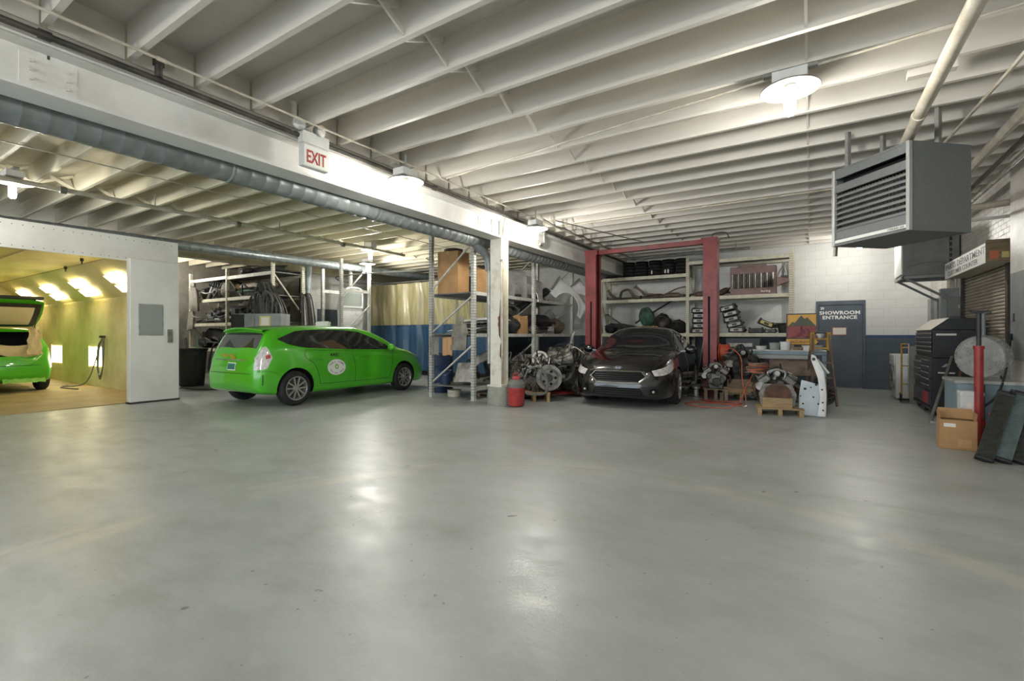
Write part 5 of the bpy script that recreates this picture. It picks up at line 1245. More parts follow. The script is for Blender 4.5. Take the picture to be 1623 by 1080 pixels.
MB().box(-.58, .58, -.22, .22, 0, 1.80).build('body', 'panel_grey', cb, bevel=.008); MB().box(-.56, -.05, -.228, -.22, .1, 1.76).build('door', 'panel_grey', cb, smooth=0); MB().box(-.03, .56, -.228, -.22, .1, 1.76).build('door', 'panel_grey', cb, smooth=0)
MB().box(.08, .34, -.234, -.228, 1.5, 1.74).build('paper', 'paper_yellow', cb, smooth=0); MB().box(-.6, -.3, -.26, -.21, 1.45, 1.78).build('dark_panel', 'tool_black', cb, smooth=0)
MB().box(.12, .30, -.236, -.234, 1.53, 1.71).build('paper', 'paper', cb, smooth=0)
bn = thing('rubbish_bin', 'round dark green plastic bin standing by the booth door', 'bin', (-13.35, 5.75, 0), 0)
MB().lathe([(0, .02), (.24, .02), (.25, 0), (.27, .02), (.33, .88), (.35, .90), (.36, .95), (.345, .95), (.33, .9), (.25, .06), (0, .06)], n=30).build('body', 'bin_green', bn); 
for a in (0, 180): MB().tube(curve_pts([(.335 * math.cos(R(a - 14)), .335 * math.sin(R(a - 14)), .8), (.42 * math.cos(R(a)), .42 * math.sin(R(a)), .78), (.335 * math.cos(R(a + 14)), .335 * math.sin(R(a + 14)), .8)], 5), .016, 6).build('handle', 'bin_green', bn)
for k, (m, p) in enumerate((('mint', ((.1, .1, .4), (.16, .05, 1.25))), ('hose_grey', ((-.1, 0, .4), (-.2, -.05, 1.2))), ('grey_pipe', ((0, -.1, .4), (.05, -.2, 1.15))))):
    t = thing('waste_strip', ['mint green strip sticking out of the dark green bin', 'grey hose stub sticking out of the dark green bin', 'thin grey rod sticking out of the dark green bin'][k], 'scrap', (-13.35, 5.75, 0)); MB().bar(p[0], p[1], .05 if k == 0 else .03, .02).build('strip_body', m, t, smooth=0); MB().cbox(p[1], (.06, .03, .03)).build('torn_end', m, t)
lump('black bin bag slumped below the alcove rack', (-12.6, 6.45, 0), (.3, .28, .42), 'rubber', 8, 'bin_bag', 'bag')
t = thing('hose_coil', 'dark hose coil standing against the bag below the alcove rack', 'hose', (-12.75, 6.1, 0), 0)
for k in range(6): MB().tube([(.02 * k + .05 * math.sin(a), .3 * math.cos(a * .35) * (.7 + .05 * k), .62 + .5 * math.sin(a * .35)) for a in range(18)], .016, 6, True).build('loop', 'rubber_grey', t)
t = thing('bumper_beam', 'tall dark channel standing on end before the alcove rack', 'steel channel', (-13.2, 6.75, 0), 0); MB().box(-.1, .1, -.06, -.05, 0, 2.0).box(-.1, -.09, -.05, .05, 0, 2.0).box(.09, .1, -.05, .05, 0, 2.0).build('channel', 'iron', t, smooth=0); MB().box(-.08, .08, -.05, .04, 0, .02).build('foot_plate', 'iron', t, smooth=0)
t = thing('floor_hose', 'thin dark hose snaking on the floor by the dark green bin', 'hose', (0, 0, 0)); MB().tube(curve_pts([(-12.9, 5.3, .02), (-12.2, 5.35, .02), (-11.8, 5.6, .02), (-12.1, 5.9, .02), (-11.4, 6.0, .02), (-10.9, 6.1, .02)], 8), .016, 6).build('hose_body', 'rubber_grey', t); MB().cyl((-12.93, 5.3, .02), (-12.86, 5.3, .02), .022, n=8).build('hose_end', 'silver', t)
# white vehicle door held in the frame before the curtain
wd = thing('vehicle_door', 'white van door with window frame hung in the grey rack frame', 'vehicle door', (-11.3, 8.55, 1.27), R(90))
P = [[(.05 + .85 * i / 10, -.03 * math.sin(math.pi * k / 8) + .01, .0 + .82 * k / 8) for k in range(9)] for i in range(11)]
MB().grid(P).build('skin', 'white_panel', wd, smooth=60, solid=.05)
MB().tube(curve_pts([(.06, 0, .82), (.12, 0, 1.1), (.35, 0, 1.36), (.7, 0, 1.4), (.88, 0, 1.3), (.9, 0, .82)], 6), .03, 8).build('window_frame', 'white_panel', wd); MB().bar((.05, -.02, .84), (.9, -.02, .84), .03, .05).build('belt_rail', 'white_panel', wd, smooth=0)
MB().box(.6, .78, -.055, -.03, .62, .66).build('door_handle', 'white_panel', wd, bevel=.006); MB().box(.1, .84, .0, .004, .86, 1.28).build('window_pane', 'liquid_window', wd, smooth=0)
MB().box(.5, .9, -.01, .03, .02, .3).build('arch_cutout', 'tool_black', wd, smooth=0)
# ================================================================== centre rack contents
box_carton('tall brown carton standing on the top shelf of the centre rack', (-6.42, 7.78, 2.15), R(8), .5, .46, .89)
t = thing('tyre_tube', 'black rubber ring on top of the tall brown carton', 'ring', (-6.42, 7.78, 3.04)); MB().lathe([(.14, 0), (.2, .02), (.2, .06), (.14, .08)], n=20, closed=True).build('ring_body', 'rubber', t); MB().box(.18, .22, -.02, .02, .02, .06).build('valve', 'iron', t)
box_carton('squat open brown carton beside the column on the top rack shelf', (-5.88, 8.28, 2.15), R(5), .46, .5, .52, 'cardboard_light', True)
t = thing('paper_tube', 'white funnel tube sticking out of the squat carton', 'tube', (-5.9, 8.2, 2.4)); MB().cyl((0, 0, 0), (.12, .25, .55), .07, .09, n=14).build('tube_body', 'white_panel', t); MB().lathe([(.085, 0), (.1, 0), (.1, .03), (.085, .03)], (.12, .25, .55), (.2, .4, .9), 14).build('rim', 'white_panel', t)
lump('dark wiring bundle between the two cartons on the rack', (-6.25, 8.2, 2.15), (.14, .14, .2), 'rubber', 4, 'wiring_bundle', 'bundle')
fender('grey fender liner standing on the top rack shelf past the column', (-5.95, 9.0, 2.16), R(80), 'grey_plastic', rot=(R(6), 0, R(50)), s=1.15)
fender('pale grey fender liner leaning in front on the top rack shelf', (-5.75, 9.45, 2.16), 0, 'silver_part', rot=(R(-10), R(10), R(55)), s=1.15)
hood('crumpled grey splash panel on the top rack shelf past the column', (-5.9, 8.75, 2.4), 0, (R(75), R(14), R(48)), 'grey_plastic', .8, .7, name='splash_panel', cat='panel')
bumper('black bumper end sticking up from the top rack shelf', (-5.75, 10.4, 2.18), 0, 1.3, 'black_plastic', rot=(R(-20), R(-25), R(80)), h=.2)
fender('white front fender hanging over the top rack shelf edge', (-5.35, 10.95, 2.05), 0, 'white_panel', rot=(R(-14), R(38), R(48)), s=1.1)
fender('second white front fender overhanging the top rack shelf', (-5.25, 11.55, 2.08), 0, 'white_panel', rot=(R(-10), R(50), R(44)), s=1.05)
bumper('grey bumper beam lying far back on the top rack shelf', (-6.0, 10.6, 2.15), R(90), 1.5, 'grey_plastic', h=.16)
# middle shelf
for k in range(5):
    hood(['pale flat panel on the middle rack shelf', 'second pale flat panel on the middle rack shelf', 'third flat panel, darker, on the middle rack shelf', 'fourth flat panel on the middle rack shelf', 'topmost white flat panel on the middle rack shelf'][k], (-6.1 + .04 * k, 8.05 + .05 * k, 1.34 + .065 * k), R(90 + jit(6)), None, ['grey_plastic', 'white_panel', 'dark_plastic', 'grey_plastic', 'white_panel'][k], 1.1 - .08 * k, .85, 'flat panels on the middle rack shelf', 'body_panel', 'panel')
seat_panel('grey seat cover drooping over the middle rack shelf edge', (-5.95, 7.36, .98), (R(-8), 0, R(10)), 'grey_cloth', s=.75)
lump('black cables on the middle shelf past the column', (-5.85, 9.0, 1.32), (.28, .3, .2), 'black_plastic', 9, 'cable_pile', 'cable')
box_carton('torn brown carton on the middle rack shelf past the column', (-5.72, 9.28, 1.32), R(90), .34, .3, .34, 'cardboard', True)
t = thing('wire_spool', 'dark ribbed coil standing on the middle rack shelf next to the torn carton', 'coil', (-5.85, 9.05, 1.72)); 
for k in range(6): MB().tube([(.02 * k, .2 * math.cos(a * .42), .12 + .1 * math.sin(a * .42)) for a in range(15)], .012, 5, True).build('loop', 'rubber', t)
bumper('big black bumper cover on the middle shelf before the second post', (-5.75, 10.5, 1.5), 0, 1.5, 'black_plastic', rot=(R(-15), 0, R(88)), h=.32)
bumper('second black bumper cover nested under the big one on the middle shelf', (-5.7, 10.6, 1.34), 0, 1.4, 'dark_plastic', rot=(R(-55), 0, R(92)), h=.26)
gearbox('small grey gearbox on the middle rack shelf past the second post', (-5.8, 9.95, 1.32), R(70), .55, 'alu', 3)
gearbox('another small grey gearbox on the middle rack shelf below the black bumper', (-5.72, 10.75, 1.32), R(110), .5, 'silver_part', 5)
lump('dark parts bundle on the far end of the middle rack shelf', (-5.9, 11.4, 1.32), (.25, .3, .2), 'rust_pipe', 12, 'parts_bundle', 'bundle')
# towels
for k, (y, m, lab) in enumerate(((-6.55, 'grey_cloth', 'grey rag hanging on the end frame of the centre rack'), (-6.2, 'cardboard_light', 'tan rag hanging on the end frame beside the grey one'))):
    t = thing('hanging_rag', lab, 'rag', (y, 7.33, 0))
    MB().grid([[(-.13 + .26 * i / 8, -.012 * math.sin(i * 1.7) - .01, 1.24 - .36 * j / 6 - .01 * math.sin(i)) for j in range(7)] for i in range(9)]).build('cloth', m, t, solid=.004, smooth=60); MB().cyl((-.15, 0, 1.245), (.15, 0, 1.245), .008, n=6).build('rod', 'galv', t)
# low shelf
engine('small engine with a ribbed alloy cover on the low rack shelf', (-6.15, 7.95, .26), R(35), .72, 'alu', seed=2)
hood('round shouldered alloy cover plate leaning on the small engine', (-5.95, 7.6, .52), 0, (R(70), 0, R(20)), 'silver_part', .45, .42, name='cover_plate', cat='plate')
t = thing('plastic_drum', 'blue plastic drum behind the low rack shelf', 'drum', (-7.15, 8.2, 0)); MB().lathe([(0, 0), (.27, 0), (.28, .03), (.285, .28), (.295, .3), (.285, .32), (.285, .58), (.295, .6), (.285, .62), (.28, .86), (.26, .9), (0, .9)], n=28).build('body', 'blue_drum', t); MB().cyl((.1, 0, .9), (.1, 0, .92), .03, n=10).build('bung', 'black_plastic', t)
t = thing('plastic_bucket', 'blue plastic bucket on the low rack shelf end', 'bucket', (-6.5, 7.6, .26)); MB().lathe([(0, .0), (.11, 0), (.135, .28), (.145, .29), (.13, .28), (.105, .01), (0, .01)], n=20).build('body', 'blue_drum', t); MB().tube(curve_pts([(-.14, 0, .27), (-.1, -.1, .2), (.1, -.1, .2), (.14, 0, .27)], 5), .005, 5).build('bail', 'galv', t)
t = thing('fan_shroud', 'large round black fan shroud on the low rack shelf', 'shroud', (-5.75, 8.35, .28), R(60)); MB().lathe([(.1, .0), (.3, 0), (.34, .04), (.34, .16), (.28, .2), (.27, .17), (.32, .14), (.31, .05), (.1, .03)], (0, 0, .34), (0.3, -1, .35), 30, closed=True).build('ring', 'black_plastic', t)
for k in range(7): MB().bar((.1 * math.cos(k * .9), -.05, .36 + .1 * math.sin(k * .9)), (.3 * math.cos(k * .9 + .2), -.06, .36 + .3 * math.sin(k * .9 + .2)), .07, .01, up=(0, 1, 0)).build('blade', 'dark_plastic', t, smooth=0)
hood('grey flat tray tipped over the black fan shroud', (-5.72, 7.95, .82), 0, (R(30), R(-25), R(30)), 'grey_plastic', .5, .4, name='tray', cat='tray')
lump('mint green sack drooping off the low rack shelf', (-5.42, 8.05, .12), (.16, .16, .26), 'mint', 21, 'sack', 'sack', straps=False)
muffler('silver muffler on the low rack shelf end', (-5.85, 8.6, .27), R(80), .5, 'silver_part')
t = thing('paint_pail', 'cream paint pail under the low rack shelf', 'pail', (-6.35, 7.72, 0)); MB().lathe([(0, 0), (.14, 0), (.145, .13), (.15, .14), (.13, .14), (0, .135)], n=22).build('can', 'pail', t); MB().tube(curve_pts([(-.15, 0, .12), (0, -.17, .08), (.15, 0, .12)], 5), .004, 5).build('bail', 'galv', t)
t = pallet('flat splintered board below the centre rack', (-5.75, 8.2, 0), R(20), .5, .4, .07, 'wood_old', 3)
# floor pile past the column: gearboxes and engines on skids
sk = pallet('long red painted skid under the scrap engines', (-4.35, 9.35, 0), R(62), 1.9, .75, .1, 'red_paint', 4)
pallet('stacked timber skid beside the red shop vacuum', (-4.62, 8.05, 0), R(35), .62, .5, .18, 'wood', 4)
engine('scrap engine tangled with silver runners beside the column', (-4.95, 8.45, .02), R(30), 1.05, 'alu', seed=4)
gearbox('large silver bell housing gearbox in the scrap pile facing the aisle', (-4.42, 8.38, .20), R(25), 1.25, 'alu', 7)
gearbox('upright silver gearbox at the centre of the scrap pile', (-4.25, 8.95, .12), 0, 1.15, 'alu', 8, rot=(R(-35), 0, R(-20)))
engine('scrap engine on the red skid at the centre of the pile', (-4.55, 9.15, .12), R(-20), 1.1, 'alu', seed=9)
gearbox('round silver gearbox on the red skid end by the sedan', (-4.12, 9.55, .1), R(50), 1.05, 'alu_dark', 10)
engine('dark scrap engine at the end of the skid by the sedan', (-4.35, 10.0, .12), R(10), 1.12, 'iron', seed=12)
gearbox('silver gearbox lying on top of the scrap engines', (-4.6, 8.85, .72), 0, .7, 'silver_part', 13, rot=(R(15), R(20), R(70)))
muffler('silver muffler standing upright on the scrap pile', (-4.45, 9.35, .78), 0, .36, 'silver_part', rot=(0, R(-70), R(20)), tail=.4)
engine('spare engine top rising behind the scrap pile', (-5.8, 9.7, .26), R(80), .95, 'alu', seed=15)
engine('another spare engine behind the scrap pile by the lift post', (-5.8, 10.8, .26), R(70), .95, 'alu', seed=16)
sv = thing('wiring_tangle', 'tangle of pale wires and tubes over the scrap pile', 'wires', (-4.5, 8.9, .6)); rn = random.Random(5)
for k in range(26):
    a = Vector((rn.uniform(-.35, .35), rn.uniform(-.6, .8), rn.uniform(-.05, .25))); b_ = a + Vector((rn.uniform(-.3, .3), rn.uniform(-.3, .3), rn.uniform(-.1, .1))); m_ = (a + b_) / 2 + Vector((rn.uniform(-.1, .1), rn.uniform(-.1, .1), rn.uniform(.05, .2)))
    MB().tube(curve_pts([a, m_, b_], 6), rn.choice([.008, .012, .016]), 5).build('wire', rn.choice(['silver_part', 'hose_grey', 'rubber', 'alu']), sv)
# ---- red shop vacuum by the footing
vc = thing('shop_vacuum', 'red and black shop vacuum with a looped grey hose beside the footing', 'vacuum', (-4.50, 7.22, 0), R(30), scale=.78)
MB().lathe([(0, .02), (.17, .02), (.185, .05), (.2, .42), (.205, .44), (.195, .45), (0, .45)], n=28).build('drum', 'red_can', vc); MB().lathe([(.2, .43), (.212, .45), (.21, .52), (.16, .58), (.15, .62), (0, .62)], n=28).build('lid', 'grey_plastic', vc)
MB().box(-.09, .09, -.08, .08, .60, .70).build('motor_cap', 'red_can', vc, bevel=.02, seg=2); MB().tube(curve_pts([(-.07, 0, .69), (-.05, 0, .76), (.05, 0, .76), (.07, 0, .69)], 5), .012, 6).build('handle', 'red_can', vc)
for k in range(4): MB().ball((.15 * math.cos(k * 1.571 + .6), .15 * math.sin(k * 1.571 + .6), .018), .018, 8, 5).build('caster', 'rubber', vc)
MB().tube(curve_pts([(.15, .05, .55), (.3, .02, .85), (.55, 0, .9), (.72, 0, .6), (.68, -.02, .32), (.45, -.05, .28), (.25, -.1, .3)], 8), .028, 10).build('hose', 'hose_grey', vc)
for k in range(2): MB().box(-.205, .205, -.02, .02, .30 + .0 * k, .34).build('latch', 'black_plastic', vc, smooth=0) if k == 0 else None
# ================================================================== two post lift
lf = thing('car_lift', 'red two post car lift with overhead crossbar straddling the black sedan', 'car lift')
for k, (px_, py_, sx) in enumerate(((-4.48, 10.78, 1), (-1.80, 10.70, -1))):
    p = MB(); p.m = Matrix.Translation((px_, py_, 0))
    p.box(-.15 * sx, -.14 * sx, -.17, .17, .02, 3.32).box(-.14 * sx, .12 * sx, -.17, -.155, .02, 3.32).box(-.14 * sx, .12 * sx, .155, .17, .02, 3.32)
    p.box(.105 * sx, .12 * sx, -.155, -.08, .02, 3.32).box(.105 * sx, .12 * sx, .08, .155, .02, 3.32)
    post = p.build('post', 'lift_red', lf, smooth=0)
    MB().box(px_ - .22, px_ + .22, py_ - .26, py_ + .26, 0, .02).build('base_plate', 'lift_red', lf, smooth=0)
    MB().box(px_ - .12 * sx, px_ + .10 * sx, py_ - .14, py_ + .14, .35, 1.15).build('carriage', 'red_paint', lf, smooth=0)
    MB().box(px_ - .02, px_ + .02, py_ - .178, py_ - .171, .6, 2.1).build('cable_slot', 'void_black', post, smooth=0)
    MB().box(px_ - .16, px_ + .16, py_ - .18, py_ + .18, 3.22, 3.34).build('head_box', 'lift_red', lf, smooth=0)
    for sy in (-1, 1):
        MB().bar((px_ + .05 * sx, py_ + .05 * sy, .12), (px_ + .50 * sx, py_ + .75 * sy, .11), .1, .08).build('swing_arm', 'red_paint' if sy > 0 else 'iron', lf, smooth=0)
        MB().lathe([(0, 0), (.07, 0), (.07, .05), (.05, .06), (.05, .1), (.06, .12), (0, .12)], (px_ + .50 * sx, py_ + .75 * sy, .10), n=16).build('arm_pad', 'silver_part', lf)
MB().bar((-4.48, 10.78, 3.285), (-1.80, 10.70, 3.285), .14, .1).build('crossbar', 'lift_red', lf, smooth=0)
MB().tube(curve_pts([(-1.75, 10.6, 3.34), (-1.72, 10.6, 3.42), (-1.5, 10.6, 3.42), (-1.42, 10.6, 3.3)], 5), .012, 6).build('hose_loop', 'black_pipe', lf)
text('ROTARY', .11, 'white_paint', (-1.955, 10.528, 1.0), (0, 0, 1), (-1, 0, 0), lf, bold=.001) if False else None
pd = thing('lift_adapter', 'grey steel lift pad adapter standing beside the base of the lift post', 'lift pad', (-1.98, 10.15, 0)); MB().lathe([(0, 0), (.1, 0), (.1, .02), (.05, .04), (.05, .18), (.08, .2), (.08, .24), (0, .24)], n=18).build('stem', 'silver_part', pd); MB().box(-.09, .09, -.06, .06, .24, .28).build('saddle', 'rubber_grey', pd, bevel=.008)
pd2 = dup(pd, 'second steel lift pad adapter, shorter and behind the first', (-2.25, 10.45, 0), R(30)); pd2.scale = (1, 1, .8)
# orange reel on the lift post, orange hoses
rl = thing('hose_reel', 'orange air hose wound on a reel beside the lift post', 'hose reel', (-1.52, 10.66, .93), R(90))
MB().lathe([(.06, -.09), (.18, -.09), (.18, -.08), (.08, -.07), (.08, .07), (.18, .08), (.18, .09), (.06, .09)], (0, 0, 0), (0, 1, 0), 24, closed=True).build('drum', 'orange_reel', rl)
for k in range(6): MB().tube([(.15 * math.cos(a * .4), -.06 + .022 * k, .15 * math.sin(a * .4)) for a in range(16)], .013, 6, True).build('winding', 'orange_hose', rl)
MB().bar((0, 0, 0), (.0, .16, 0), .05, .05).build('axle_bracket', 'iron', rl, smooth=0)
for k, pts in enumerate(([(-1.48, 10.5, .95), (-1.35, 10.3, 1.02), (-1.15, 10.1, .85), (-1.1, 9.9, .45), (-1.02, 9.7, .1), (-1.0, 9.3, .02)], [(-.85, 9.35, .62), (-.95, 9.2, .4), (-1.1, 8.95, .06), (-1.5, 8.85, .015), (-1.95, 9.05, .015), (-1.9, 9.35, .015), (-1.4, 9.45, .015), (-1.0, 9.3, .02)], [(-1.9, 10.0, .015), (-1.6, 9.75, .015), (-1.2, 9.85, .015), (-1.1, 9.6, .015), (-1.5, 9.5, .015), (-1.8, 9.8, .015)])):
    t = thing('orange_hose', ['orange air hose dropping from the reel over the dark engine', 'orange air hose looping across the floor before the lift post', 'orange air hose coil lying on the floor at the lift base'][k], 'hose'); q = curve_pts(pts, 8); MB().tube(q, .009, 6).build('hose_body', 'orange_hose', t); MB().cyl(q[-1], q[-1] + (q[-1] - q[-2]).normalized() * .05, .014, n=8).build('coupler', 'silver', t)
# ================================================================== back rack contents
g2 = 'black coils on the top back shelf'
for k, x in enumerate((-4.50, -4.12, -3.74, -3.37, -3.0)):
    t = thing('hose_coil', ['black hose coil at the left end of the top back shelf', 'black hose coil second on the top back shelf', 'black hose coil with one pale tag on the top back shelf', 'black hose coil with two pale tags on the top back shelf', 'black hose coil at the post end of the top back shelf'][k], 'coil', (x, 13.5, 2.95), 0, g2)
    for j in range(10): MB().lathe([(.13, 0), (.175, .008), (.185, .022), (.175, .036), (.13, .042)], (jit(.012), jit(.012), .046 * j), n=20, closed=True).build('turn', 'rubber' if j % 2 else 'rubber_grey', t)
    for j in range((0, 0, 1, 2, 0)[k]): MB().box(-.06 + .08 * j, -.02 + .08 * j, -.215, -.203, .06, .16).build('tag', 'paper', t, smooth=0)
    if k == 0: lump('black net bundle slumped at the end of the top back shelf', (-5.05, 13.45, 2.95), (.2, .22, .045), 'rubber', 31)
exhaust('long exhaust pipe lying along the second back shelf', [(-5.1, 13.35, 2.36), (-4.3, 13.4, 2.36), (-3.6, 13.35, 2.37), (-2.95, 13.45, 2.36)], .035)
exhaust('bent exhaust pipe curling up on the second back shelf', [(-4.7, 13.3, 2.36), (-4.65, 13.3, 2.55), (-4.45, 13.3, 2.6), (-4.3, 13.3, 2.42), (-4.1, 13.3, 2.36)], .035)
exhaust('tall exhaust stub rising from the second back shelf', [(-3.95, 13.4, 2.36), (-4.1, 13.35, 2.55), (-4.25, 13.3, 2.68)], .035)
exhaust('exhaust pipe rising at the left end of the second back shelf', [(-4.85, 13.5, 2.36), (-5.0, 13.45, 2.45), (-5.1, 13.4, 2.62)], .04)
exhaust('thin pipe arching over the mufflers on the second back shelf', [(-3.5, 13.45, 2.4), (-3.2, 13.5, 2.56), (-2.95, 13.5, 2.62), (-2.85, 13.5, 2.6)], .02)
muffler('rusty muffler in the middle of the second back shelf', (-3.75, 13.5, 2.31), R(4), .5); muffler('rusty muffler near the post on the second back shelf', (-3.25, 13.4, 2.31), R(184), .45)
muffler('rusty muffler just right of the post on the second back shelf', (-2.4, 13.45, 2.31), R(3), .5); muffler('dark muffler tilted against the old brown heater', (-1.97, 13.5, 2.34), 0, .4, 'rust', rot=(0, R(-28), 0), tail=.25)
oh = thing('old_heater', 'old brown unit heater with vertical slats on the second back shelf', 'heater', (-1.24, 13.28, 2.31), 0)
MB().box(-.52, .52, 0, .4, .0, .72).build('cabinet', 'heater_brown', oh, bevel=.008); MB().box(-.47, .47, -.006, .0, .17, .54).build('opening', 'void_black', oh, smooth=0)
MB().box(-.35, .3, .05, .35, .72, .76).build('top_collar', 'heater_brown', oh, smooth=0)
for k in range(22): MB().cbox((-.455 + k * .0433, -.018, .355), (.028, .006, .36), (0, 0, R(35))).build('slat', 'alu_dark' if k % 3 else 'silver_part', oh, smooth=0)
text('Sterling', .07, 'letter_white', (.18, -.003, .06), (1, 0, 0), (0, 0, 1), oh, bold=.0015)
t = thing('bracket_shelf', 'brown bracket and loose wires beside the old heater', 'bracket', (-.6, 13.4, 2.4)); MB().prism([(-.1, 0), (.16, .1), (.16, .16), (-.1, .22)], (0, 0, .1), (1, 0, 0), (0, 0, 1), .25).build('plate', 'heater_brown', t, smooth=0)
for k in range(5): MB().tube(curve_pts([(-.1, 0, .35), (-.05 + .03 * k, -.05, .5 + .04 * k), (.05, 0, .6 - .06 * k), (.1, 0, .35)], 5), .007, 5).build('wire', 'silver_part', t)
MB().box(-.03, .14, -.05, .1, .3, .36).build('valve_box', 'tool_black', t, smooth=0)
# third shelf
hood('dark grey bonnet panel sloping on the third back shelf', (-4.55, 13.45, 1.50), 0, (R(12), R(12), 0), 'dark_plastic', 1.15, .7)
t = thing('steel_bar', 'grey steel angle slanting across the third back shelf', 'bar', (-4.9, 13.3, 1.34)); MB().bar((-.2, 0, .55), (.6, 0, .02), .04, .04).build('angle', 'alu_dark', t, smooth=0); MB().cbox((-.2, 0, .55), (.08, .06, .06)).build('lug', 'iron', t)
t = thing('black_rod', 'long black rod leaning up behind the teal bag', 'rod', (-3.9, 13.6, 1.34)); MB().cyl((-.45, 0, .3), (.6, 0, .92), .025, n=8).build('shaft', 'black_plastic', t); MB().ball((.6, 0, .92), .035, 8, 6).build('knob', 'black_plastic', t)
lump('teal green cloth bag on the third back shelf', (-3.95, 13.4, 1.54), (.22, .2, .26), 'teal_cloth', 40, 'cloth_bag', 'bag')
box_carton('pinkish brown carton under the teal bag', (-3.85, 13.36, 1.34), 0, .5, .34, .2, 'cardboard_light', False)
lump('tangle of dark wiring beside the teal bag', (-3.5, 13.45, 1.34), (.24, .2, .26), 'iron', 41, 'wiring_bundle', 'bundle')
lump('black hose pile near the post on the third back shelf', (-3.08, 13.42, 1.34), (.22, .2, .18), 'rubber', 42, 'hose_pile', 'hoses')
t = bumper('dark red tail panel on the third back shelf', (-3.5, 13.22, 1.36), 0, .5, 'red_paint', None, h=.1, bow=.02)
lump('dark crushed parts at the left end of the third back shelf', (-5.0, 13.4, 1.34), (.18, .2, .14), 'black_plastic', 43, 'parts_bundle', 'bundle')
g3 = 'stacked lamp units on the third back shelf'
names = ['bottom', 'second', 'third', 'fourth', 'top']
for k in range(5):
    unit(names[k] + ' lamp unit of the stack left of the red post', (-2.52 + jit(.02), 13.35, 1.34 + .135 * k), R(jit(8)), g3, None, 1.15)
    unit(names[k] + ' lamp unit of the leaning stack right of the red post', (-1.80 + .05 * (4 - k) + jit(.03), 13.35, 1.34 + .14 * k + .02), 0, g3, (0, R(-14 if k else 0), R(jit(10))), 1.2)
unit('black lamp unit lying flat right of the leaning stack', (-1.17, 13.35, 1.34), R(6), g3, None, 1.1, 'dark_plastic'); unit('yellowed lamp unit propped at a slant on the third back shelf', (-.98, 13.4, 1.52), 0, g3, (0, R(24), R(10)), 1.15, 'paper_yellow')
unit('beige unit under the slanting yellowed lamp', (-.85, 13.32, 1.34), 0, g3, None, .85, 'grey_plastic')
t = thing('black_pot', 'black tapered housing at the post end of the third back shelf', 'housing', (-.55, 13.4, 1.34)); MB().lathe([(0, 0), (.12, 0), (.15, .2), (.17, .22), (.15, .24), (0, .23)], n=20).build('bowl', 'bin_green', t); MB().box(-.2, .2, -.03, .03, .2, .25).build('flange', 'black_plastic', t, smooth=0)
unit('small black unit between the beige unit and the tapered housing', (-.75, 13.45, 1.47), R(20), g3, None, .8, 'black_plastic')
# low shelf behind the sedan
for k, (x, w_) in enumerate(((-2.45, .3), (-2.15, .2))):
    t = thing('steel_bar', ['grey bar leaning on the low back shelf right of the sedan', 'second grey bar leaning on the low back shelf'][k], 'bar', (x, 13.1, .0)); MB().bar((-.1 + .12 * k, 0, .05), (.08, 0, 1.15), .03, .03).build('bar_body', 'grey_pipe', t, smooth=0); MB().cbox((.08, 0, 1.15), (.05, .04, .04)).build('lug', 'iron', t)
lump('dark parts heap on the low back shelf beside the sedan', (-2.2, 13.4, .3), (.35, .25, .12), 'iron', 50, 'parts_heap', 'parts'); muffler('silver block on the floor shelf beside the sedan', (-2.1, 13.3, .06), R(10), .6, 'silver_part')
lump('dark parts heap on the low back shelf behind the engines', (-1.2, 13.4, .3), (.4, .25, .2), 'iron', 51, 'parts_heap', 'parts')
# ================================================================== engines on crates, table, ladder
pallet('lower timber pallet under the big dark engine', (-1.24, 10.5, 0), R(18), .8, .6, .14, 'wood_old', 4)
t = thing('timber_block', 'stack of timber blocks holding the big dark engine', 'timber', (-1.24, 10.5, .14), R(18)); MB().box(-.34, .34, -.24, -.06, 0, .09).build('block', 'wood', t, bevel=.004); MB().box(-.34, .34, .06, .24, 0, .09).build('block', 'wood', t, bevel=.004); MB().box(-.32, .32, -.24, .24, .091, .12).build('board', 'wood_old', t, smooth=0); MB().box(-.24, .24, -.2, .2, .121, .27).build('block', 'wood_old', t, bevel=.004)
engine('big dark engine with round pulleys on timber blocks', (-1.22, 10.5, .41), R(22), 1.0, 'iron', seed=21)
engine('grey engine with side tubes standing between post and dark engine', (-1.62, 10.22, .22), R(10), .85, 'alu', seed=22)
pallet('small timber skid under the grey engine', (-1.62, 10.22, 0), R(10), .45, .45, .22, 'wood_old', 3)
for k in range(2):
    t = thing('plastic_crate', ['black plastic crate below the third back shelf', 'black plastic tray under the crate behind the dark engine'][k], 'crate', (-1.35, 11.9, .9 - .0 * k), R(4)) if False else None
t = thing('steel_locker', 'black steel box standing behind the dark engine', 'box', (-1.35, 12.3, 0), R(4)); MB().box(-.36, .36, -.25, .25, 0, 1.22).build('body', 'tool_black', t, bevel=.01); MB().box(-.3, .2, -.262, -.25, 1.02, 1.1).build('silver_strip', 'silver_part', t, smooth=0); MB().box(-.36, .36, -.27, -.25, .9, .96).build('rail', 'tool_face', t, smooth=0)
pallet('pale timber pallet under the engine with the rusty flywheel', (-.44, 8.82, 0), R(8), .66, .5, .12, 'wood', 4)
t = thing('timber_block', 'pale timber box holding up the flywheel engine', 'timber', (-.46, 8.68, .12), R(8)); MB().box(-.21, .21, -.07, -.05, 0, .16).build('front_board', 'wood', t, smooth=0); MB().box(-.21, .21, .3, .32, 0, .16).build('rear_board', 'wood', t, smooth=0); MB().box(-.21, -.19, -.05, .3, 0, .16).build('side_board', 'wood', t, smooth=0); MB().box(.19, .21, -.05, .3, 0, .16).build('side_board', 'wood', t, smooth=0)
engine('silver engine with a rusty flywheel on the pale pallet', (-.50, 9.06, .13), R(8), 1.0, 'alu', True, 24)
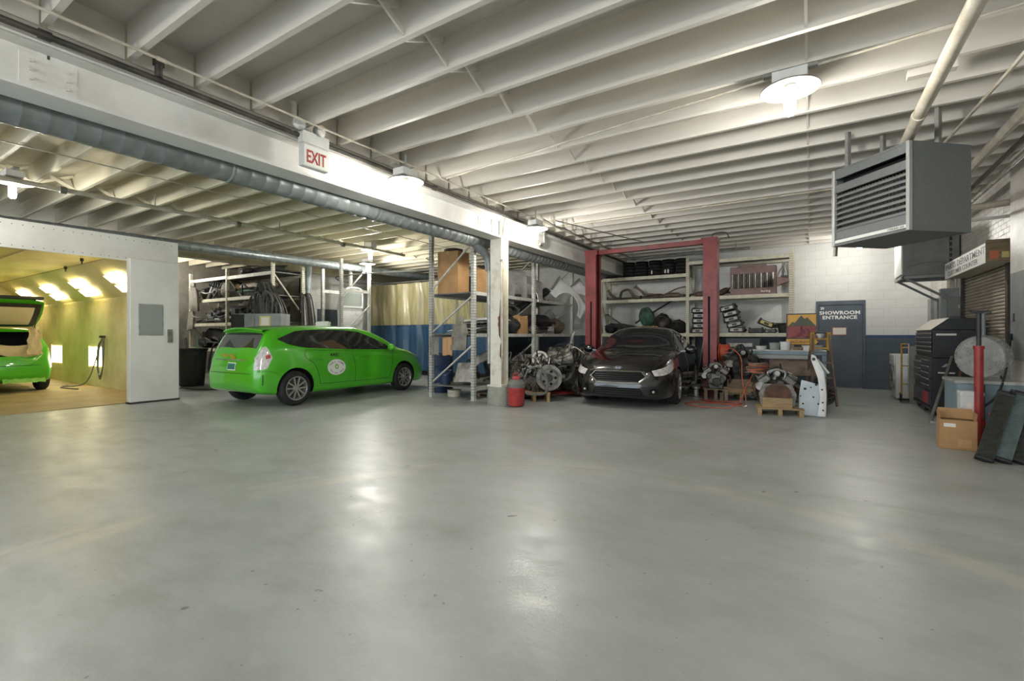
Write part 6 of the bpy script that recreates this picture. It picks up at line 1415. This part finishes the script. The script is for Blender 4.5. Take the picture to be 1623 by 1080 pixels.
t = thing('hose_heap', 'copper coloured hose heap on top of the flywheel engine', 'hose', (-.78, 9.1, .64)); rn = random.Random(8)
for k in range(9): MB().tube([(.16 * math.cos(a * .5) * rn.uniform(.8, 1.1), .14 * math.sin(a * .5), .02 * k + .01 * math.sin(a + k)) for a in range(13)], .012, 5, True).build('loop', rn.choice(['orange_hose', 'rust_pipe', 'orange_hose']), t)
# pale car door shell and white pillar leaning
cd = thing('vehicle_door', 'pale blue car door shell leaning beside the flywheel engine', 'vehicle door', (.0, 8.85, .0), 0, rot=(R(-10), R(4), R(12)))
MB().prism([(-.17, .06), (-.1, .0), (.1, .0), (.13, .1), (.13, .5), (-.15, .56), (-.18, .3)], (0, 0, 0), (1, 0, 0), (0, 0, 1), .03).build('shell', 'pale_door', cd, bevel=.006)
for k, (x, z, r) in enumerate(((-.1, .42, .02), (.05, .5, .018), (-.12, .18, .015), (.02, .3, .015), (.09, .2, .014), (-.02, .45, .012), (-.16, .3, .012))): MB().cyl((x, -.033, z), (x, -.029, z), r, n=10).build('punched_hole', 'hole', cd)
t = thing('body_pillar', 'tall white body pillar leaning on the pale door shell', 'body panel', (.14, 8.78, .01), 0, rot=(R(-6), R(-3), R(-5)))
MB().prism([(-.05, 0), (.06, 0), (.09, .35), (.07, .7), (-.03, .95), (-.09, .98), (-.1, .9), (-.02, .6), (0, .3)], (0, .03, 0), (1, 0, 0), (0, 0, 1), .06).build('shell', 'white_panel', t, bevel=.012, seg=2)
MB().cyl((-.06, -.035, .9), (-.06, -.031, .9), .025, n=12).build('bolt_hole', 'hole', t); MB().bar((-.02, .04, .9), (.12, .08, .68), .03, .03).build('bracket', 'white_panel', t, smooth=0)
for z in (.1, .22, .42): MB().cyl((.03, -.035, z), (.03, -.031, z), .014, n=8).build('bolt_hole', 'hole', t)
# work table
tb = thing('work_table', 'grey steel work table loaded with plastic tubs', 'table', (-.40, 11.0, 0), R(0))
MB().box(-.66, .68, -.30, .35, .90, .975).build('table_top', 'bench_blue', tb, bevel=.006); MB().box(-.66, .68, -.302, .352, .976, .985).build('top_sheet', 'white_panel', tb, smooth=0)
MB().box(-.68, .36, -.42, -.31, .82, .90).build('front_channel', 'panel_grey', tb, bevel=.006)
for x, y in ((-.6, -.24), (.62, -.24), (-.6, .28), (.62, .28)): MB().box(x - .035, x + .035, y - .035, y + .035, 0, .90).build('leg', 'bench_blue', tb, smooth=0)
MB().box(-.3, .5, -.3, .3, .5, .85).build('drawer_box', 'rust_pipe', tb, smooth=0)
for k, (x, w_, h_, m, lab) in enumerate(((-.86, .2, .07, 'white_panel', 'white lid on the left of the work table'), (-.62, .2, .14, 'liquid_window', 'clear plastic tub on the work table'), (-.43, .2, .16, 'white_panel', 'white plastic tub of parts on the work table'), (.02, .36, .09, 'white_panel', 'white tray on the right of the work table'), (-.2, .22, .06, 'wood_old', 'brown tray between the tubs on the work table'))):
    t = thing('plastic_tub', lab, 'tub', (x, 10.9, .99), R(jit(12)), 'tubs on the work table'); MB().lathe([(0, 0), (w_ * .42, 0), (w_ * .5, h_), (w_ * .53, h_ + .005), (w_ * .47, h_), (w_ * .4, .008), (0, .008)], n=16).build('tub_body', m, t); MB().ball((0, 0, h_ * .6), (w_ * .38, w_ * .38, h_ * .5), 10, 6).build('contents', 'grey_plastic' if k != 3 else 'paper', t)
# framed board with mountains and a road
es = thing('framed_sign', 'framed sign of grey mountains and a red road lettered EXCURSION', 'sign', (-.16, 11.22, 1.09), R(-6), rot=(R(-4), 0, R(-4)))
for x in (-.2, .2): MB().box(x - .015, x + .015, .012, .03, -.11, .3).build('support_leg', 'wood_old', es, smooth=0)
MB().box(-.25, .25, .012, .03, .0, .62).build('back_board', 'wood_old', es, smooth=0)
MB().box(-.27, .27, -.01, .012, .12, .14).box(-.27, .27, -.01, .012, .62, .64).box(-.27, -.25, -.01, .012, .14, .62).box(.25, .27, -.01, .012, .14, .62).build('frame', 'tool_black', es, smooth=0)
MB().box(-.25, .25, .004, .012, .38, .62).build('sky', 'poster_sky', es, smooth=0); MB().box(-.25, .25, .004, .012, .14, .38).build('field', 'poster_field', es, smooth=0)
MB().prism([(-.24, .38), (-.16, .47), (-.12, .45), (-.01, .6), (.05, .53), (.1, .56), (.24, .39), (.24, .38)], (0, .004, 0), (1, 0, 0), (0, 0, 1), .003).build('mountains', 'poster_peak', es, smooth=0)
MB().prism([(-.02, .38), (.02, .38), (.0, .33), (-.02, .27), (-.1, .18), (-.25, .14), (-.12, .14), (-.0, .18), (.07, .25), (.06, .3)], (0, .004, 0), (1, 0, 0), (0, 0, 1), .003) .build('road', 'poster_road', es, smooth=0)
MB().prism([(.04, .36), (.12, .32), (.16, .25), (.14, .14), (.05, .14), (.11, .2), (.11, .27)], (0, .004, 0), (1, 0, 0), (0, 0, 1), .003).build('road', 'poster_road', es, smooth=0)
MB().prism([(-.27, .01), (.24, .01), (.29, .06), (.24, .115), (-.27, .115)], (0, -.004, 0), (1, 0, 0), (0, 0, 1), .006).build('arrow_board', 'poster_arrow', es, smooth=0)
text('EXCURSION', .07, 'rust', (-.01, -.012, .036), (1, 0, 0), (0, 0, 1), es, align='CENTER', bold=.001, sx=.95)
# step ladder beside the table
ld = thing('step_ladder', 'short yellow topped step ladder standing right of the work table', 'ladder', (.15, 10.55, 0), R(10))
for sx in (-.13, .13):
    MB().bar((sx * 1.5, -.34, 0), (sx, -.02, 1.3), .03, .06).build('front_rail', 'rust_pipe', ld, smooth=0); MB().bar((sx * 1.5, .36, 0), (sx, .04, 1.28), .03, .05).build('rear_rail', 'rust_pipe', ld, smooth=0)
    MB().box(sx - .03, sx + .03, -.05, .06, 1.0, 1.34).build('top_bracket', 'yellow', ld, smooth=0)
for k in range(4): MB().box(-.18 + .012 * k, .18 - .012 * k, -.33 + .085 * k, -.23 + .085 * k, .22 + .27 * k, .245 + .27 * k).build('step', 'yellow' if k > 2 else 'rust_pipe', ld, smooth=0)
MB().box(-.1, .1, -.05, .08, 1.2, 1.23).build('cap', 'yellow', ld, smooth=0)
MB().bar((-.17, .3, .25), (.17, .3, .25), .02, .05).build('stay', 'wood_old', ld, smooth=0)
t = thing('paint_cup', 'white funnel sitting in the top of the step ladder', 'funnel', (.15, 10.53, 1.235)); MB().lathe([(0, 0), (.03, 0), (.07, .07), (.075, .08), (.06, .07), (0, .01)], n=16).build('bowl', 'white_panel', t); MB().cyl((-.09, 0, .085), (.09, 0, .085), .015, n=8).build('black_grip', 'black_plastic', t)
for k in range(2):
    gearbox(['grey casting under the work table by the ladder', 'grey gearbox under the work table behind the door shell'][k], (.1 - .35 * k, 10.4 + .2 * k, .02), R(40 + 60 * k), .85, 'alu', 60 + k)

# ---- more of the packed stock
rn = random.Random(77)
for k in range(12):
    bay = k % 2; z = (2.37, 1.65, .9)[k % 3]; x = (-15.3 if bay == 0 else -13.05) + rn.uniform(-.2, .2)
    bumper('grey bumper cover packed deep on the alcove rack', (x, 7.52 + .1 * (k % 3) + rn.uniform(-.02, .02), z), 0, 1.5, rn.choice(['dark_plastic', 'grey_plastic', 'black_plastic', 'dark_plastic']), 'bumpers packed deep on the alcove rack', rot=(R(rn.uniform(-12, 12)), R(rn.uniform(-9, 9)), R(rn.uniform(-4, 4))), h=rn.uniform(.3, .5), bow=.1)
for k, (x, z, m, lab) in enumerate(((-15.7, 3.0, 'dark_plastic', 'dark fender shell lying on the very top of the alcove rack'), (-14.85, 3.0, 'grey_plastic', 'grey fender shell lying on the very top of the alcove rack'), (-12.4, 2.98, 'black_plastic', 'black fender shell at the end of the alcove rack top'))):
    fender(lab, (x, 7.45, z), 0, m, rot=(R(-68), 0, R(5)), s=.8)
for k, (x, y, z, rz, s_, tn, lab) in enumerate(((-4.72, 8.15, .18, 60, .8, 'alu', 'silver gearbox on the timber skid behind the red vacuum'), (-4.9, 8.75, .55, 20, .85, 'silver_part', 'bright gearbox resting high on the scrap pile by the column'), (-4.3, 8.7, .62, 130, .75, 'alu', 'gearbox with fins perched over the bell housing'), (-4.75, 9.45, .72, 80, .9, 'alu', 'gearbox perched on the skid engine'), (-4.15, 9.95, .62, 10, .8, 'alu_dark', 'dark gearbox perched by the red lift post'), (-4.55, 10.1, .72, 100, .8, 'iron', 'black gearbox at the top rear of the scrap pile'), (-4.05, 9.2, .1, -30, .8, 'alu', 'gearbox on the red skid front edge'), (-4.95, 9.3, .3, 45, 1.0, 'alu', 'gearbox wedged between rack and scrap pile'))):
    gearbox(lab, (x, y, z), R(rz), s_, tn, 100 + k, rot=(R(rn.uniform(-25, 25)), R(rn.uniform(-20, 20)), R(rz)))
for k in range(2):
    sv = thing('wiring_tangle', ['tangle of grey tubes over the column end of the scrap pile', 'tangle of dark tubes over the sedan end of the scrap pile'][k], 'wires', (-4.8 + .1 * k, 8.5 + 1.2 * k, .7))
    for j in range(30):
        a = Vector((rn.uniform(-.4, .4), rn.uniform(-.45, .45), rn.uniform(-.25, .15))); b_ = a + Vector((rn.uniform(-.3, .3), rn.uniform(-.3, .3), rn.uniform(-.1, .1))); m_ = (a + b_) / 2 + Vector((rn.uniform(-.1, .1), rn.uniform(-.1, .1), rn.uniform(.03, .2)))
        MB().tube(curve_pts([a, m_, b_], 5), rn.choice([.008, .014, .02]), 5).build('wire', rn.choice(['silver_part', 'hose_grey', 'rubber', 'alu'] if k == 0 else ['rubber', 'alu_dark', 'rubber_grey', 'alu']), sv)
gearbox('dark casting between the dark engine and the work table legs', (-.85, 10.3, .1), R(30), .8, 'iron', 140)
engine('black engine block below the work table', (-.55, 10.75, .02), R(-15), .8, 'iron', seed=44)

spots = [(-15.85, 7.35, 2.37, 'dark_plastic'), (-13.75, 7.3, 1.65, 'rubber'), (-12.25, 7.35, 1.65, 'black_plastic'), (-15.25, 7.25, 1.65, 'rubber_grey'), (-14.0, 7.35, .9, 'rubber'), (-12.3, 7.3, .9, 'black_plastic'), (-15.9, 7.3, .9, 'rubber'), (-13.1, 7.3, .9, 'dark_plastic'), (-13.55, 7.35, 3.0, 'dark_plastic'), (-12.95, 7.35, 0, 'rubber'), (-14.4, 7.3, 0, 'dark_plastic')]
for k, (x, y, z, m) in enumerate(spots):
    lump('dark bundle of trim pieces stuffed into the alcove rack', (x, y, z), (rn.uniform(.26, .36), .26, rn.uniform(.14, .2) if z < 2.9 else .1), m, 200 + k, 'trim_bundle', 'bundle', 'dark bundles stuffed into the alcove rack')
for k in range(10):
    x = -16.1 + .42 * k; z = (1.72, 2.45, .98)[k % 3]
    exhaust('bent grey trim rail sticking out of the alcove rack', [(x - .35, 7.1, z), (x - .1, 6.98, z + .16 + .03 * (k % 4)), (x + .2, 7.02, z + .1), (x + .5, 7.15, z + .2 - .06 * (k % 3))], .022, rn.choice(['grey_plastic', 'rubber_grey', 'dark_plastic', 'grey_plastic']), 'trim rails in the alcove rack')
# ================================================================== right wall
wsx = 1.40
ws = thing('washing_machine', 'white front loading washing machine against the right wall', 'washing machine', (wsx, 12.0, 0))
MB().box(.03, .66, 0, .65, .03, .90).build('cabinet', 'appliance', ws, bevel=.012, seg=2); MB().box(0, .03, .01, .64, .68, .90).build('control_panel', 'appliance', ws, bevel=.008)
MB().lathe([(.20, 0), (.23, 0), (.23, .03), (.2, .045), (.17, .03), (.17, 0)], (.03, .33, .42), (-1, 0, 0), 28, closed=True).build('door_ring', 'silver_part', ws); MB().lathe([(0, .035), (.1, .03), (.17, .01)], (.03, .33, .42), (-1, 0, 0), 24).build('porthole', 'glass_smoke', ws)
for y in (.1, .5): MB().cyl((-.012, y, .80), (0, y, .80), .03, n=14).build('dial', 'silver', ws)
for x, y in ((.1, .06), (.6, .06), (.1, .58), (.6, .58)): MB().cyl((x, y, 0), (x, y, .03), .025, n=8).build('foot', 'rubber', ws)
ht = thing('hand_truck', 'yellow and silver hand truck parked before the washing machine', 'hand truck', (1.47, 11.62, 0), R(-8))
for y in (0, .22): MB().tube([(0 + .5 * y, y * .0 - .0 + (0 if y == 0 else -.02), .1), (.5 * y, (0 if y == 0 else -.02), 1.12)], .014, 8).build('rail', 'yellow' if y == 0 else 'silver', ht)
for z in (.35, .7, 1.05, 1.12): MB().bar((0, 0, z), (.11, -.02, z), .02, .02).build('cross_bar', 'yellow', ht, smooth=0)
MB().box(-.02, .14, -.14, .0, .02, .035).build('toe_plate', 'iron', ht, smooth=0)
for x in (-.03, .15): MB().cyl((x, .05, .09), (x + .04, .05, .09), .09, n=18).build('wheel', 'rubber', ht)
t = thing('plywood_board', 'weathered grey board leaning by the tool chest', 'board', (1.56, 11.40, 0), R(0), rot=(R(-3), 0, R(0))); MB().box(0, .22, 0, .02, 0, 1.08).build('sheet', 'grey_cloth', t, smooth=0); MB().box(.0, .22, -.012, 0, .2, .24).build('cleat', 'wood_old', t, smooth=0)
# ---- black tool chest
tc = thing('tool_chest', 'tall black rolling tool chest with many drawers', 'tool chest', (1.60, 9.90, 0))
MB().box(0.02, .58, 0, 1.38, .14, .92).build('lower_cabinet', 'tool_black', tc, bevel=.006); MB().box(.04, .56, .02, 1.36, .925, 1.38).build('upper_cabinet', 'tool_black', tc, bevel=.006)
MB().prism([(.02, 1.36), (.58, 1.36), (.58, 1.55), (.24, 1.55)], (0, 1.36, 0), (1, 0, 0), (0, 0, 1), 1.34).build('lid', 'tool_black', tc, bevel=.006); MB().prism([(.015, 1.365), (.235, 1.556), (.235, 1.562), (.012, 1.372)], (0, 1.365, 0), (1, 0, 0), (0, 0, 1), 1.35).build('lid_cover', 'pail', tc, smooth=0)
for zs, y0, y1 in (((.98, 1.05, 1.12, 1.19, 1.27), .05, 1.33), ((.40, .50, .60, .70, .80), .05, .66), ((.50, .62, .74), .70, 1.33)):
    for k, z in enumerate(zs):
        dz = (zs[k + 1] if k + 1 < len(zs) else z + (zs[1] - zs[0])) - z
        d_ = MB().box(-.004 if z < .93 else .026, .03, y0, y1, z + .004, z + dz - .008).build('drawer', 'tool_face', tc, smooth=0); xx = -.004 if z < .93 else .026
        MB().box(xx - .012, xx, y0 + .01, y1 - .01, z + dz - .03, z + dz - .016).build('drawer_pull', 'silver_part', d_, smooth=0)
MB().box(-.004, .02, .05, 1.33, .16, .38).build('drawer', 'tool_face', tc, smooth=0); MB().box(-.008, -.004, .1, .55, .18, .36).build('red_decal', 'red_paint', tc, smooth=0)
MB().box(.1, .30, -.004, 0, .68, .70).build('white_label', 'paper', tc, smooth=0); MB().box(.08, .32, .013, .018, 1.28, 1.31).build('white_label', 'paper', tc, smooth=0)
MB().prism([(.14, .78), (.2, .84), (.26, .78), (.22, .78), (.2, .80), (.18, .78)], (0, 0, 0), (1, 0, 0), (0, 0, 1), .003).build('badge', 'silver_part', tc, smooth=0)
MB().box(0.0, .6, -.02, 1.4, .10, .14).build('bumper_rail', 'tool_black', tc, smooth=0)
for x in (.07, .52):
    for y in (.08, .7, 1.3): MB().cyl((x - .02, y, .05), (x + .02, y, .05), .05, n=14).build('caster', 'rubber', tc)
t = thing('engine_stand_bars', 'grey and maroon steel bars leaning against the tool chest', 'steel bars', (1.55, 9.3, 0))
MB().bar((-.08, -.25, .02), (.3, .5, .95), .035, .035).build('bar', 'grey_pipe', t, smooth=0); MB().bar((.12, -.32, .02), (.42, .45, .95), .035, .035).build('bar', 'rust', t, smooth=0); MB().bar((-.08, -.25, .02), (.12, -.32, .02), .035, .035).build('foot_bar', 'grey_pipe', t, smooth=0)
t = thing('bench_vice_post', 'grey pedestal post with a small disc top behind the tool chest', 'post', (2.16, 9.62, 0)); MB().cyl((0, 0, 0), (0, 0, 1.62), .025, n=10).build('post_body', 'panel_grey', t); MB().cyl((0, 0, 1.4), (0, 0, 1.42), .07, n=16).build('disc', 'panel_grey', t); MB().cyl((0, 0, 1.6), (0, 0, 1.63), .08, n=16).build('disc', 'panel_grey', t)
# ---- parts counter: shutter, sill, jambs, hood sign
sh = thing('window_1', 'beige roll down shutter closing the parts counter', 'shutter', kind='structure')
for k in range(26): 
    MB().prism([(0, 0), (-.016, .008), (-.018, .028), (0, .05)], (XR - .0 + .03, 9.07, .98 + k * .052), (1, 0, 0), (0, 0, 1), -2.3).build('slat', 'shutter', sh, smooth=0)
MB().box(XR - .05, XR + .06, 8.98, 9.07, .95, 2.36).box(XR - .03, XR + .06, 11.37, 11.45, .95, 2.36).build('guide_rail', 'iron', sh, smooth=0)
MB().box(XR + .05, XR + .07, 9.05, 11.4, .95, 2.36).build('backing', 'iron', sh, smooth=0)
MB().box(XR - .12, XR + .05, 8.9, 11.5, .90, .95).build('counter_sill', 'panel_grey', sh, smooth=0)
sg_ = thing('parts_sign', 'white sign hood reading PARTS DEPARTMENT over the shutter', 'sign', (2.0, 8.8, 2.27))
MB().box(0, .29, 0, 2.25, .0, .255).build('hood_box', 'pail', sg_, smooth=0); MB().box(-.01, 0, .0, 2.25, -.01, .26).build('face_board', 'sign_white', sg_, smooth=0)
MB().box(-.005, .29, -.008, 0, -.005, .30).build('end_panel', 'wood_old', sg_, smooth=0)
text('PARTS DEPARTMENT', .135, 'letter_gray', (-.0115, 2.18, .13), (0, -1, 0), (0, 0, 1), sg_, bold=.001, sx=1.72)
text('CUSTOMER COUNTER', .105, 'letter_gray', (-.0115, 2.05, .025), (0, -1, 0), (0, 0, 1), sg_, bold=.0006, sx=1.6)
MB().box(.03, .12, -.011, -.008, .04, .15).build('orange_sticker', 'paper_red', sg_, smooth=0); MB().box(.15, .22, -.011, -.008, .05, .13).build('yellow_sticker', 'paper_yellow', sg_, smooth=0)
# ---- wall unit on its bracket
ac = thing('wall_cooler', 'grey air handler box on a triangular wall bracket above the tool chest', 'air handler', (1.47, 11.5, 2.38))
MB().box(0, .80, 0, .85, .03, .80).build('casing', 'ac_grey', ac, bevel=.006); MB().box(-.02, 0, .01, .84, .06, .78).build('white_front', 'white_paint', ac, smooth=0)
MB().box(.66, .70, -.004, 0, .04, .78).build('side_grille', 'tool_black', ac, smooth=0)
for k in range(7): MB().box(.665, .8, -.012, -.004, .1 + k * .1, .13 + k * .1).build('grille_bar', 'ac_grey', ac, smooth=0)
MB().tube(curve_pts([(.1, -.012, .62), (.09, -.03, .72), (.16, -.03, .76)], 5), .012, 6).build('lifting_lug', 'ac_grey', ac); MB().tube(curve_pts([(.06, -.015, .18), (.3, -.02, .27), (.55, -.02, .24), (.72, -.015, .1)], 6), .01, 6).build('cable', 'panel_grey', ac)
for y in (.02, .80):
    MB().bar((0, y, .0), (.81, y, .0), .04, .05).build('bracket_arm', 'panel_grey', ac, smooth=0); MB().bar((.03, y, -.01), (.76, y, -.5), .035, .04).build('bracket_strut', 'ac_grey', ac, smooth=0)
MB().bar((0, 0, 0), (0, .85, 0), .04, .05).build('bracket_front', 'panel_grey', ac, smooth=0)
# ---- wall panels, conduits in the corner
for k, (x0, x1, y, z0, z1, m, lab) in enumerate(((2.1, 2.298, 12.9, 1.35, 2.05, 'panel_grey', 'tall grey electrical panel in the far corner'), (2.1, 2.298, 12.3, 1.3, 2.0, 'ac_grey', 'narrow darker electrical panel beside the corner one'), (2.04, 2.298, 11.65, 1.45, 2.15, 'panel_grey', 'grey electrical box left of the shutter'), (2.12, 2.298, 11.48, 1.62, 1.98, 'ac_grey', 'small grey switch box at the shutter edge'))):
    t = thing('fuse_box', lab, 'fuse box', ((x0 + x1) / 2, y, 0)); w_ = (x1 - x0) / 2; MB().box(-w_, w_, 0, .3 if k < 2 else .16, z0, z1).build('box', m, t, bevel=.006); MB().box(-w_ + .02, w_ - .02, -.006, 0, z0 + .03, z1 - .03).build('cover', m, t, smooth=0); MB().box(w_ - .05, w_ - .035, -.012, -.006, (z0 + z1) / 2 - .03, (z0 + z1) / 2 + .03).build('latch', 'silver', t, smooth=0)
for k, (x, y, r, m, lab) in enumerate(((2.19, 11.85, .03, 'cream_pipe', 'fat cream conduit left of the parts sign'), (2.24, 11.62, .018, 'galv', 'thin metal conduit left of the parts sign'), (2.22, 12.05, .02, 'beam_white', 'white conduit dropping behind the air handler'), (2.25, 12.2, .018, 'rust_pipe', 'brownish conduit dropping behind the air handler'))):
    pipe('wall_conduit', lab, 'conduit', [(x, y, 2.16 if k < 2 else 2.02), (x, y, 3.3)], r, m, 10, [((x, y, 2.4), (0, 0, 1))])
# near grey door panel and pale pier at the right edge
t = thing('wall_pier', 'pale wall pier with a grey panel at the right edge', 'wall', kind='structure'); MB().box(2.12, XR, 7.0, 8.36, 0, 3.5).build('pier', 'brick_paint', t, smooth=0); MB().box(2.105, 2.12, 7.3, 8.3, .98, 2.05).build('grey_panel', 'panel_grey', t, smooth=0); MB().box(2.098, 2.105, 8.15, 8.19, 1.45, 1.55).build('latch', 'iron', t, smooth=0)
# ---- bench, fan, jack, carton, radiators
bn_ = thing('work_bench', 'blue grey steel bench against the right wall', 'bench', (1.50, 7.74, 0))
MB().box(0, .6, 0, .62, .04, .70).build('carcass', 'bench_blue', bn_, bevel=.005); MB().box(-.02, .6, -.02, .64, .701, .735).build('bench_top', 'bench_top', bn_, smooth=0); MB().box(.24, .25, -.006, 0, .06, .69).build('panel_joint', 'iron', bn_, smooth=0)
MB().box(0.02, .58, .02, .6, 0, .04).build('plinth', 'iron', bn_, smooth=0)
t = thing('white_box', 'small white metal box standing at the bench end', 'box', (1.60, 7.63, 0)); MB().box(-.1, .1, -.08, .08, 0, .60).build('body', 'white_panel', t, bevel=.006); MB().box(-.105, .105, -.085, .085, .56, .62).build('lid', 'white_panel', t, bevel=.01); MB().box(-.04, .0, -.084, -.08, .36, .48).build('label', 'paper', t, smooth=0)
fn = thing('drum_fan', 'round fan head wrapped in clear plastic lying on the bench', 'fan', (1.80, 8.03, .737), R(-40), scale=.8)
FO = (0, 0, .345)
for k in range(9): MB().tube([(.035 * (k + 1) * math.cos(a * .2618), -.12 + .012 * abs(k - 4) * .4, FO[2] + .035 * (k + 1) * math.sin(a * .2618)) for a in range(24)], .003, 4, True).build('guard_ring', 'silver', fn)
for a in range(5): MB().cbox((.14 * math.cos(a * 1.2566), 0, FO[2] + .14 * math.sin(a * 1.2566)), (.22, .012, .1), (R(22), -a * 1.2566, 0)).build('blade', 'grey_plastic', fn, smooth=0)
MB().cyl((0, -.06, FO[2]), (0, .16, FO[2]), .07, n=18).build('motor', 'dark_plastic', fn); MB().tube(curve_pts([(0, .12, .3), (.1, .16, .15), (.16, .12, .02)], 5), .015, 6).build('stand_stub', 'iron', fn)
MB().lathe([(0, -.15), (.12, -.155), (.24, -.145), (.31, -.11), (.338, -.03), (.335, .06), (.29, .13), (.2, .17), (0, .18)], FO, (0, 1, 0), 36).build('plastic_wrap', 'fan_wrap', fn)
jk = thing('jack_stand', 'tall red telescoping pole jack with a black saddle', 'jack', (1.655, 7.55, 0))
MB().cyl((0, 0, .04), (0, 0, 1.12), .042, n=18).build('tube', 'red_paint', jk); MB().cyl((0, 0, 1.12), (0, 0, 1.16), .05, n=18).build('collar', 'red_paint', jk); MB().cyl((0, 0, 1.16), (0, 0, 1.54), .022, n=14).build('ram', 'tool_black', jk)
MB().prism([(-.08, .03), (-.07, .0), (-.02, -.02), (.02, -.02), (.07, 0), (.08, .03), (.06, .015), (-.06, .015)], (0, .03, 1.555), (1, 0, 0), (0, 0, 1), .06).build('saddle', 'tool_black', jk, smooth=0)
for a in (20, 140, 260): MB().bar((0, 0, .32), (.26 * math.cos(R(a)), .2 * math.sin(R(a)), .015), .025, .03).build('foot', 'red_paint', jk, smooth=0)
bx = box_carton('open brown carton on the floor before the bench', (1.40, 7.24, 0), R(-4), .31, .26, .33, 'cardboard', True); MB().box(-.12, -.02, -.1315, -.13, .25, .29).build('label', 'paper', bx, smooth=0); MB().box(.0, .11, -.1315, -.13, .03, .12).build('patch', 'cardboard_light', bx, smooth=0)
t = thing('red_bucket', 'red can half hidden behind the pole jack', 'can', (1.80, 7.38, 0)); MB().lathe([(0, 0), (.09, 0), (.1, .38), (.105, .4), (0, .4)], n=18).build('can_body', 'red_can', t); MB().lathe([(.06, .4), (.07, .42), (0, .43)], n=14).build('lid', 'orange_reel', t)
for k, (x, m, lab) in enumerate(((1.52, 'radiator_dark', 'dark finned radiator core leaning foremost at the bench'), (1.655, 'radiator_teal', 'grey radiator core leaning second behind the dark one'), (1.79, 'radiator_dark', 'third dark radiator core leaning by the bench'), (1.925, 'radiator_teal', 'fourth radiator core leaning at the right edge'))):
    r_ = thing('radiator_core', lab, 'radiator', (x - .05, 6.55 + .03 * k, .02), 0, 'radiator cores leaning by the bench', rot=(R(-44), R(14), R(-14)), scale=(.72, 1, .88))
    MB().box(-.085, .085, -.02, .02, .03, 1.0).build('core', m, r_, smooth=0); MB().box(-.1, .1, -.035, .035, -.0, .04).build('tank', 'tool_black', r_, bevel=.01); MB().box(-.1, .1, -.035, .035, .99, 1.05).build('tank', 'tool_black', r_, bevel=.01)
    for sx in (-1, 1): MB().box(sx * .085 - .008, sx * .085 + .008, -.028, .028, .04, .99).build('side_rail', m, r_, smooth=0)
    f_ = MB()
    for j in range(40): f_.box(-.08, .08, -.024, -.02, .05 + j * .0235, .062 + j * .0235)
    tag(f_.build('fins', m, r_, smooth=0), kind='stuff'); MB().cyl((.04, -.03, 1.02), (.04, -.09, 1.02), .018, n=10).build('hose_neck', 'tool_black', r_)
t = thing('black_cable', 'black cable hanging down across the bench end', 'cable'); MB().tube(curve_pts([(2.08, 8.2, 1.25), (1.98, 7.9, .95), (1.85, 7.66, .62), (1.72, 7.62, .45)], 7), .012, 6).build('cable_body', 'rubber', t); MB().cyl((2.08, 8.2, 1.22), (2.08, 8.2, 1.3), .02, n=8).build('plug', 'rubber', t)
